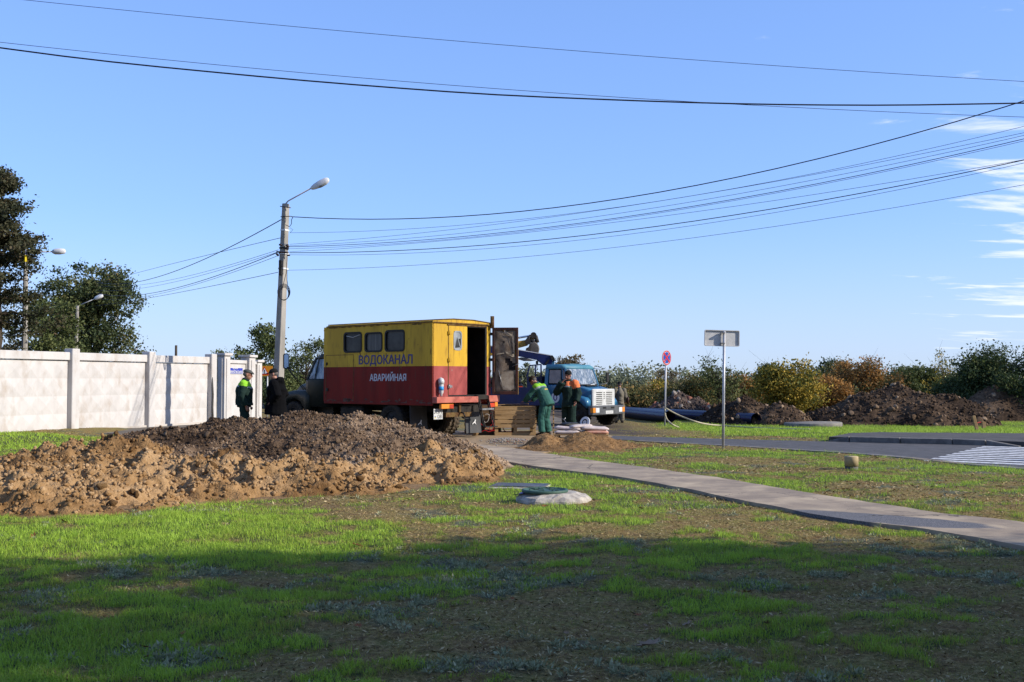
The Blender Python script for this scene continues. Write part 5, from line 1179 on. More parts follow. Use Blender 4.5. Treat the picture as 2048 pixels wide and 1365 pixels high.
for nm, m_, a, b_ in (('front_wall', 'yellow', ZM, Z1 - .06), ('front_wall', 'red', Z0, ZM)):
    mb = MB(); mb.box(L, L + .04, -HW, HW, a, b_); mb.build(nm, m_, tk)
# roof: slightly crowned with a rain rail
mb = MB(); cr_ = [(-HW - .02, Z1 - .07), (-HW - .02, Z1 - .02), (-HW * .8, Z1 + .03), (-.4, Z1 + .065), (.4, Z1 + .065), (HW * .8, Z1 + .03), (HW + .02, Z1 - .02), (HW + .02, Z1 - .07)]
mb.prism(cr_, 'x', -.03, L - .16, 0); mb.add([(L - .16, y, z) for y, z in cr_] + [(L + .05, y * .985, z - .11 if z > Z1 - .05 else z - .10) for y, z in cr_], [(i, (i + 1) % 8, 8 + (i + 1) % 8, 8 + i) for i in range(8)] + [tuple(range(8, 16))]); rf = mb.build('roof', 'yellow', tk)
mb = MB()
for s in (-1, 1): mb.box(-.035, L - .1, s * (HW + .021), s * (HW + .032), Z1 - .062, Z1 - .035)
mb.box(-.045, -.031, -HW, HW, Z1 - .062, Z1 - .035)
mb.tube([(-.04, -HW, Z1 + .005), (-.04, -.4, Z1 + .06), (-.04, .4, Z1 + .06), (-.04, HW, Z1 + .005), (L - .15, HW, Z1 + .005)], .014, 5); mb.build('rain_rail', 'rust', rf)
rr = random.Random(4)
for k in range(26):  # flaking patches along the rail
    x = L - .2 - abs(rr.gauss(0, 1.1)) if k < 16 else rr.uniform(0, L); x = max(.1, min(L - .1, x)); w = rr.uniform(.03, .14); h = rr.uniform(.01, .04)
    mb = MB(); pts = [(x + w * math.cos(t_) * rr.uniform(.6, 1.1), Z1 - .075 + h * math.sin(t_) * rr.uniform(.6, 1.2)) for t_ in np.linspace(0, 6.28, 8)[:-1]]; mb.prism(pts, 'y', HW + .001, HW + .003); mb.build('rust_patch', 'rust', lw)
mb = MB()
for q in (3.58, 2.70, 1.90, .98): mb.box(q - .006, q + .006, HW, HW + .003, ZM + (.35 if q > 3.5 else .0), Z1 - .07)
mb.box(.0, .045, HW - .05, HW + .006, ZM, Z1 - .07)
mb.box(.98, 4.3, HW, HW + .003, 2.345, 2.352)
mb.build('seam', 'yellow', tk)
rr = random.Random(14)
def blotch(mb, cx_, cz_, w, h, y=HW, t0=.001):
    mb.prism([(cx_ + w * math.cos(a) * rr.uniform(.5, 1.15), cz_ + h * math.sin(a) * rr.uniform(.5, 1.2)) for a in np.linspace(0, 6.28, 10)[:-1]], 'y', y + t0, y + t0 + .0012)
for (x, z, h) in ((3.52, 2.33, .10), (2.86, 2.34, .07), (2.62, 2.33, .12), (1.80, 2.33, .08), (1.12, 2.34, .13), (3.16, 2.20, .12), (4.36, 2.1, .10), (4.36, 1.3, .12), (.06, 2.4, .1), (.04, 1.7, .16), (.05, 1.2, .1), (1.2, 1.96, .05), (.9, 2.72, .02), (.55, 2.55, .02), (3.16, 1.5, .14)):
    mb = MB(); blotch(mb, x, z - h * .5, .012 + h * .06, h); mb.build('rust_streak', 'rust', ll if z < 1.97 else lw)
for k in range(30):
    x = rr.uniform(.05, 4.35); w = rr.uniform(.03, .16); mb = MB(); blotch(mb, x, Z0 + rr.uniform(.0, .10), w, rr.uniform(.012, .05)); mb.build('mud_splash', 'dust_mud', ll)
# locker door on the side
mb = MB()
for q in ((3.15, 3.165, Z0 + .05, 2.30), (4.36, 4.375, Z0 + .05, 2.30)): mb.box(q[0], q[1], HW, HW + .004, q[2], q[3])
mb.box(3.15, 4.375, HW, HW + .004, 2.30, 2.315); mb.build('locker_seam', 'rust', tk)
mb = MB(); mb.box(4.25, 4.33, HW, HW + .03, 1.27, 1.36); mb.build('latch', 'black_metal', tk); mb = MB(); mb.box(4.29, 4.31, HW, HW + .03, 2.02, 2.10); mb.build('latch', 'black_metal', tk)
mb = MB(); mb.box(.0, .045, HW - .05, HW + .006, Z0, ZM); mb.build('corner_strip', 'red', tk)
mb = MB(); mb.box(0, L, HW - .03, HW + .02, Z0 - .055, Z0); mb.box(0, L, -HW - .02, -HW + .03, Z0 - .055, Z0); mb.build('lower_rail', 'red', tk, bevel=.006)
for i, (a, b_, c, d) in enumerate(wins):
    w, h = b_ - a, d - c; cx_, cz_ = (a + b_) / 2, (c + d) / 2
    mb = MB(); mb.ring([(cx_ + p[0], cz_ + p[1]) for p in rrect(w + .05, h + .05, .11)], [(cx_ + p[0], cz_ + p[1]) for p in rrect(w - .05, h - .05, .085)], 'y', HW - .03, HW + .012); fr = mb.build('window_frame', 'rubber_seal', tk)
    mb = MB(); mb.prism([(cx_ + p[0], cz_ + p[1]) for p in rrect(w, h, .08)], 'y', HW - .032, HW - .026); mb.build('pane', 'glass_curtain' if i == 1 else 'glass_dark', fr)
    mb = MB(); mb.box(a - .04, b_ + .04, HW + .0, HW + .012, c - .045, c - .03) if i == 1 else mb.box(a, b_, HW, HW + .01, c - .05, c - .04); mb.build('sill', 'yellow', fr)
mb = MB(); mb.tube([(3.5, HW - .018, 2.85), (3.2, HW - .016, 2.80), (2.95, HW - .016, 2.86), (2.86, HW - .018, 2.87)], .009, 5); mb.build('curtain_string', 'hose_white', tk)
lettering('ВОДОКАНАЛ', 'letter_blue', tk, (2.92, HW, 1.985), (-1, 0, 0), (0, 0, 1), 2.16, .30, .002, .030)
lettering('АВАРИЙНАЯ', 'letter_white', tk, (2.46, HW, 1.57), (-1, 0, 0), (0, 0, 1), 1.46, .245, .002, .026)
# rear wall
def RW(mb, w0, w1, z0, z1, t0=0, t1=.05): return mb.box(t0, t1, HW - w1, HW - w0, z0, z1)
OP0, OP1, OT, OB = 1.32, 2.10, 3.06, 1.19
for nm, m_, za, zb_ in (('rear_wall_upper', 'yellow', ZM, Z1 - .06), ('rear_wall_lower', 'red_faded', Z0, ZM)):
    mb = MB(); wall_cells(mb, 0, 2.3, za, zb_, [(.60, OP1, OB if OB > za else za, min(OT, zb_))], lambda m2, a, b_, c, d: RW(m2, a, b_, c, d)); mb.build(nm, m_, tk)
dl_ = thing  # closed left leaf
WW = (.80, 1.10, 2.41, 2.91)
mb = MB(); wall_cells(mb, .605, 1.325, ZM, OT - .005, [WW], lambda m2, a, b_, c, d: RW(m2, a, b_, c, d, -.012, .03)); dlf = mb.build('door', 'yellow', tk)
mb = MB(); RW(mb, .605, 1.325, OB, ZM, -.012, .03); mb.build('lower_panel', 'red_faded', dlf)
cy_, cz_ = HW - (WW[0] + WW[1]) / 2, (WW[2] + WW[3]) / 2
mb = MB(); mb.ring([(cy_ + p[0], cz_ + p[1]) for p in rrect(.33, .53, .10)], [(cy_ + p[0], cz_ + p[1]) for p in rrect(.25, .45, .085)], 'x', -.02, .0); mb.build('window_frame', 'glass_pale', dlf)
mb = MB(); mb.prism([(cy_ + p[0], cz_ + p[1]) for p in rrect(.26, .46, .085)], 'x', -.008, -.002); mb.build('pane', 'glass_pale', dlf)
mb = MB(); mb.add([(-.010, cy_ - .10, cz_ - .18), (-.010, cy_ + .02, cz_ + .10), (-.010, cy_ + .10, cz_ - .20)], [(0, 1, 2)]); mb.add([(-.010, cy_ - .12, cz_ - .15), (-.010, cy_ - .12, cz_ + .06), (-.010, cy_ - .03, cz_ + .05)], [(0, 1, 2)]); mb.build('torn_film', 'glass_dark', dlf)
for z in (2.86, 2.13, 1.42):
    mb = MB(); mb.box(-.035, -.012, HW - .66, HW - .57, z - .045, z + .045); mb.cyl((-.04, HW - .60, z - .06), (-.04, HW - .60, z + .06), .016, seg=8); mb.box(-.02, -.013, HW - .74, HW - .665, z - .03, z + .03); mb.build('hinge', 'yellow' if z > 2 else 'steel', dlf)
mb = MB(); RW(mb, .585, .603, OB, OT, -.004, .0); mb.build('seam', 'rust', tk)
# header lip over the doors, leaning pipe and stove pipe
mb = MB(); RW(mb, .55, 2.15, OT + .005, OT + .035, -.03, .0); mb.build('header_lip', 'rust', tk, bevel=.004)
mb = MB(); mb.tube([(-.08, -HW + .02, 3.04), (-.08, -HW + .02, 3.38)], .055, 10); mb.tube([(-.08, -HW + .02, 3.36), (-.08, -HW + .02, 3.365)], .042, 10); mb.build('stove_pipe', 'rust', tk)
mb = MB(); mb.box(-.10, -.001, -HW - .03, -HW + .08, 3.06, 3.09); mb.build('pipe_bracket', 'rust', tk)
# dark lining on the inside of every wall
mb = MB(); wall_cells(mb, .051, L - .01, Z0 + .17, Z1 - .07, wins, lambda m_, a, b_, c, d: m_.box(a, b_, HW - .056, HW - .051, c, d)); wall_cells(mb, .051, L - .01, Z0 + .17, Z1 - .07, rw_h, lambda m_, a, b_, c, d: m_.box(a, b_, -HW + .051, -HW + .056, c, d)); mb.box(.051, L - .01, -HW + .06, HW - .06, Z1 - .085, Z1 - .078); mb.box(L - .009, L - .002, -HW + .06, HW - .06, Z0 + .17, Z1 - .09); mb.build('lining', 'interior', tk)
# doorway frame and dark interior
mb = MB()
mb.box(-.006, .06, HW - OP1 - .035, HW - OP1 + .03, OB, OT); mb.box(.0, .06, HW - OP1, HW - OP0, OT - .02, OT); mb.box(-.005, .06, HW - OP1, HW - .60, OB - .04, OB); mb.build('door_jamb', 'rubber_seal', tk)
mb = MB(); mb.box(.06, L - .02, -HW + .051, HW - .051, Z0 + .08, Z0 + .16); mb.build('floor', 'interior', tk)
mb = MB(); mb.box(1.6, 1.64, -HW + .06, .1, 1.15, 3.05); mb.build('partition', 'interior', tk)
for (a, b_, c, d, e, f_) in ((.7, 1.5, -1.05, -.75, 1.14, 1.65), (.3, 1.5, .6, 1.05, 1.14, 1.7), (1.1, 1.5, -.6, -.1, 1.14, 1.5), (.9, 1.3, -1.0, -.8, 1.66, 1.9)):
    mb = MB(); mb.box(a, b_, c, d, e, f_); mb.build('locker', 'interior', tk, bevel=.02)
mb = MB(); mb.prism([(1.42 + p[0], 2.66 + p[1]) for p in rrect(.64, .52, .09)], 'y', -HW + .02, -HW + .026); mb.build('pane', 'glass_pale', tk)
mb = MB(); mb.box(1.57, 1.595, -.72, -.45, 2.38, 2.88); mb.build('inner_window', 'glass_pale', tk)
# open right leaf (own frame: swung wide open)
hv = Vector((0, -HW + .03, 0)); dd = Matrix.Rotation(-math.atan2(.652, -.757), 3, 'Z') @ Vector((.9955, -.095, 0)); dn = Vector((dd.y, -dd.x, 0))
M = Matrix(((dd.x, -dn.x, 0, hv.x - .05), (dd.y, -dn.y, 0, hv.y), (0, 0, 1, 0), (0, 0, 0, 1))); M2_ = M
if (Matrix.Rotation(math.atan2(.652, -.757), 3, 'Z') @ Vector((M[0][1], M[1][1], 0))).y > 0: M2_ = Matrix(((dd.x, dn.x, 0, hv.x - .05), (dd.y, dn.y, 0, hv.y), (0, 0, 1, 0), (0, 0, 0, 1)))
M = M2_  # local: x across door, y towards the camera, z up
DWd = .76; mb = MB(); mb.box(.03, DWd, -.035, .0, OB + .0, OT, 0, M); od = mb.build('open_door', 'yellow', tk)
mb = MB(); mb.box(.03, .10, .0, .035, OB, OT, 0, M); mb.box(DWd - .07, DWd, .0, .035, OB, OT, 0, M); mb.box(.10, DWd - .07, .0, .035, OT - .08, OT, 0, M); mb.box(.10, DWd - .07, .0, .035, OB, OB + .09, 0, M); mb.build('door_edge', 'door_frame', od, bevel=.008)
n1, n2 = 12, 26; vs = []; 
for j in range(n2 + 1):
    for i in range(n1 + 1):
        u, v = i / n1, j / n2; bl = .012 * math.sin(u * 9 + v * 4) * math.sin(v * 11) + .015 * float(vn(u * 4, v * 7, 3)) - (.012 if (i in (0, n1) or j in (0, n2)) else 0)
        vs.append((.10 + u * (DWd - .17), .008 + bl, OB + .09 + v * (OT - OB - .17)))
fs = []
for j in range(n2):
    for i in range(n1):
        u, v = i / n1, j / n2
        if .55 < u + .10 * math.sin(v * 30) and .32 < v < .50 - .05 * math.sin(u * 9): continue
        k = j * (n1 + 1) + i; fs.append((k, k + 1, k + n1 + 2, k + n1 + 1))
mb = MB(); mb.add(vs, fs, 0, True, M); mb.build('door_lining', 'door_inner', od)
mb = MB(); mb.box(.11, DWd - .08, .0005, .004, OB + .1, OT - .1, 0, M); mb.build('door_core', 'interior', od)
def flapv(pts, nm, m_, y=.032):
    mb = MB(); rr = random.Random(len(pts)); mb.add([(a, y + rr.uniform(-.006, .014), b_) for a, b_ in pts], [tuple(range(len(pts)))], 0, False, M); mb.build(nm, m_, od)
flapv([(.36, 2.98), (.40, 3.0), (.44, 2.93), (.60, 2.86), (.60, 2.80), (.46, 2.85), (.37, 2.90)], 'torn_lining', 'door_paper'); flapv([(.57, 2.84), (.63, 2.84), (.64, 2.32), (.58, 2.3), (.40, 2.40), (.42, 2.34), (.60, 2.24), (.65, 2.24), (.66, 2.6)], 'torn_lining', 'door_paper')
flapv([(.15, 2.32), (.36, 2.36), (.37, 2.33), (.16, 2.30)], 'torn_lining', 'door_paper'); flapv([(.30, 1.82), (.63, 1.84), (.645, 1.35), (.55, 1.30), (.34, 1.32), (.25, 1.5)], 'torn_lining', 'door_paper')
mb = MB(); mb.tube([M @ Vector((.215, .05, 1.86)), M @ Vector((.33, .05, 1.37))], .010, 6); mb.tube([M @ Vector((.215, .05, 1.86)), M @ Vector((.20, .04, 1.84))], .012, 6); mb.build('door_rod', 'steel', od)
mb = MB(); mb.tube([M @ Vector((.60, .05, 1.97)), M @ Vector((.80, .03, 2.06))], .008, 5); mb.build('door_handle', 'steel', od)
for z in (2.88, 2.16, 1.45): mb = MB(); mb.box(-.06, .06, -.02, .03, z - .04, z + .04, 0, M); mb.build('hinge', 'black_metal', od)
# stay strap on the yellow jamb
mb = MB(); mb.box(-.02, -.005, -HW + .02, -HW + .10, 2.88, 3.10); mb.build('jamb_strap', 'yellow', tk)
# beam, lamps, plate
mb = MB(); mb.box(-.20, -.02, HW - 1.58, HW + .03, .985, 1.145); mb.box(-.20, -.02, -HW - .16, HW - 2.02, .985, 1.165); mb.build('rear_beam', 'pink_beam', tk, bevel=.008)
mb = MB(); mb.box(-.16, -.03, HW - 2.02, HW - 1.58, 1.06, 1.18); mb.build('step_sill', 'under_metal', tk, bevel=.01)
mb = MB(); mb.box(-.19, -.10, HW - .62, HW - .15, .83, .955); mb.build('tail_lamp', 'lamp_orange', tk, bevel=.01); mb = MB(); mb.box(-.20, -.191, HW - .60, HW - .46, .84, .945); mb.build('lamp_cover', 'lamp_red', tk)
mb = MB(); mb.box(-.18, -.10, -HW + .02, -HW + .25, .84, .955); mb.build('tail_lamp', 'lamp_red', tk, bevel=.01); mb = MB(); mb.box(-.185, -.10, -HW - .10, -HW + .02, .85, .975); mb.build('tail_lamp', 'lamp_orange', tk, bevel=.01)
plx = -.02; mb = MB(); mb.box(plx - .012, plx, HW - .36, HW - .02, .55, .83); pt_ = mb.build('number_plate', 'plate_white', tk, bevel=.004)
lettering('31577', 'plate_ink', pt_, (plx - .012, HW - .035, .705), (0, -1, 0), (0, 0, 1), .31, .10, .001, .02); lettering('ОВ', 'plate_ink', pt_, (plx - .012, HW - .16, .58), (0, -1, 0), (0, 0, 1), .15, .095, .001, .0)
mb = MB(); mb.box(plx - .014, plx - .0125, HW - .10, HW - .055, .585, .61); mb.build('plate_flag', 'flag_yellow', pt_); mb = MB(); mb.box(plx - .014, plx - .0125, HW - .10, HW - .055, .612, .635); mb.build('plate_flag', 'flag_blue', pt_)
# ladder
lad = MB(); 
for w in (1.63, 2.02):
    for o_ in (0, .06): lad.bar((-.12 - o_, HW - w, 1.06), (-.34 - o_, HW - w, .30), .035, .022, up=(0, 1, 0))
ld_ = lad.build('ladder', 'black_metal', tk, bevel=.003)
for f_ in (.36, .98): x = -.15 - .22 * f_; z = 1.06 - .76 * f_; mb = MB(); mb.box(x - .11, x + .03, HW - 2.07, HW - 1.58, z - .015, z + .035 if f_ < .5 else z + .012); mb.build('tread', 'steel' if f_ < .5 else 'black_metal', ld_, bevel=.003)
# frame, axles, wheels, flaps, tanks
mb = MB()
for s in (-.42, .42): mb.box(.0, L + 2.4, s - .04, s + .04, .72, .90)
mb.box(0, .1, -.8, .8, .72, .90); mb.box(2, 2.1, -.42, .42, .75, .88)
for x in (1.62, 6.0): mb.cyl((x, -.8, .485), (x, .8, .485), .09, seg=10)
mb.ell((1.62, 0, .5), (.22, .22, .22)); mb.tube([(1.6, 0, .5), (4.5, 0, .7)], .05, 8)
for s in (-.42, .42): mb.tube([(.95, s, .78), (1.62, s, .56), (2.3, s, .78)], [(.03, .05)] * 3, 6)
mb.build('chassis', 'under_metal', tk)
mb = MB(); mb.box(2.9, 3.9, .62, 1.02, .45, .85); mb.build('fuel_tank', 'under_metal', tk, bevel=.05); mb = MB(); mb.box(2.75, 3.6, -1.0, -.6, .5, .88); mb.build('battery_box', 'under_metal', tk, bevel=.03)
mb = MB(); mb.tube([(-.02, .1, .72), (-.14, .1, .70), (-.18, .1, .62), (-.14, .1, .56), (-.08, .1, .60)], .022, 8); mb.build('tow_hook', 'black_metal', tk)
mb = MB(); mb.box(-.05, .0, HW - 1.05, HW - .98, .72, .98); mb.box(-.02, .3, HW - 1.5, HW - .5, .60, .72); mb.build('bracket', 'rust', tk)
for s in (1, -1):
    for k, y in enumerate((1.0, .70)): put_wheel(tk, W1 if s > 0 else W1m, RM1, 1.62, s * y, .475, s < 0)
for s in (1, -1): put_wheel(tk, W1, RM1, 6.0, s * .93, .475, s < 0)
def flap_(x, w0, w1, z0, z1):
    mb = MB(); n = 6; vs = []
    for j in range(n + 1):
        for i in (0, 1): vs.append((x - .05 * (j / n) ** 2, HW - (w0, w1)[i], z1 - (z1 - z0) * j / n))
    vs += [(a + .012, b_, c) for a, b_, c in vs]; k = 2 * (n + 1)
    fs = [(2 * j, 2 * j + 1, 2 * j + 3, 2 * j + 2) for j in range(n)] + [(k + 2 * j, k + 2 * j + 1, k + 2 * j + 3, k + 2 * j + 2) for j in range(n)] + [(2 * j, 2 * j + 2, k + 2 * j + 2, k + 2 * j) for j in range(n)] + [(2 * j + 1, 2 * j + 3, k + 2 * j + 3, k + 2 * j + 1) for j in range(n)] + [(2 * n, 2 * n + 1, k + 2 * n + 1, k + 2 * n)]
    mb.add(vs, fs); o = mb.build('mud_flap', 'flap', tk)
    cy = HW - (w0 + w1) / 2; cz = z0 + (z1 - z0) * .40; xx = x - .038 - .02; s = .55
    deer = [(-.16, -.10), (-.05, .01), (.0, .03), (.07, .12), (.075, .17), (.10, .13), (.15, .12), (.11, .09), (.09, .02), (.13, -.07), (.16, -.12), (.08, -.06), (.03, -.03), (-.03, -.03), (-.06, -.08), (-.10, -.09)]
    mb = MB(); mb.prism([(cy - a * s, cz + b_ * s) for a, b_ in deer], 'x', xx, xx + .006); mb.build('deer_emblem', 'white_paint', o)
flap_(.85, .0, .64, .10, .92); flap_(.32, 1.60, 2.22, .12, .86)
mb = MB(); 
for s in (1, -1):
    pts = [(1.62 + .56 * math.cos(a), .48 + .56 * math.sin(a)) for a in np.linspace(R(5), R(175), 12)]; pts2 = [(1.62 + .54 * math.cos(a), .48 + .54 * math.sin(a)) for a in np.linspace(R(175), R(5), 12)]
mb.prism([(2.5, .92), (2.5, .955), (.3, .955), (.3, .92)], 'y', -1.1, 1.1); mb.build('wheel_arch', 'under_metal', tk)
# ---- cab: khaki bonneted truck cab
def loft(mb, secs, mat=0, smooth=True, cap=True):
    n = len(secs[0]); vs = [p for s in secs for p in s]; fs = [(i * n + k, i * n + (k + 1) % n, (i + 1) * n + (k + 1) % n, (i + 1) * n + k) for i in range(len(secs) - 1) for k in range(n)]
    if cap: fs += [tuple(range(n))[::-1], tuple((len(secs) - 1) * n + k for k in range(n))]
    return mb.add(vs, fs, mat, smooth)
def sec(x, hw, z0, z1, r, n=4, top=None, hwt=None):
    hwt = hwt or hw; pts = []
    for sx, a0 in ((1, 0), (-1, 90)):
        for i in range(n + 1):
            a = R(a0 + 90 * i / n); pts.append((x, sx * (hwt - r) + r * math.cos(a), z1 - r + r * math.sin(a)))
    pts += [(x, -hw, z0), (x, hw, z0)]; return pts
def slant(s, dx):  # shift upper points forward/back with height
    z0 = min(p[2] for p in s); z1 = max(p[2] for p in s); return [(p[0] + dx * (p[2] - z0) / (z1 - z0), p[1], p[2]) for p in s]
CX = L + .07
mb = MB(); loft(mb, [sec(CX, 1.02, .80, 1.62, .04), sec(CX + .85, 1.02, .80, 1.62, .04), sec(CX + 1.0, .98, .85, 1.60, .05)]); cab = mb.build('cab', 'khaki', tk)
# greenhouse: roof + pillars + panes
mb = MB(); loft(mb, [sec(CX, .95, 2.22, 2.36, .10), sec(CX + .40, .95, 2.22, 2.37, .10), sec(CX + .62, .90, 2.19, 2.27, .07)]); mb.build('roof', 'khaki', cab)
mb = MB()
for s in (-1, 1):
    mb.bar((CX + .96, s * .96, 1.60), (CX + .60, s * .90, 2.26), .06, .06, up=(0, 1, 0)); mb.bar((CX + .03, s * .97, 1.60), (CX + .03, s * .92, 2.28), .08, .06, up=(0, 1, 0)); mb.bar((CX + .60, s * .985, 1.60), (CX + .46, s * .92, 2.26), .022, .02, up=(0, 1, 0))
mb.box(CX, CX + .04, -.93, .93, 1.6, 2.25); mb.build('pillar', 'khaki', cab)
for s in (-1, 1):
    mb = MB(); mb.add([(CX + .08, s * .965, 1.63), (CX + .92, s * .955, 1.63), (CX + .60, s * .905, 2.20), (CX + .08, s * .92, 2.22)], [(0, 1, 2, 3)]); mb.build('side_window', 'wind_glass', cab)
mb = MB(); mb.add([(CX + .98, -.90, 1.62), (CX + .98, .90, 1.62), (CX + .64, .86, 2.20), (CX + .64, -.86, 2.20)], [(0, 1, 2, 3)]); mb.build('windscreen', 'glass_dark', cab)
mb = MB(); loft(mb, [sec(CX + .95, .78, .95, 1.60, .16, hwt=.74), sec(CX + 1.4, .70, .95, 1.55, .18, hwt=.66), sec(CX + 1.9, .60, .95, 1.46, .18, hwt=.54), sec(CX + 2.12, .55, .95, 1.36, .16, hwt=.46)]); mb.build('bonnet', 'khaki', cab)
for s in (-1, 1):
    mb = MB(); secs = []
    for t_, zt, zb_ in ((.78, 1.22, .62), (.95, 1.28, .72), (1.15, 1.30, .95), (1.45, 1.30, 1.06), (1.75, 1.28, 1.0), (1.98, 1.24, .86), (2.10, 1.14, .74), (2.16, 1.02, .74)):
        x = CX + t_; secs.append([(x, s * .50, zb_), (x, s * .50, zt - .02), (x, s * .80, zt), (x, s * .98, zt - .03), (x, s * 1.05, zt - .12), (x, s * 1.06, zb_)])
    loft(mb, secs); mb.build('fender', 'khaki', cab)
mb = MB(); mb.box(CX + 2.0, CX + 2.12, -.52, .52, .75, 1.28); mb.build('grille', 'black_metal', cab, bevel=.02)
mb = MB(); mb.box(CX + 2.28, CX + 2.38, -1.05, 1.05, .58, .76); mb.build('bumper', 'black_metal', tk, bevel=.02)
for s in (-1, 1): mb = MB(); mb.lathe([(0, 0), (.10, .0), (.11, .03), (.10, .06), (0, .08)], (CX + 2.12, s * .78, 1.02), 'x', 16); mb.build('headlight', 'lamp_clear', cab)
mb = MB(); mb.box(CX + .1, CX + .85, .7, 1.05, .48, .56); mb.box(CX + .05, CX + .9, .68, .72, .56, .80); mb.build('running_board', 'black_metal', cab)
mb = MB(); k_ = (CX + 1.25, 1.55, 2.13); mb.tube([(CX + .98, 1.0, 1.60), (CX + 1.22, 1.50, 1.98)], .013, 5); mb.tube([(CX + .95, 1.02, 1.30), (CX + 1.22, 1.50, 1.96)], .013, 5); mb.tube([(CX + 1.1, .98, 1.30), (CX + 1.24, 1.5, 1.96)], .013, 5); mr = mb.build('mirror_bracket', 'black_metal', cab)
mb = MB(); MM = Matrix.Translation((CX + 1.25, 1.52, 2.15)) @ Matrix.Rotation(R(-18), 4, 'Z'); mb.prism(rrect(.17, .46, .06), 'x', 0, .05, 0, MM); mb.build('mirror_housing', 'black_metal', mr, bevel=.01)
mb = MB(); mb.prism(rrect(.13, .41, .05), 'x', -.006, -.001, 0, MM); mb.build('mirror_glass', 'mirror_glass', mr)
# bottle hanging at the corner
bt = thing('plastic_bottle', 'upside down plastic bottle with a blue band hanging on the rear corner of the truck', 'bottle', tk.matrix_basis @ Vector((-.09, HW - .24, 1.35)))
mb = MB(); mb.lathe([(0, -.19), (.03, -.19), (.035, -.13), (.062, -.09), (.065, .13), (.05, .17), (0, .18)], (0, 0, 0), 'z', 14); mb.build('bottle_body', 'bottle_clear', bt)
mb = MB(); mb.lathe([(.066, -.03), (.068, -.03), (.068, .07), (.066, .07)], (0, 0, 0), 'z', 14); mb.build('blue_band', 'bottle_blue', bt)
mb = MB(); mb.lathe([(0, .14), (.08, .14), (.085, .22), (.06, .28), (.02, .30)], (0, 0, 0), 'z', 12); mb.tube([(0, 0, .3), (-.1, .06, .26), (-.12, .08, .1)], .015, 6); mb.build('cloth_wrap', 'bottle_clear', bt)
# ------------------------------------------------------------------ blue crane truck. local: x forward, y left (far side)
bz = -.215; hx, hy = .78, -.626; bo = Vector((3.09 + .626 * 1.08, 41 + .78 * 1.08, bz))
bt_ = thing('crane_truck', 'light blue bonneted truck with white grille and navy crane bed', 'truck', bo, math.atan2(hy, hx)); BH = .98
mb = MB(); mb.prism([(-1.16, -1.08), (-1.16, -1.08), (0, -.95)] and [(-.22, -1.10), (-.02, -1.10), (.02, -.8), (.02, .8), (-.02, 1.10), (-.22, 1.10)], 'z', .46, .82); bmp = mb.build('bumper', 'bumper_grey', bt_, bevel=.03)
for s in (-1, 1):
    mb = MB(); mb.box(-.02, .025, s * .80 - .12, s * .80 + .12, .55, .74); mb.build('headlight', 'lamp_clear', bmp, bevel=.01)
    mb = MB(); mb.box(-.12, .022, s * 1.02 - .085, s * 1.02 + .085, .55, .74); mb.build('indicator', 'lamp_orange', bmp, bevel=.01)
mb = MB(); mb.box(.021, .03, -.26, .26, .50, .62); npx = mb.build('number_plate', 'plate_white', bmp); mb = MB(); [mb.box(.0302, .0312, -.19 + .068 * k, -.15 + .068 * k, .535, .585) for k in range(6)]; mb.build('plate_marks', 'faint_ink', npx)
mb = MB(); 
for y in (-.45, .12): mb.box(.0205, .028, y, y + .22, .70, .77)
mb.build('bumper_slot', 'rubber_seal', bmp)
# bonnet
mb = MB(); loft(mb, [sec(-.30, .80, .80, 1.42, .09, hwt=.76), sec(-.62, .84, .80, 1.50, .09, hwt=.79), sec(-1.22, .92, .80, 1.63, .10, hwt=.86)]); bn = mb.build('bonnet', 'zil_blue', bt_)
mb = MB(); mb.box(-.304, -.22, -.77, .77, .72, 1.46); gr = mb.build('grille', 'grille_white', bt_, bevel=.035)
mb = MB(); 
for k in range(7):
    z = 1.33 - .075 * k
    for y0, y1 in ((-.55, -.14), (.14, .55)): mb.box(-.219, -.213, y0, y1, z - .022, z + .008)
    mb.box(-.219, -.213, -.05, .05, z - .018, z + .004) if k < 4 else None
mb.build('grille_slot', 'rubber_seal', gr)
mb = MB(); mb.box(-1.16, -.80, -.35, .35, 1.56, 1.61); mb.box(-1.14, -1.0, -.7, .7, 1.60, 1.64); mb.build('cowl_vent', 'black_metal', bn, bevel=.01); mb = MB(); mb.box(-1.1, -.92, .1, .4, 1.611, 1.64); mb.build('vent_cover', 'grille_white', bn, bevel=.01)
mb = MB()
for y in (-.42, .42): mb.bar((-.34, y * .9, 1.435), (-1.2, y, 1.638), .012, .012)
mb.build('bonnet_rib', 'zil_blue', bn)
for s in (-1, 1):
    mb = MB(); secs = []
    for t_, zt, zb_ in ((-.30, 1.00, .72), (-.40, 1.12, .80), (-.62, 1.19, .98), (-.85, 1.18, .98), (-1.05, 1.08, .78), (-1.2, .92, .62), (-1.3, .80, .52)):
        secs.append([(t_, s * .70, zb_ - .0), (t_, s * .70, zt + .02), (t_, s * 1.0, zt), (t_, s * 1.09, zt - .07), (t_, s * 1.10, zb_)])
    loft(mb, secs); mb.build('fender', 'zil_blue', bt_)
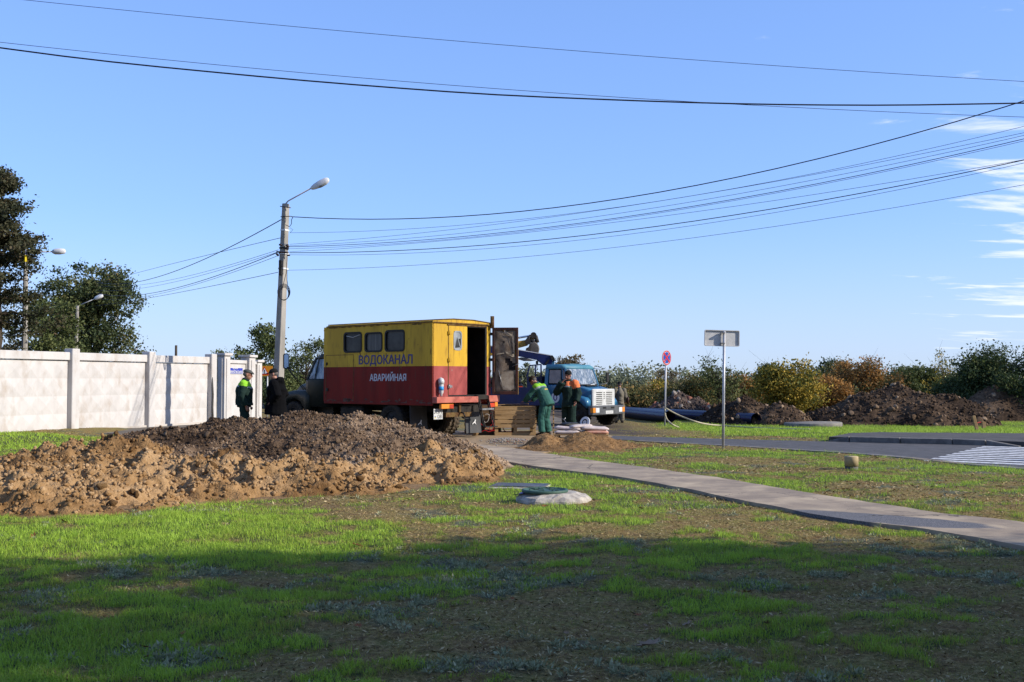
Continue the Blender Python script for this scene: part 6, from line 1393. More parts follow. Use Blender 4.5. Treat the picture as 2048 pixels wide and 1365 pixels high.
# cab body and greenhouse
cx0, cx1 = -2.35, -1.2
mb = MB(); loft(mb, [sec(cx0, 1.06, .72, 1.62, .03), sec(cx1 - .05, 1.06, .72, 1.62, .03), sec(cx1 + .02, 1.0, .75, 1.60, .05)]); cb = mb.build('cab', 'zil_blue', bt_)
mb = MB(); loft(mb, [sec(cx0 + .04, 1.0, 2.24, 2.42, .10), sec(-1.55, 1.0, 2.24, 2.42, .10), sec(-1.38, .95, 2.22, 2.35, .08)]); mb.build('roof', 'zil_roof', cb)
mb = MB(); mb.box(-1.9, -1.6, -.35, .35, 2.42, 2.45); mb.build('roof_hatch', 'zil_roof', cb, bevel=.01)
mb = MB()
for s in (-1, 1):
    mb.bar((cx1, s * 1.0, 1.6), (-1.42, s * .94, 2.28), .07, .07, up=(0, 1, 0)); mb.bar((cx0 + .09, s * 1.02, 1.6), (cx0 + .10, s * .96, 2.28), .16, .07, up=(0, 1, 0)); mb.bar((-1.47, s * 1.02, 1.6), (-1.52, s * .98, 2.26), .035, .04, up=(0, 1, 0))
mb.box(cx0 + .02, cx0 + .05, -.98, .98, 1.6, 2.28); mb.build('pillar', 'zil_blue', cb)
mb = MB(); mb.box(cx0 + .3, cx1 - .25, -.8, .8, 1.2, 1.9); mb.build('cabin_inside', 'dark_cabin', cb)
mb = MB(); n = 10; vs = [];
for i in range(n + 1):
    y = -.95 + 1.9 * i / n; b_ = .05 * (1 - (y / .95) ** 2)
    vs += [(cx1 + .01 + b_, y, 1.635), (-1.40 + b_, y * .96, 2.24)]
mb.add(vs, [(2 * i, 2 * i + 1, 2 * i + 3, 2 * i + 2) for i in range(n)], 0, True); mb.build('windscreen', 'wind_glass', cb)
for s in (-1, 1):
    mb = MB(); mb.add([(cx0 + .22, s * 1.03, 1.68), (-1.56, s * 1.03, 1.68), (-1.60, s * .985, 2.2), (cx0 + .22, s * .985, 2.2)], [(0, 1, 2, 3)]); mb.build('side_window', 'side_glass', cb)
    mb = MB(); mb.add([(-1.47, s * 1.03, 1.68), (-1.27, s * 1.01, 1.66), (-1.44, s * .97, 2.18), (-1.50, s * .985, 2.2)], [(0, 1, 2, 3)]); mb.build('quarter_window', 'side_glass', cb)
mb = MB(); mb.box(cx0 + .14, -1.22, -1.068, -1.062, .80, .806); mb.box(cx0 + .14, cx0 + .146, -1.068, -1.062, .8, 1.62); mb.box(-1.26, -1.254, -1.068, -1.062, .8, 1.6); dr = mb.build('door_seam', 'rubber_seal', cb)
dn_ = [(-1.80 + .20 * math.cos(a), 1.12 + .20 * math.sin(a)) for a in np.linspace(0, 6.28, 25)[:-1]]
mb = MB(); mb.prism(dn_, 'y', -1.068, -1.064); em = mb.build('door_emblem', 'letter_white', cb)
mb = MB(); mb.ring([(-1.80 + .10 * math.cos(a), 1.12 + .13 * math.sin(a)) for a in np.linspace(0, 6.28, 17)[:-1]], [(-1.80 + .055 * math.cos(a), 1.12 + .085 * math.sin(a)) for a in np.linspace(0, 6.28, 17)[:-1]], 'y', -1.072, -1.069); mb.box(-1.99, -1.60, -1.068, -1.064, .82, .90); mb.build('emblem_ring', 'letter_blue', em)
mb = MB(); mb.prism([(-1.33, 2.06), (-1.30, 2.13), (-1.34, 2.16), (-1.38, 2.10)], 'y', -.78, -.775); 
mb = MB(); mb.tube([(cx1, -1.02, 1.62), (-1.1, -1.22, 1.66), (-1.1, -1.24, 2.15), (-1.35, -1.0, 2.25)], .012, 5); mrb = mb.build('mirror_bracket', 'black_metal', cb); mb = MB(); mb.box(-1.12, -1.06, -1.36, -1.14, 1.72, 2.12); mb.build('mirror', 'black_metal', mrb, bevel=.02)
mb = MB(); mb.tube([(cx1, 1.02, 1.62), (-1.0, 1.36, 1.66), (-1.0, 1.38, 2.2), (-1.35, 1.0, 2.27)], .012, 5); mrb = mb.build('mirror_bracket', 'galv', cb); mb = MB(); mb.box(-1.02, -.96, 1.30, 1.48, 1.72, 2.12); mb.build('mirror', 'black_metal', mrb, bevel=.02)
mb = MB()
for y in (-.35, .4): mb.tube([(cx1 + .05, y, 1.65), (cx1 + .02, y + .28, 1.70), (cx1 - .03, y + .5, 1.74)], .010, 4)
mb.build('wiper', 'rubber_seal', cb)
WB = wheel_mesh(.46, .30, 'tyre', 'wheel', 22); RB = rim_mesh(.46, .30, 'under_metal', .04)
for s in (-1, 1): put_wheel(bt_, WB, RB, -.72, s * .92, .46, s < 0); put_wheel(bt_, WB, RB, -4.1, s * .92, .46, s < 0)
mb = MB()
for s in (-.4, .4): mb.box(-5.2, -.25, s - .04, s + .04, .62, .80)
mb.cyl((-.72, -.8, .46), (-.72, .8, .46), .08, seg=8); mb.cyl((-4.1, -.8, .46), (-4.1, .8, .46), .08, seg=8); mb.box(-1.5, -.4, -.6, .6, .45, .8); mb.build('chassis', 'under_metal', bt_)
# navy bed, guard rail
mb = MB(); mb.box(-5.4, -2.45, -1.12, -1.06, .80, 1.50); mb.build('bed_side', 'navy', bt_); mb = MB(); mb.box(-5.4, -2.45, 1.06, 1.12, .80, 1.50); mb.build('bed_side', 'navy', bt_)
mb = MB(); mb.box(-5.4, -2.45, -1.06, 1.06, .80, .88); mb.build('bed_floor', 'navy_dark', bt_)
mb = MB(); mb.box(-2.62, -2.45, -1.08, 1.08, .90, 1.96); mb.build('head_board', 'navy_dark', bt_, bevel=.01); mb = MB(); mb.box(-3.2, -2.63, -1.10, -.4, .90, 1.93); mb.build('tool_cabinet', 'navy', bt_, bevel=.02)
mb = MB()
for a, b_ in (((-3.2, -1.09, 1.93), (-3.05, -1.09, 2.38)), ((-3.05, -1.09, 2.38), (-2.48, -1.09, 2.42)), ((-2.48, -1.09, 1.96), (-2.48, -1.09, 2.42)), ((-2.76, -1.09, 1.95), (-2.76, -1.09, 2.40))): mb.bar(a, b_, .045, .045, up=(0, 1, 0))
mb.build('guard_rail', 'navy', bt_)
iv = bt_.matrix_basis.inverted()
def PL(px, py, Y): return iv @ P(px, py, Y)
# crane boom, drawn at its own depth above the bed
Yb = 43.8
def slab(name, pts, Y0, th, m, par, bev=.01):
    """plate in the vertical plane at depth Y0, thickness th away from the viewer"""
    ps = [P(x, y, Y0) for x, y in pts]; vs = [iv @ p for p in ps] + [iv @ (p + Vector((0, th, 0))) for p in ps]; n = len(ps); mb = MB()
    mb.add(vs, [tuple(range(n)), tuple(range(n, 2 * n))] + [(i, (i + 1) % n, n + (i + 1) % n, n + i) for i in range(n)]); return mb.build(name, m, par, bevel=bev)
bm_ = slab('crane_boom', [(960, 690), (1027, 699), (1103, 712), (1106, 716), (1103, 731), (1087, 731), (1073, 720), (1027, 711), (960, 704)], Yb, .32, 'navy', bt_)
slab('boom_edge', [(960, 688), (1027, 697.5), (1103, 710.5), (1103, 712), (1027, 699), (960, 690)], Yb - .01, .34, 'letter_white', bm_, 0)
slab('boom_joint', [(1100, 712), (1105, 711), (1109, 716), (1111, 722), (1107, 722), (1102, 719)], Yb - .05, .42, 'black_metal', bm_, .005)
slab('ram_shadow', [(1090, 728), (1097, 719), (1099, 721), (1093, 731)], Yb - .03, .02, 'black_metal', bm_, 0)
slab('crane_column', [(1102, 722), (1109, 722), (1109, 760), (1102, 760)], Yb + .05, .3, 'zil_blue', bt_)
hkp = thing('crane_hook', 'dark hook block hanging from the navy crane boom', 'hook', P(1074, 722, 43.95)); mb = MB(); mb.box(-.05, .05, -.04, .04, -.14, .0); mb.tube([(0, 0, -.14), (.0, 0, -.3)], .015, 5); mb.build('hook_block', 'black_metal', hkp, bevel=.01)
# ------------------------------------------------------------------ excavator behind the truck
ex = thing('excavator', 'yellow excavator arm with dark bucket rising behind the navy boom', 'excavator', (px2x(930, 50), 50, -.25)); iv = ex.matrix_basis.inverted(); iv.translation = -Vector(ex.location); Ye = 47
slab('arm', [(900, 706), (1027, 684.5), (1053, 680), (1057, 683), (1056, 691), (1027, 699), (900, 735)], Ye, .45, 'exc_yellow', ex, .02)
slab('arm_tip', [(1052, 683), (1058, 676), (1066, 670), (1071, 671), (1070, 678), (1064, 684), (1060, 687), (1055, 687)], Ye - .02, .5, 'exc_yellow', ex, .02)
mb = MB(); mb.tube([iv @ P(1000, 680, Ye + .1), iv @ P(1034, 676.5, Ye + .1)], .10, 8); mb.build('cylinder', 'exc_black', ex); mb = MB(); mb.tube([iv @ P(1034, 676.5, Ye + .1), iv @ P(1063, 671.5, Ye + .1)], .045, 8); mb.build('piston_rod', 'chrome', ex)
mb = MB(); 
for a, b_ in (((1053, 684), (1062, 672)), ((1062, 671), (1072, 673)), ((1071, 672), (1075, 686)), ((1062, 680), (1073, 690))): mb.tube([iv @ P(*a, Ye + .0), iv @ P(*b_, Ye + .0)], .09, 7)
mb.tube([iv @ P(1067, 671, Ye - .1), iv @ P(1067, 671, Ye + .6)], .14, 10); mb.tube([iv @ P(1056, 684, Ye - .1), iv @ P(1056, 684, Ye + .6)], .13, 10); mb.build('linkage', 'exc_black', ex)
slab('bucket', [(1062, 686), (1071, 684), (1077, 690), (1079, 698), (1077, 708), (1062, 706), (1051, 705), (1052, 697), (1058, 694), (1059, 688)], Ye - .3, 1.1, 'bucket', ex, .04)
slab('bucket_side', [(1063, 688), (1059, 689), (1058, 694), (1052, 697), (1051, 706), (1060, 706)], Ye - .34, .05, 'exc_black', ex, .0)
slab('bucket_lip', [(1034, 717.5), (1042, 715), (1052, 716), (1064, 719.5), (1072, 720.5), (1062, 722), (1048, 722)], Ye - .1, .9, 'bucket', ex, .01)
for k, (x, m_) in enumerate(((1034, 'grille_white'), (1040, 'grille_white'), (1046, 'grille_white'), (1051, 'grille_white'))):
    slab('arm_bolt', [(x - .8, 691.5 - .6 * k), (x + .9, 691 - .6 * k), (x + .7, 692.4 - .6 * k), (x - .7, 692.8 - .6 * k)], Ye - .012, .01, 'exc_black', ex, 0)
# body hidden behind the box truck
mb = MB(); mb.box(-2.6, 1.0, .0, 2.6, 1.1, 2.3); mb.build('engine_house', 'exc_yellow', ex, bevel=.08); mb = MB(); mb.box(-1.2, .6, 0, 1.2, 2.3, 3.0); mb.build('cabin', 'exc_black', ex, bevel=.06)
for y in (.0, 2.0): mb = MB(); mb.prism([(-2.6, .3), (-2.2, .0), (1.4, .0), (1.8, .3), (1.6, .8), (-2.4, .8)], 'y', y, y + .55); mb.build('track', 'exc_black', ex, bevel=.03)
mb = MB(); a = iv @ P(905, 722, Ye + .2); mb.tube([a, (0, .8, 2.2)], [.25, .35], 8); mb.build('boom', 'exc_yellow', ex)
# dark vehicle with red lamps, seen in the gap
dv = thing('dark_lorry', 'dark vehicle with red tail lamps behind the navy bed of the blue truck', 'vehicle', (px2x(1034, 56), 56, -.25)); w_ = 2.2; xr = px2x(1047, 56) - px2x(1034, 56)
mb = MB(); mb.box(xr - w_, xr, 0, 4.2, .55, 1.62); bd = mb.build('body', 'dark_car', dv, bevel=.06); mb = MB(); mb.box(xr - w_ + .1, xr - .1, .5, 3.2, 1.62, 1.95); mb.build('cover', 'dark_car', dv, bevel=.1)
for z in (1.36, 1.08): mb = MB(); mb.box(xr - .26, xr - .04, -.02, .0, z, z + .16); mb.build('tail_lamp', 'lamp_red', dv)
mb = MB(); mb.box(xr - 1.1, xr - .7, -.02, 0, 1.1, 1.18); mb.build('number_plate', 'plate_white', dv)
for s in (xr - w_ + .15, xr - .15): mb = MB(); mb.cyl((s - .12, .8, .4), (s + .12, .8, .4), .4, seg=18); mb.build('wheel', 'tyre', dv)
# ------------------------------------------------------------------ people
def remesh_mesh(mb, vox, smooth=3, fold=0.0, seed=0, name='b'):
    me = mb.mesh(name, 'skin'); o = bpy.data.objects.new('tmp', me); COL.objects.link(o)
    m = o.modifiers.new('r', 'REMESH'); m.mode = 'VOXEL'; m.voxel_size = vox; m.use_smooth_shade = True
    s = o.modifiers.new('s', 'SMOOTH'); s.iterations = smooth; s.factor = .5
    dg = bpy.context.evaluated_depsgraph_get(); r = bpy.data.meshes.new_from_object(o.evaluated_get(dg)); bpy.data.objects.remove(o)
    if fold:
        co = np.empty(len(r.vertices) * 3, np.float32); r.vertices.foreach_get('co', co); co = co.reshape(-1, 3); no = np.array([v.normal[:] for v in r.vertices])
        n = fbm(co[:, 0] * 9 + co[:, 1] * 7 + seed, co[:, 2] * 7, 3, seed) - .5; n += .6 * (fbm(co[:, 0] * 5 + co[:, 2] * 16, co[:, 1] * 6 + co[:, 2] * 5, 2, seed + 4) - .5)
        co += no * (n * fold)[:, None]; r.vertices.foreach_set('co', co.ravel())
    return r
def hand_mb(mb, w, d, curl=.5, side=1, s=1.0, up=Vector((0, 0, 1))):
    """palm + five fingers from wrist w towards d"""
    d = d.normalized(); x = d.cross(up); x = x.normalized() if x.length > .1 else Vector((1, 0, 0)); n = x.cross(d)
    mb.tube([w - d * .03 * s, w + d * .03 * s, w + d * .085 * s, w + d * .095 * s], [(.028 * s, .022 * s), (.036 * s, .018 * s), (.040 * s, .015 * s), (.036 * s, .010 * s)], 8)
    for k, (o, L) in enumerate(((-.03, .066), (-.010, .078), (.011, .072), (.031, .056))):
        p = w + d * .085 * s + x * o * s; pts = [p]; dd = d.copy()
        for j in range(3):
            dd = (dd - n * curl * .55).normalized(); p = p + dd * L * s / 3; pts.append(p)
        mb.tube(pts, [.0095 * s, .009 * s, .008 * s, .006 * s], 6)
    tp = w + d * .03 * s - x * .03 * s * side; mb.tube([tp, tp + (d * .6 - x * side) * .03 * s, tp + (d - x * side * .5 - n * .3) * .055 * s], [.012 * s, .011 * s, .007 * s], 6)
def head_mb(mb, c, fwd, up, s=1.0):
    """c = head centre; fwd, up unit"""
    fwd = (fwd - up * fwd.dot(up)).normalized(); r_ = fwd.cross(up)
    M = Matrix(((r_.x, fwd.x, up.x, c.x), (r_.y, fwd.y, up.y, c.y), (r_.z, fwd.z, up.z, c.z), (0, 0, 0, 1)))
    k = s
    mb.ell((0, -.005 * k, .03 * k), (.078 * k, .098 * k, .092 * k), 16, 12, 0, M)
    mb.ell((0, .018 * k, -.045 * k), (.062 * k, .070 * k, .075 * k), 14, 10, 0, M)
    mb.ell((0, .060 * k, -.088 * k), (.028 * k, .028 * k, .024 * k), 10, 8, 0, M)
    mb.tube([M @ Vector((0, .090 * k, .018 * k)), M @ Vector((0, .113 * k, -.018 * k)), M @ Vector((0, .112 * k, -.030 * k)), M @ Vector((0, .085 * k, -.036 * k))], [.010 * k, .015 * k, .016 * k, .012 * k], 8)
    mb.ell((0, .088 * k, .028 * k), (.050 * k, .014 * k, .012 * k), 10, 6, 0, M); mb.ell((0, .084 * k, -.058 * k), (.026 * k, .014 * k, .010 * k), 10, 6, 0, M)
    for q in (-1, 1): mb.ell((q * .080 * k, -.010 * k, -.008 * k), (.010 * k, .020 * k, .032 * k), 8, 8, 0, M)
    return M
def limbs(mb, J, ext=0.0, sleeves=True, arm_end=1.0):
    for s in ('L', 'R'):
        sh, el, wr = J['sh' + s], J['el' + s], J['wr' + s]
        mb.tube([sh, sh.lerp(el, .5), el, el.lerp(wr, .4), el.lerp(wr, arm_end)], [.062 + ext, .054 + ext, .044 + ext * 1.15, .043 + ext, .030 + ext * 1.1], 10); mb.ell(sh, (.066 + ext,) * 3, 10, 8)
def legs_mb(mb, J, ext=0.0, end=1.0):
    for s in ('L', 'R'):
        h, k, a = J['hp' + s], J['kn' + s], J['an' + s]
        mb.tube([h + Vector((0, 0, .05)), h.lerp(k, .35), k, k.lerp(a, .35), k.lerp(a, end)], [.092 + ext * .6, .082 + ext, .058 + ext * 1.25, .060 + ext * 1.2, .040 + ext * 1.7], 10)
def person(name, label, loc, rz, H, pose, st, group='workers and passers by'):
    J = {k: Vector(v) for k, v in pose.items()}; t_ = thing(name, label, 'person', loc, rz, group); t_.scale = (H / 1.78,) * 3
    up = (J['head'] - J['neck']).normalized() * .6 + Vector(st.get('hup', (0, 0, .4))); up.normalize(); fwd = V3(st.get('face', (0, 1, 0))).normalized()
    mb = MB(); hm = head_mb(mb, J['head'], fwd, up, 1.08)
    pel, ch, nk = J['pel'], J['ch'], J['neck']
    mb.tube([nk - (nk - ch) * .3, nk, J['head'] - up * .04], [.062, .056, .056], 10)
    mb.tube([pel - Vector((0, 0, .08)), pel, pel.lerp(ch, .5), ch, nk], [(.13, .095), (.155, .11), (.14, .10), (.17, .115), (.06, .055)], 14)
    limbs(mb, J); legs_mb(mb, J)
    for s, sg in (('L', -1), ('R', 1)):
        d = J['wr' + s] - J['el' + s]; hd = V3(st.get('hand' + s, d)); hand_mb(mb, J['wr' + s], hd, st.get('curl', .6), sg, 1.0, V3(st.get('hup' + s, (0, 0, 1) if abs(hd.normalized().z) < .8 else (sg, 0, 0))))
        f = V3(st.get('foot' + s, (0, 1, 0))); a = J['an' + s]; mb.tube([a - f * .04, a + f * .02 - Vector((0, 0, .03)), a + f * .13 - Vector((0, 0, .05))], [.04, .045, .03], 8)
    b = remesh_mesh(mb, .011, 2); b.name = 'body'; b.materials.clear(); b.materials.append(MATS[st.get('skin', 'skin')]); obj('body', b, t_)
    mb = MB()
    for q in (-1, 1): mb.ell((q * .030, .0965, .012), (.010, .008, .006), 8, 6, 0, hm)
    mb.build('eyes', 'eye', t_)
    # trousers
    e = st.get('leg_ext', .024); mb = MB(); legs_mb(mb, J, e, .97); mb.tube([pel - Vector((0, 0, .10)), pel, pel.lerp(ch, .25)], [(.155 + e * .4, .13 + e * .4), (.170 + e * .5, .135 + e * .5), (.155 + e * .4, .13)], 14)
    m_ = remesh_mesh(mb, .014, 2, .030, len(label)); m_.name = 'trousers'; m_.materials.clear(); m_.materials.append(MATS[st['trousers']]); obj('trousers', m_, t_)
    # boots
    for s in ('L', 'R'):
        f = V3(st.get('foot' + s, (0, 1, 0))).normalized(); a = J['an' + s]; mb = MB(); mb.tube([a + Vector((0, 0, .06)), a - Vector((0, 0, .02))], [.056, .056], 10); mb.tube([a - f * .075 - Vector((0, 0, .04)), a - Vector((0, 0, .035)), a + f * .10 - Vector((0, 0, .045)), a + f * .19 - Vector((0, 0, .055))], [.042, .052, .046, .030], 10)
        mm = remesh_mesh(mb, .012, 2); mm.name = 'boot'; mm.materials.clear(); mm.materials.append(MATS['boot']); obj('boot', mm, t_)
    # jacket
    e = st.get('jk_ext', .026); hem = st.get('hem', .16); dn = (pel - ch).normalized(); mb = MB(); he = pel + dn * hem
    hr = st.get('hem_r', 0); mb.tube([he, pel + dn * .02, pel.lerp(ch, .45), ch, ch.lerp(nk, .55), nk + (nk - ch) * .04], [(.185 + e * .9 + hr, .155 + e + hr), (.178 + e * .7 + hr * .6, .145 + e * .7 + hr * .6), (.168 + e, .135 + e), (.180 + e, .135 + e), (.135 + e * .5, .10 + e * .4), (.070, .070)], 16)
    limbs(mb, J, e, True, .96); mb.tube([nk - (nk - ch) * .10, nk + up * .035], [.082, .076], 12)
    if st.get('hood'): hc = nk - fwd * .10 - Vector((0, 0, .03)); mb.ell(hc, (.12, .085, .085), 12, 8); mb.ell(hc - fwd * .05 + Vector((0, 0, -.03)), (.09, .07, .10), 12, 8)
    jm = remesh_mesh(mb, .014, 2, .028, len(label) + 3); jm.name = 'jacket'; jm.materials.clear()
    for q in st['jacket']: jm.materials.append(MATS[q])
    if len(st['jacket']) > 1:
        ax = (nk - ch).normalized(); f2 = (fwd - ax * fwd.dot(ax)).normalized() if not st.get('ax_f') else V3(st['ax_f'])
        for p in jm.polygons:
            c = p.center; hgt = (c - ch).dot(ax); p.material_index = 0
            arm = min((c - J['sh' + s]).length for s in 'LR'); ds = min((c - (J['sh' + s] + (J['el' + s] - J['sh' + s]) * .15)).length for s in 'LR')
            y0 = st.get('yoke', .08)
            if hgt > y0 or ds < st.get('yoke_arm', .0): p.material_index = 1
            if (hgt > (nk - ch).length * .86) and (c - nk).length < .14: p.material_index = 0
            if y0 - .04 < hgt <= y0 and ds > .05 + st.get('yoke_arm', 0): p.material_index = 2
            for s in 'LR':
                v = J['el' + s] - J['sh' + s]; tt = (c - J['sh' + s]).dot(v) / v.dot(v); lim = .22 + st.get('yoke_arm', 0) * 1.6
                if tt > lim and (c - (J['sh' + s] + v * min(tt, 1))).length < .13: p.material_index = 0
                w = J['wr' + s] - J['el' + s]; t2 = max(0, min(1, (c - J['el' + s]).dot(w) / w.dot(w)))
                if (c - (J['el' + s] + w * t2)).length < .12 and (c - ch).length > .16: p.material_index = 0
            if ds >= st.get('yoke_arm', 0) and (c - ch.lerp(pel, .0)).length > .0:
                pass
            if st.get('print') and -.085 < hgt < -.045 and abs(c.x) < .085 and (c - ch).dot(f2) < -.05: p.material_index = 3
            if st.get('yoke_side') and c.dot(Vector((1, 0, 0))) * st['yoke_side'] < -.04 and p.material_index == 1: p.material_index = 0
    obj('jacket', jm, t_)
    # headgear
    k = 1.08; cp = st['cap']; mb = MB()
    if cp[0] == 'flat':
        mb.ell((0, -.008, .070), (.094, .118, .060), 16, 10, 0, hm); mb.ell((0, .035, .062), (.088, .105, .034), 16, 10, 0, hm); mb.ell((0, .115, .045), (.060, .048, .012), 12, 6, 0, hm)
    elif cp[0] == 'base':
        mb.ell((0, -.006, .055), (.092, .112, .085), 16, 10, 0, hm); mb.ell((0, .130, .050), (.066, .072, .010), 14, 6, 0, hm)
    else:
        mb.ell((0, -.008, .062), (.094, .114, .092), 16, 10, 0, hm); mb.ell((0, -.010, .030), (.096, .116, .036), 16, 8, 0, hm)
    cm_ = remesh_mesh(mb, .009, 1); cm_.materials.clear(); cm_.materials.append(MATS[cp[1]]); cm_.name = 'cap'; obj('cap', cm_, t_)
    if st.get('hair'): mb = MB(); mb.ell((0, -.035, .0), (.084, .080, .055), 14, 8, 0, hm); mb.build('hair', st['hair'], t_)
    return t_, hm, J
def stand(**k):
    p = dict(pel=(0, 0, .96), ch=(0, 0, 1.30), neck=(0, .0, 1.52), head=(0, .02, 1.665), shL=(-.195, 0, 1.42), shR=(.195, 0, 1.42), elL=(-.25, -.02, 1.13), elR=(.25, -.02, 1.13), wrL=(-.25, .06, .89), wrR=(.25, .06, .89),
             hpL=(-.095, 0, .93), hpR=(.095, 0, .93), knL=(-.11, .02, .50), knR=(.11, .02, .50), anL=(-.12, -.01, .09), anR=(.12, -.01, .09)); p.update(k); return p
HD = lambda lx, ly, d=(0, 0, -1): d
def zof(x, y): return float(base_z(x, y)) + .02
# A: green coverall, flat cap, facing right
person('person', 'man in dark green workwear and grey flat cap facing right before the wall', (px2x(489, 27.2), 27.2, .01), R(-82), 1.86,
       stand(head=(0, .075, 1.645), neck=(0, .03, 1.52), elR=(.27, -.03, 1.13), wrR=(.25, .07, .89), wrL=(-.24, .10, .92), hpR=(.095, 0, .93), knR=(.12, .03, .50)),
       dict(face=(0, .95, -.30), jacket=['green_dark', 'lime', 'reflective'], yoke=.075, yoke_arm=.085, trousers='green_dark', cap=('flat', 'cap_grey'), hair='hair_grey', leg_ext=.032, jk_ext=.034, hem=.05, skin='skin_shade'))
# B: black jacket, cap, facing left
person('person', 'man in black hooded jacket and baseball cap facing left beside the truck bonnet', (px2x(553, 27.0), 27.0, .01), R(84), 1.86,
       stand(head=(0, .07, 1.655), neck=(0, .02, 1.52), elR=(.27, -.12, 1.16), wrR=(.18, .06, 1.0), elL=(-.27, -.12, 1.16), wrL=(-.18, .06, 1.0)),
       dict(face=(-.1, .95, -.2), jacket=['black_cloth'], trousers='jeans', cap=('base', 'cap_black'), hair='hair_grey', hem=.27, hem_r=.05, jk_ext=.060, leg_ext=.026, hood=True))
# C: leaning on the crate, back to the camera
person('person', 'worker in green overalls with lime shoulders leaning on the pale crate', (px2x(1089, 30.65), 30.65, .01), R(58), 1.80,
       stand(pel=(0, -.06, .96), ch=(0, .10, 1.27), neck=(0, .24, 1.46), head=(0, .37, 1.545), shL=(-.19, .16, 1.37), shR=(.19, .16, 1.37), elL=(-.27, .34, 1.14), elR=(.24, .36, 1.14), wrL=(-.21, .52, .96), wrR=(.17, .52, .97),
             hpL=(-.10, -.05, .93), hpR=(.10, -.05, .93), knL=(-.15, .02, .50), knR=(.13, .04, .50), anL=(-.20, -.03, .09), anR=(.15, -.04, .09)),
       dict(face=(0, .70, -.62), hup=(0, .25, .35), handL=(0, 1, -.15), handR=(0, 1, -.15), curl=.15, print=True, jacket=['green_cloth', 'lime', 'reflective', 'gold_thread'], yoke=.075, yoke_arm=.0, trousers='green_cloth', cap=('knit', 'cap_brown'), hair='hair_grey', hem=.15, jk_ext=.040, leg_ext=.040))
# D: orange shoulders, hand at the mouth, facing the camera and left
person('person', 'worker in padded green jacket with orange shoulders holding a hand to his mouth', (px2x(1138, 32.6), 32.6, .0), R(150), 1.86,
       stand(head=(0, .05, 1.66), elR=(.30, .20, 1.17), wrR=(.10, .23, 1.47), elL=(-.29, -.02, 1.13), wrL=(-.27, .10, .90)),
       dict(face=(.18, .95, -.12), handR=(-.6, -.1, .6), jacket=['green_dark', 'orange_cloth', 'reflective'], yoke=.06, yoke_arm=.155, trousers='green_dark', cap=('knit', 'cap_black'), hem=.22, jk_ext=.062, leg_ext=.045, yoke_side=-1, skin='skin_shade'))
# E: beige, walking away beyond the bumper
pe = (px2x(1239, 46), 46); t_, hm, J = person('person', 'man in beige clothes seen from behind beyond the blue truck bumper', (*pe, -.25), R(12), 1.76,
       stand(elR=(.27, -.02, 1.12), wrR=(.26, .10, .90), anL=(-.12, .1, .09), knL=(-.11, .10, .5)), dict(jacket=['beige_cloth'], trousers='beige_cloth', cap=('base', 'cap_black'), hair='hair_grey', hem=.14, jk_ext=.04, leg_ext=.035), 'men beyond the road')
mb = MB(); mb.ell((.34, -.03, .98), (.06, .13, .17), 10, 8); mb.tube([(.30, -.02, 1.1), (.12, .0, 1.47)], .015, 5); o = mb.build('shoulder_bag', 'leather', None, loc=(*pe, -.25), rot=(0, 0, R(12))); tag(o, 'brown shoulder bag hanging on the hip of the man in beige', 'bag')
# F: crouching in blue
pf_ = G(1287, 822); person('person', 'crouching man in a bright blue jacket behind the square concrete block', (px2x(1288, 59), 59.6, -.02), R(70), 1.70,
       dict(pel=(0, -.28, .42), ch=(0, .02, .72), neck=(0, .18, .92), head=(0, .32, .98), shL=(-.18, .1, .84), shR=(.18, .1, .84), elL=(-.28, .30, .62), elR=(.28, .30, .62), wrL=(-.12, .50, .55), wrR=(.12, .50, .55),
            hpL=(-.10, -.26, .40), hpR=(.10, -.26, .40), knL=(-.16, .16, .52), knR=(.16, .16, .52), anL=(-.14, -.08, .09), anR=(.14, -.08, .09)),
       dict(face=(0, .8, -.6), jacket=['sign_blue'], trousers='jeans', cap=('knit', 'cap_black'), hem=.04, jk_ext=.05), 'men beyond the road')
# ------------------------------------------------------------------ trees
def leafmat(n, a): attr_mat(n, [(p, tuple(v * 1.6 for v in c)) for p, c in a], rough=.7, trans=.28, spec=.25)
leafmat('leaf_dark', [(0, (.014, .026, .010)), (.5, (.040, .062, .020)), (.85, (.085, .105, .030)), (1, (.17, .14, .04))])
leafmat('leaf_olive', [(0, (.030, .042, .014)), (.5, (.068, .085, .025)), (1, (.13, .14, .045))])
leafmat('leaf_round', [(0, (.016, .028, .012)), (.45, (.045, .062, .022)), (.8, (.095, .10, .032)), (1, (.16, .10, .04))])
leafmat('leaf_yellow', [(0, (.035, .050, .015)), (.3, (.09, .10, .02)), (.5, (.21, .165, .022)), (.8, (.36, .24, .03)), (1, (.46, .30, .05))])
leafmat('leaf_orange', [(0, (.045, .055, .022)), (.3, (.10, .08, .03)), (.5, (.20, .10, .03)), (.75, (.34, .165, .04)), (1, (.40, .22, .06))])
leafmat('leaf_mix', [(0, (.035, .050, .020)), (.45, (.095, .095, .030)), (.75, (.19, .13, .04)), (1, (.28, .14, .045))])
leafmat('leaf_grey', [(0, (.075, .09, .055)), (.5, (.135, .15, .09)), (1, (.20, .21, .13))])
leafmat('leaf_brown', [(0, (.05, .04, .02)), (.5, (.115, .088, .045)), (1, (.19, .145, .075))])
leafmat('leaf_conifer', [(0, (.014, .018, .009)), (.4, (.036, .040, .017)), (.8, (.060, .052, .025)), (1, (.10, .060, .034))])
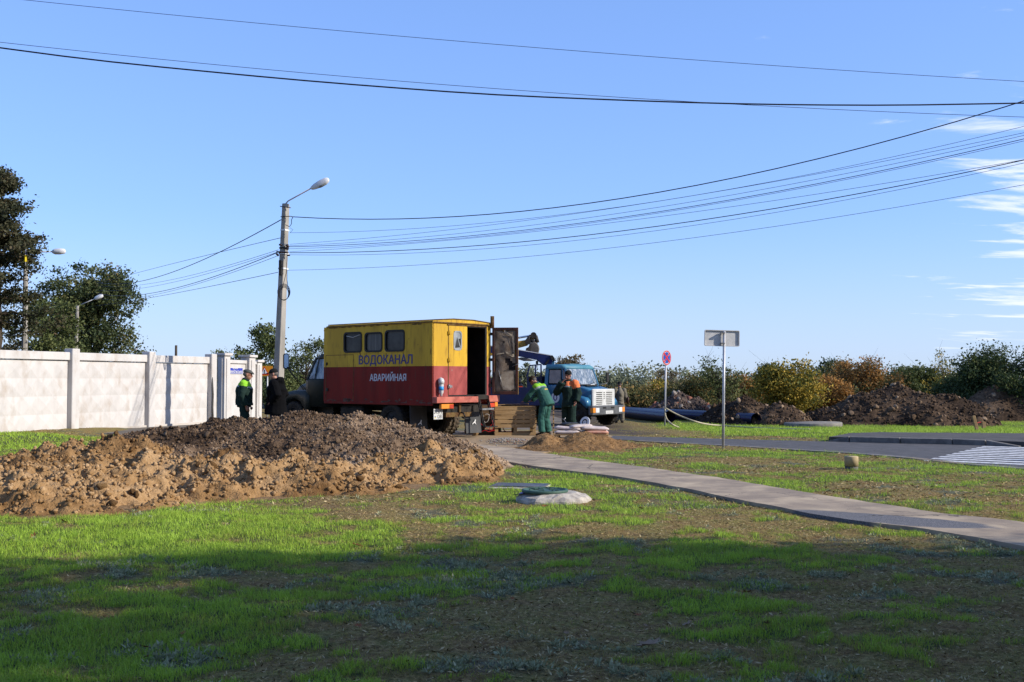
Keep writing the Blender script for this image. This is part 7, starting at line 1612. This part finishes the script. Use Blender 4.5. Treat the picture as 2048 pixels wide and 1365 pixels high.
def leaves(name, C, S, n, ls, m, seed, flat=.8, up=0.0):
    """C cluster centres, S radii; n leaves in each; quads"""
    r = np.random.default_rng(seed); k = len(C); c = np.repeat(C, n, 0); s = np.repeat(S, n)
    o = r.normal(size=(k * n, 3)) * np.array([.5, .5, .42 * flat]); p = c + o * s[:, None]; N_ = k * n
    d = r.normal(size=(N_, 3)); d /= np.linalg.norm(d, axis=1)[:, None]; q = r.normal(size=(N_, 3)); e = np.cross(d, q); e /= np.linalg.norm(e, axis=1)[:, None]
    L = ls * r.uniform(.6, 1.3, N_); W_ = L * r.uniform(.4, .75, N_)
    V = np.stack([p - d * L[:, None] / 2, p + e * W_[:, None] / 2, p + d * L[:, None] / 2, p - e * W_[:, None] / 2], 1).reshape(-1, 3); Fc = (np.arange(N_) * 4)[:, None] + [0, 1, 2, 3]
    T = np.clip(np.repeat(r.random(k), n) * .55 + r.random(N_) * .45, 0, 1)
    return npmesh(name, V, Fc, m, {'tint': np.repeat(T, 4)})
def branch(mb, a, b, r0, r1, rr, n=4, w=.08):
    L = (b - a).length; pts = [a.lerp(b, i / n) + (Vector((rr.gauss(0, 1), rr.gauss(0, 1), rr.gauss(0, .6))) * w * L * (1 if 0 < i < n else 0)) for i in range(n + 1)]
    mb.tube(pts, [r0 + (r1 - r0) * i / n for i in range(n + 1)], 6); return pts
def tree(name, label, base, height, rad, m, kind='round', seed=0, nclus=120, nleaf=60, leaf=.22, clus=.55, trunk_h=.3, bark='bark', group=None, lean=(0, 0), shape=None, sparse=0, twigs=0):
    rr = random.Random(seed); r = np.random.default_rng(seed); base = Vector(base); t_ = thing(name, label, 'tree' if kind != 'bush' else 'bush', base, 0, group)
    th = height * trunk_h; top = Vector((lean[0], lean[1], height))
    cz = (height + th) / 2; hz = (height - th) / 2; C = []
    sub = [(Vector((rr.gauss(0, .42) * rad, rr.gauss(0, .42) * rad, cz + rr.uniform(-.55, .62) * hz)), rr.uniform(.36, .60) * min(rad, hz * 1.2)) for _ in range(9 if kind != 'bush' else 7)]
    while len(C) < nclus:
        if kind == 'conifer':
            while len(C) < nclus:
                u = rr.random() ** .75; z = th * .08 + u * (height - th * .08); z = round(z / .95) * .95 + rr.gauss(0, .13); z = min(z, height - .3); u = max(0, min(.995, (z - th * .25) / (height - th * .25))); RR = rad * (1 - u) ** .62 * rr.uniform(.42, 1.25) + .3; a = rr.uniform(0, 6.28); up_ = rr.uniform(.05, .32)
                for q in range(11):
                    f = .25 + .75 * q / 10; sp = .12 + .16 * (1 - f)
                    C.append((math.cos(a) * RR * f + rr.gauss(0, sp), math.sin(a) * RR * f + rr.gauss(0, sp), min(height - .1, z + RR * (f ** 2) * up_ + rr.gauss(0, .09))))
            continue
            u = rr.random() ** .8; z = th * .3 + u * (height - th * .3); R_ = rad * (1 - u) ** .75 + .12; lay = (math.sin(z * 5.0 / max(1, height / 11)) * .5 + .5)
            a = rr.uniform(0, 6.28); q = R_ * (.35 + .65 * rr.random() ** .45) * (.62 + .55 * lay * float(vn(a * 1.6, z * .8, seed)) + .12); C.append((math.cos(a) * q, math.sin(a) * q, z - q * .15)); continue
        s_, q = rr.choice(sub); v = Vector((rr.gauss(0, 1), rr.gauss(0, 1), rr.gauss(0, 1))).normalized() * q * (rr.random() ** .38)
        p = s_ + v
        if p.z < th * .7 or p.z > height: continue
        e = ((p.x / rad) ** 2 + (p.y / rad) ** 2 + ((p.z - cz) / hz) ** 2)
        if e > 1.0: continue
        C.append((p.x + lean[0] * p.z / height, p.y + lean[1] * p.z / height, p.z))
    C = np.array(C); S = r.uniform(.6, 1.25, len(C)) * clus
    if kind != 'conifer':
        C[:, 2] = (height - clus * .35) - (np.percentile(C[:, 2], 99.5) - C[:, 2]) * ((height - th * .5) / (np.percentile(C[:, 2], 99.5) - C[:, 2].min() + .01)) * .98
        for q in (0, 1): mn, mx = np.percentile(C[:, q], 1), np.percentile(C[:, q], 99); C[:, q] = (C[:, q] - (mn + mx) / 2) * (2 * rad * .92 / (mx - mn + .01))
    mb = MB(); tr = max(.05, height * .022); tp = Vector((lean[0] * .8, lean[1] * .8, height * (.92 if kind == 'conifer' else .62))); branch(mb, Vector((0, 0, -.2)), tp, tr * 1.3, tr * (.15 if kind == 'conifer' else .45), rr, 6, .02)
    nb = min(len(C), 26 if kind != 'conifer' else 46)
    for i in r.choice(len(C), nb, replace=False):
        c = Vector(C[i]); hz_ = min(tp.z * .97, max(th * .6, c.z * (.55 if kind != 'conifer' else .97))); a = Vector((lean[0] * .8 * hz_ / height, lean[1] * .8 * hz_ / height, hz_)); pts = branch(mb, a, c, tr * .42, tr * .08, rr, 5, .07)
        for _ in range(twigs + (1 if kind != 'conifer' and height < 9 else 0)):
            q = pts[rr.randrange(2, 6)]; e = q + Vector((rr.gauss(0, .35), rr.gauss(0, .35), rr.uniform(.2, .9))) * clus * 2.4; mb.tube([q, q.lerp(e, .5) + Vector((rr.gauss(0, .05), 0, 0)), e], [tr * .10, tr * .07, tr * .03], 4)
    mb.build('trunk', bark, t_)
    if sparse: k = r.random(len(C)) > sparse; C = C[k]; S = S[k]
    obj('crown', leaves('crown', C, S, nleaf, leaf, m, seed), t_)
    return t_
def T(px, D, topy, halfpx, m, label, **k):
    x = px2x(px, D); z0 = float(base_z(x, D)); h = P(px, topy, D).z - z0; return tree(k.pop('name', 'tree'), label, (x, D, z0), h, halfpx * D / F, m, **k)
# behind the wall
T(-14, 54, 338, 150, 'leaf_conifer', 'tall brownish conifer at the far left behind the white wall', name='conifer_tree', kind='conifer', seed=3, nclus=900, nleaf=42, leaf=.17, clus=.46, trunk_h=.18, bark='bark')
T(178, 92, 529, 100, 'leaf_round', 'large round dark green tree behind the lamp poles', name='round_tree', seed=5, nclus=520, nleaf=70, leaf=.26, clus=.80, trunk_h=.10, group='trees behind the white wall')
T(92, 80, 600, 62, 'leaf_olive', 'olive green bushy tree between the conifer and the round tree', name='tree', seed=6, nclus=160, nleaf=60, leaf=.24, clus=.7, trunk_h=.08, group='trees behind the white wall', sparse=.2)
T(517, 74, 650, 66, 'leaf_olive', 'mid green broad tree just left of the concrete utility pole', seed=8, nclus=250, nleaf=60, leaf=.20, clus=.55, trunk_h=.08, group='trees behind the repair truck')
T(612, 66, 680, 44, 'leaf_olive', 'small loose tree between the utility pole and the yellow truck box', seed=9, nclus=120, nleaf=42, leaf=.15, clus=.42, trunk_h=.1, sparse=.25, twigs=4, group='trees behind the repair truck')
T(574, 52, 745, 34, 'leaf_olive', 'low yellow green bush at the foot of the utility pole', name='bush', kind='bush', seed=10, nclus=80, nleaf=50, leaf=.13, clus=.36, trunk_h=.05, group='trees behind the repair truck')
T(536, 60, 742, 24, 'leaf_dark', 'dark ivy covered bush behind the orange board', name='bush', kind='bush', seed=12, nclus=90, nleaf=50, leaf=.15, clus=.42, trunk_h=.02, group='trees behind the repair truck')
T(640, 58, 760, 40, 'leaf_dark', 'dark green bush behind the khaki cab', name='bush', kind='bush', seed=13, nclus=90, nleaf=50, leaf=.15, clus=.42, trunk_h=.02, group='trees behind the repair truck')
T(432, 88, 702, 16, 'leaf_olive', 'small tree top peeping over the wall beside the last diamond post', seed=14, nclus=40, nleaf=40, leaf=.2, clus=.4, trunk_h=.2, group='trees behind the white wall')
T(1047, 84, 727, 17, 'leaf_grey', 'grey green umbrella shaped tree seen under the crane boom', seed=15, nclus=46, nleaf=44, leaf=.22, clus=.42, trunk_h=.55, twigs=2, group='distant trees around the blue truck')
T(1028, 86, 741, 14, 'leaf_grey', 'lower grey green tree left of the umbrella shaped one', seed=16, nclus=36, nleaf=44, leaf=.22, clus=.42, trunk_h=.4, group='distant trees around the blue truck')
T(1073, 85, 737, 20, 'leaf_grey', 'grey green tree seen through the navy guard rail', seed=17, nclus=60, nleaf=44, leaf=.22, clus=.45, trunk_h=.2, group='distant trees around the blue truck')
T(1134, 92, 711, 26, 'leaf_brown', 'brown crowned tree rising behind the blue truck roof', seed=18, nclus=110, nleaf=50, leaf=.24, clus=.55, trunk_h=.2, twigs=2, group='distant trees around the blue truck')
RT = [(1208, 66, 748, 34, 'leaf_grey', 0), (1252, 62, 750, 40, 'leaf_grey', .2), (1300, 58, 760, 44, 'leaf_yellow', .2), (1330, 66, 742, 40, 'leaf_brown', .45), (1378, 56, 752, 46, 'leaf_mix', .1), (1436, 54, 709, 50, 'leaf_olive', .42), (1496, 60, 752, 44, 'leaf_orange', .1), (1532, 78, 730, 26, 'leaf_dark', 0),
      (1572, 50, 724, 62, 'leaf_yellow', .12), (1632, 66, 722, 44, 'leaf_dark', .05), (1676, 62, 722, 46, 'leaf_mix', .2), (1730, 58, 718, 56, 'leaf_orange', .22), (1652, 56, 752, 50, 'leaf_orange', .1), (1790, 62, 738, 44, 'leaf_dark', .05), (1838, 60, 735, 44, 'leaf_olive', .1), (1893, 57, 705, 44, 'leaf_yellow', .62),
      (1975, 52, 690, 74, 'leaf_dark', 0), (2062, 50, 682, 70, 'leaf_dark', .03), (1925, 55, 745, 50, 'leaf_dark', 0), (2150, 54, 690, 70, 'leaf_olive', 0), (1410, 64, 760, 50, 'leaf_mix', 0), (1262, 55, 775, 44, 'leaf_mix', .1), (1530, 64, 765, 44, 'leaf_mix', 0)]
LB_ = ['grey green tree just right of the blue truck windscreen', 'grey green tree beyond the man in beige', 'golden bush behind the crouching man in blue', 'half bare brown twiggy tree behind the round sign pole', 'mixed green and brown tree right of the round sign', 'tall thin leaved green tree behind the blank sign pole', 'orange bush right of the blank sign pole', 'distant dark green tree top left of the golden tree',
       'large golden yellow tree between two earth heaps', 'dark green tree right of the golden tree', 'green and russet tree left of the orange one', 'orange brown tree above the left flank of the largest heap', 'low orange bush at the left end of the largest heap', 'dark green tree above the crest of the largest heap', 'olive tree between the dark one and the sparse pale one', 'sparse pale yellow tree with bare twigs left of the big dark tree',
       'big dark glossy green tree at the right above the brown heap', 'tallest dark green tree at the right edge of the view', 'dark bush below the big dark green tree', 'olive green tree beyond the right edge', 'low mixed bush left of the blank sign pole', 'low olive brown bush behind the blue pipes', 'low russet green bush behind the middle earth heap']
for i, (px, D, ty, hp, m_, sp_) in enumerate(RT):
    big = hp > 55; low = ty > 742
    T(px, D, ty, hp, m_, LB_[i], name='bush' if low else 'tree', kind='bush' if low else 'round', seed=60 + i, nclus=int(150 + hp * 2.6) if not sp_ > .4 else 150, nleaf=52 if sp_ < .4 else 30, leaf=.125 if D < 60 else .15, clus=.42 if not big else .50, trunk_h=.03 if sp_ < .4 else .12, sparse=sp_, twigs=5 if sp_ > .15 else 1, group='autumn trees along the far side of the road')
# understorey along the far side: one mass
r = np.random.default_rng(77); n = 620; px = r.uniform(1180, 2300, n); D = r.uniform(55, 64, n); x = (px - 1024) / F * D; z = r.uniform(-.2, .95, n) * (1.0 + .35 * vn(px * .02, px * 0, 5)); C = np.stack([x, D, z], -1)
for nm, m_, k in (('undergrowth', 'leaf_mix', 0), ('undergrowth', 'leaf_dark', 1)):
    id = (vn(px * .012, px * 0 + 3, 9) > .55) == bool(k); o = obj(nm, leaves(nm, C[id], r.uniform(.5, .9, id.sum()), 46, .16, m_, 90 + k)); tag(o, 'tangled low undergrowth below the autumn trees' if k == 0 else 'dark low undergrowth below the right hand trees', 'undergrowth', kind='stuff')
# far wooded horizon all round
r = np.random.default_rng(5); n = 6000; a = r.uniform(-math.pi, math.pi, n); D = r.uniform(230, 330, n); x = np.sin(a) * D; y = np.cos(a) * D; hh = 1.5 + 4 * fbm(a * 14, a * 0, 4, 3); z = r.random(n) * hh; 
o = obj('far_woods', leaves('far_woods', np.stack([x, y, z], -1), r.uniform(1.5, 3, n), 22, .8, 'leaf_grey', 91)); tag(o, 'low far off woods closing the horizon', 'woods', kind='stuff')
# verge behind the side road
mb = MB(); v0 = [(px2x(510, 62), 62), (px2x(575, 60), 60), (px2x(700, 58), 58)]
for i in range(2):
    a, c = Vector((*v0[i], 0)), Vector((*v0[i + 1], 0)); mb.bar(a + Vector((0, 0, .1)), c + Vector((0, 0, .1)), .25, .3)
o = mb.build('low_kerb_wall', 'concrete', None); tag(o, 'low concrete edging across the side road behind the two men', 'kerb')
# shade trees beyond the right edge: they throw the big shadow over the foreground
SH = [(9.6, 7.6, 5.4, 2.9, .42), (13.6, 8.6, 8.6, 3.3, .45), (11.2, 4.6, 6.6, 3.4, .35), (17.2, 9.4, 11.2, 3.7, .5), (21.6, 10.4, 13.6, 3.8, .55), (15.2, 4.5, 9.2, 3.6, .4), (20.0, 5.8, 12, 3.9, .45), (9.0, 2.0, 5.6, 3.2, .3), (25.5, 11.6, 15.4, 3.6, .58), (26, 7.5, 14.5, 4.0, .5)]
SL = ['nearest low shade tree beside the right end of the footpath', 'second shade tree to the right of the lawn', 'low shade tree close to the lawn corner', 'tall shade tree behind the second one', 'very tall shade tree farther right', 'shade tree in the second row', 'tall shade tree in the second row', 'shade tree nearest to the viewer', 'farthest tall shade tree', 'tall tree at the end of the second row']
SH += [(21, -1.2, 18, 4.5, .6), (22.5, -3.6, 17.5, 4.5, .6), (20, -.8, 16, 4.3, .5), (18.5, -4.5, 14, 4.3, .4), (12.6, 1.2, 11.8, 4.2, .45), (12.4, 6.2, 6.0, 2.9, .3), (16.5, -1, 12.5, 4.2, .45), (-4, -6, 9, 4.5, .3), (4, -7, 10, 4.5, .3), (0, -12, 12, 5, .25), (-11, -4, 9, 4.2, .3)]  # trees behind the viewer are unseen, added to hold back sky light
SL += ['very tall shade tree of the fourth row', 'very tall shade tree of the fifth row', 'tall shade tree between the rows', 'shade tree to the right behind the viewer', 'shade tree filling the gap above the lawn corner', 'low shade tree left of the second one', 'tall shade tree of the third row', 'added unseen broad tree behind the viewer on the left', 'added unseen broad tree behind the viewer on the right', 'added unseen large tree straight behind the viewer', 'added unseen tree behind the viewer at the far left']
for i, (x, y, h, rd, th) in enumerate(SH):
    if i < 10: y -= .72 * h * (1 + th) / 2 + (.9, -.1, .4, 1.1, .2, .9, .3, .5, 1.0, .1)[i]
    tree('shade_tree', SL[i], (x, y, 0), h, rd, 'leaf_olive', seed=300 + i, nclus=230, nleaf=46, leaf=.21, clus=.58, trunk_h=th, sparse=(.0, .25, .1, .35, .2)[i % 5] if i < 18 else 0, group='shade trees beyond the right edge')
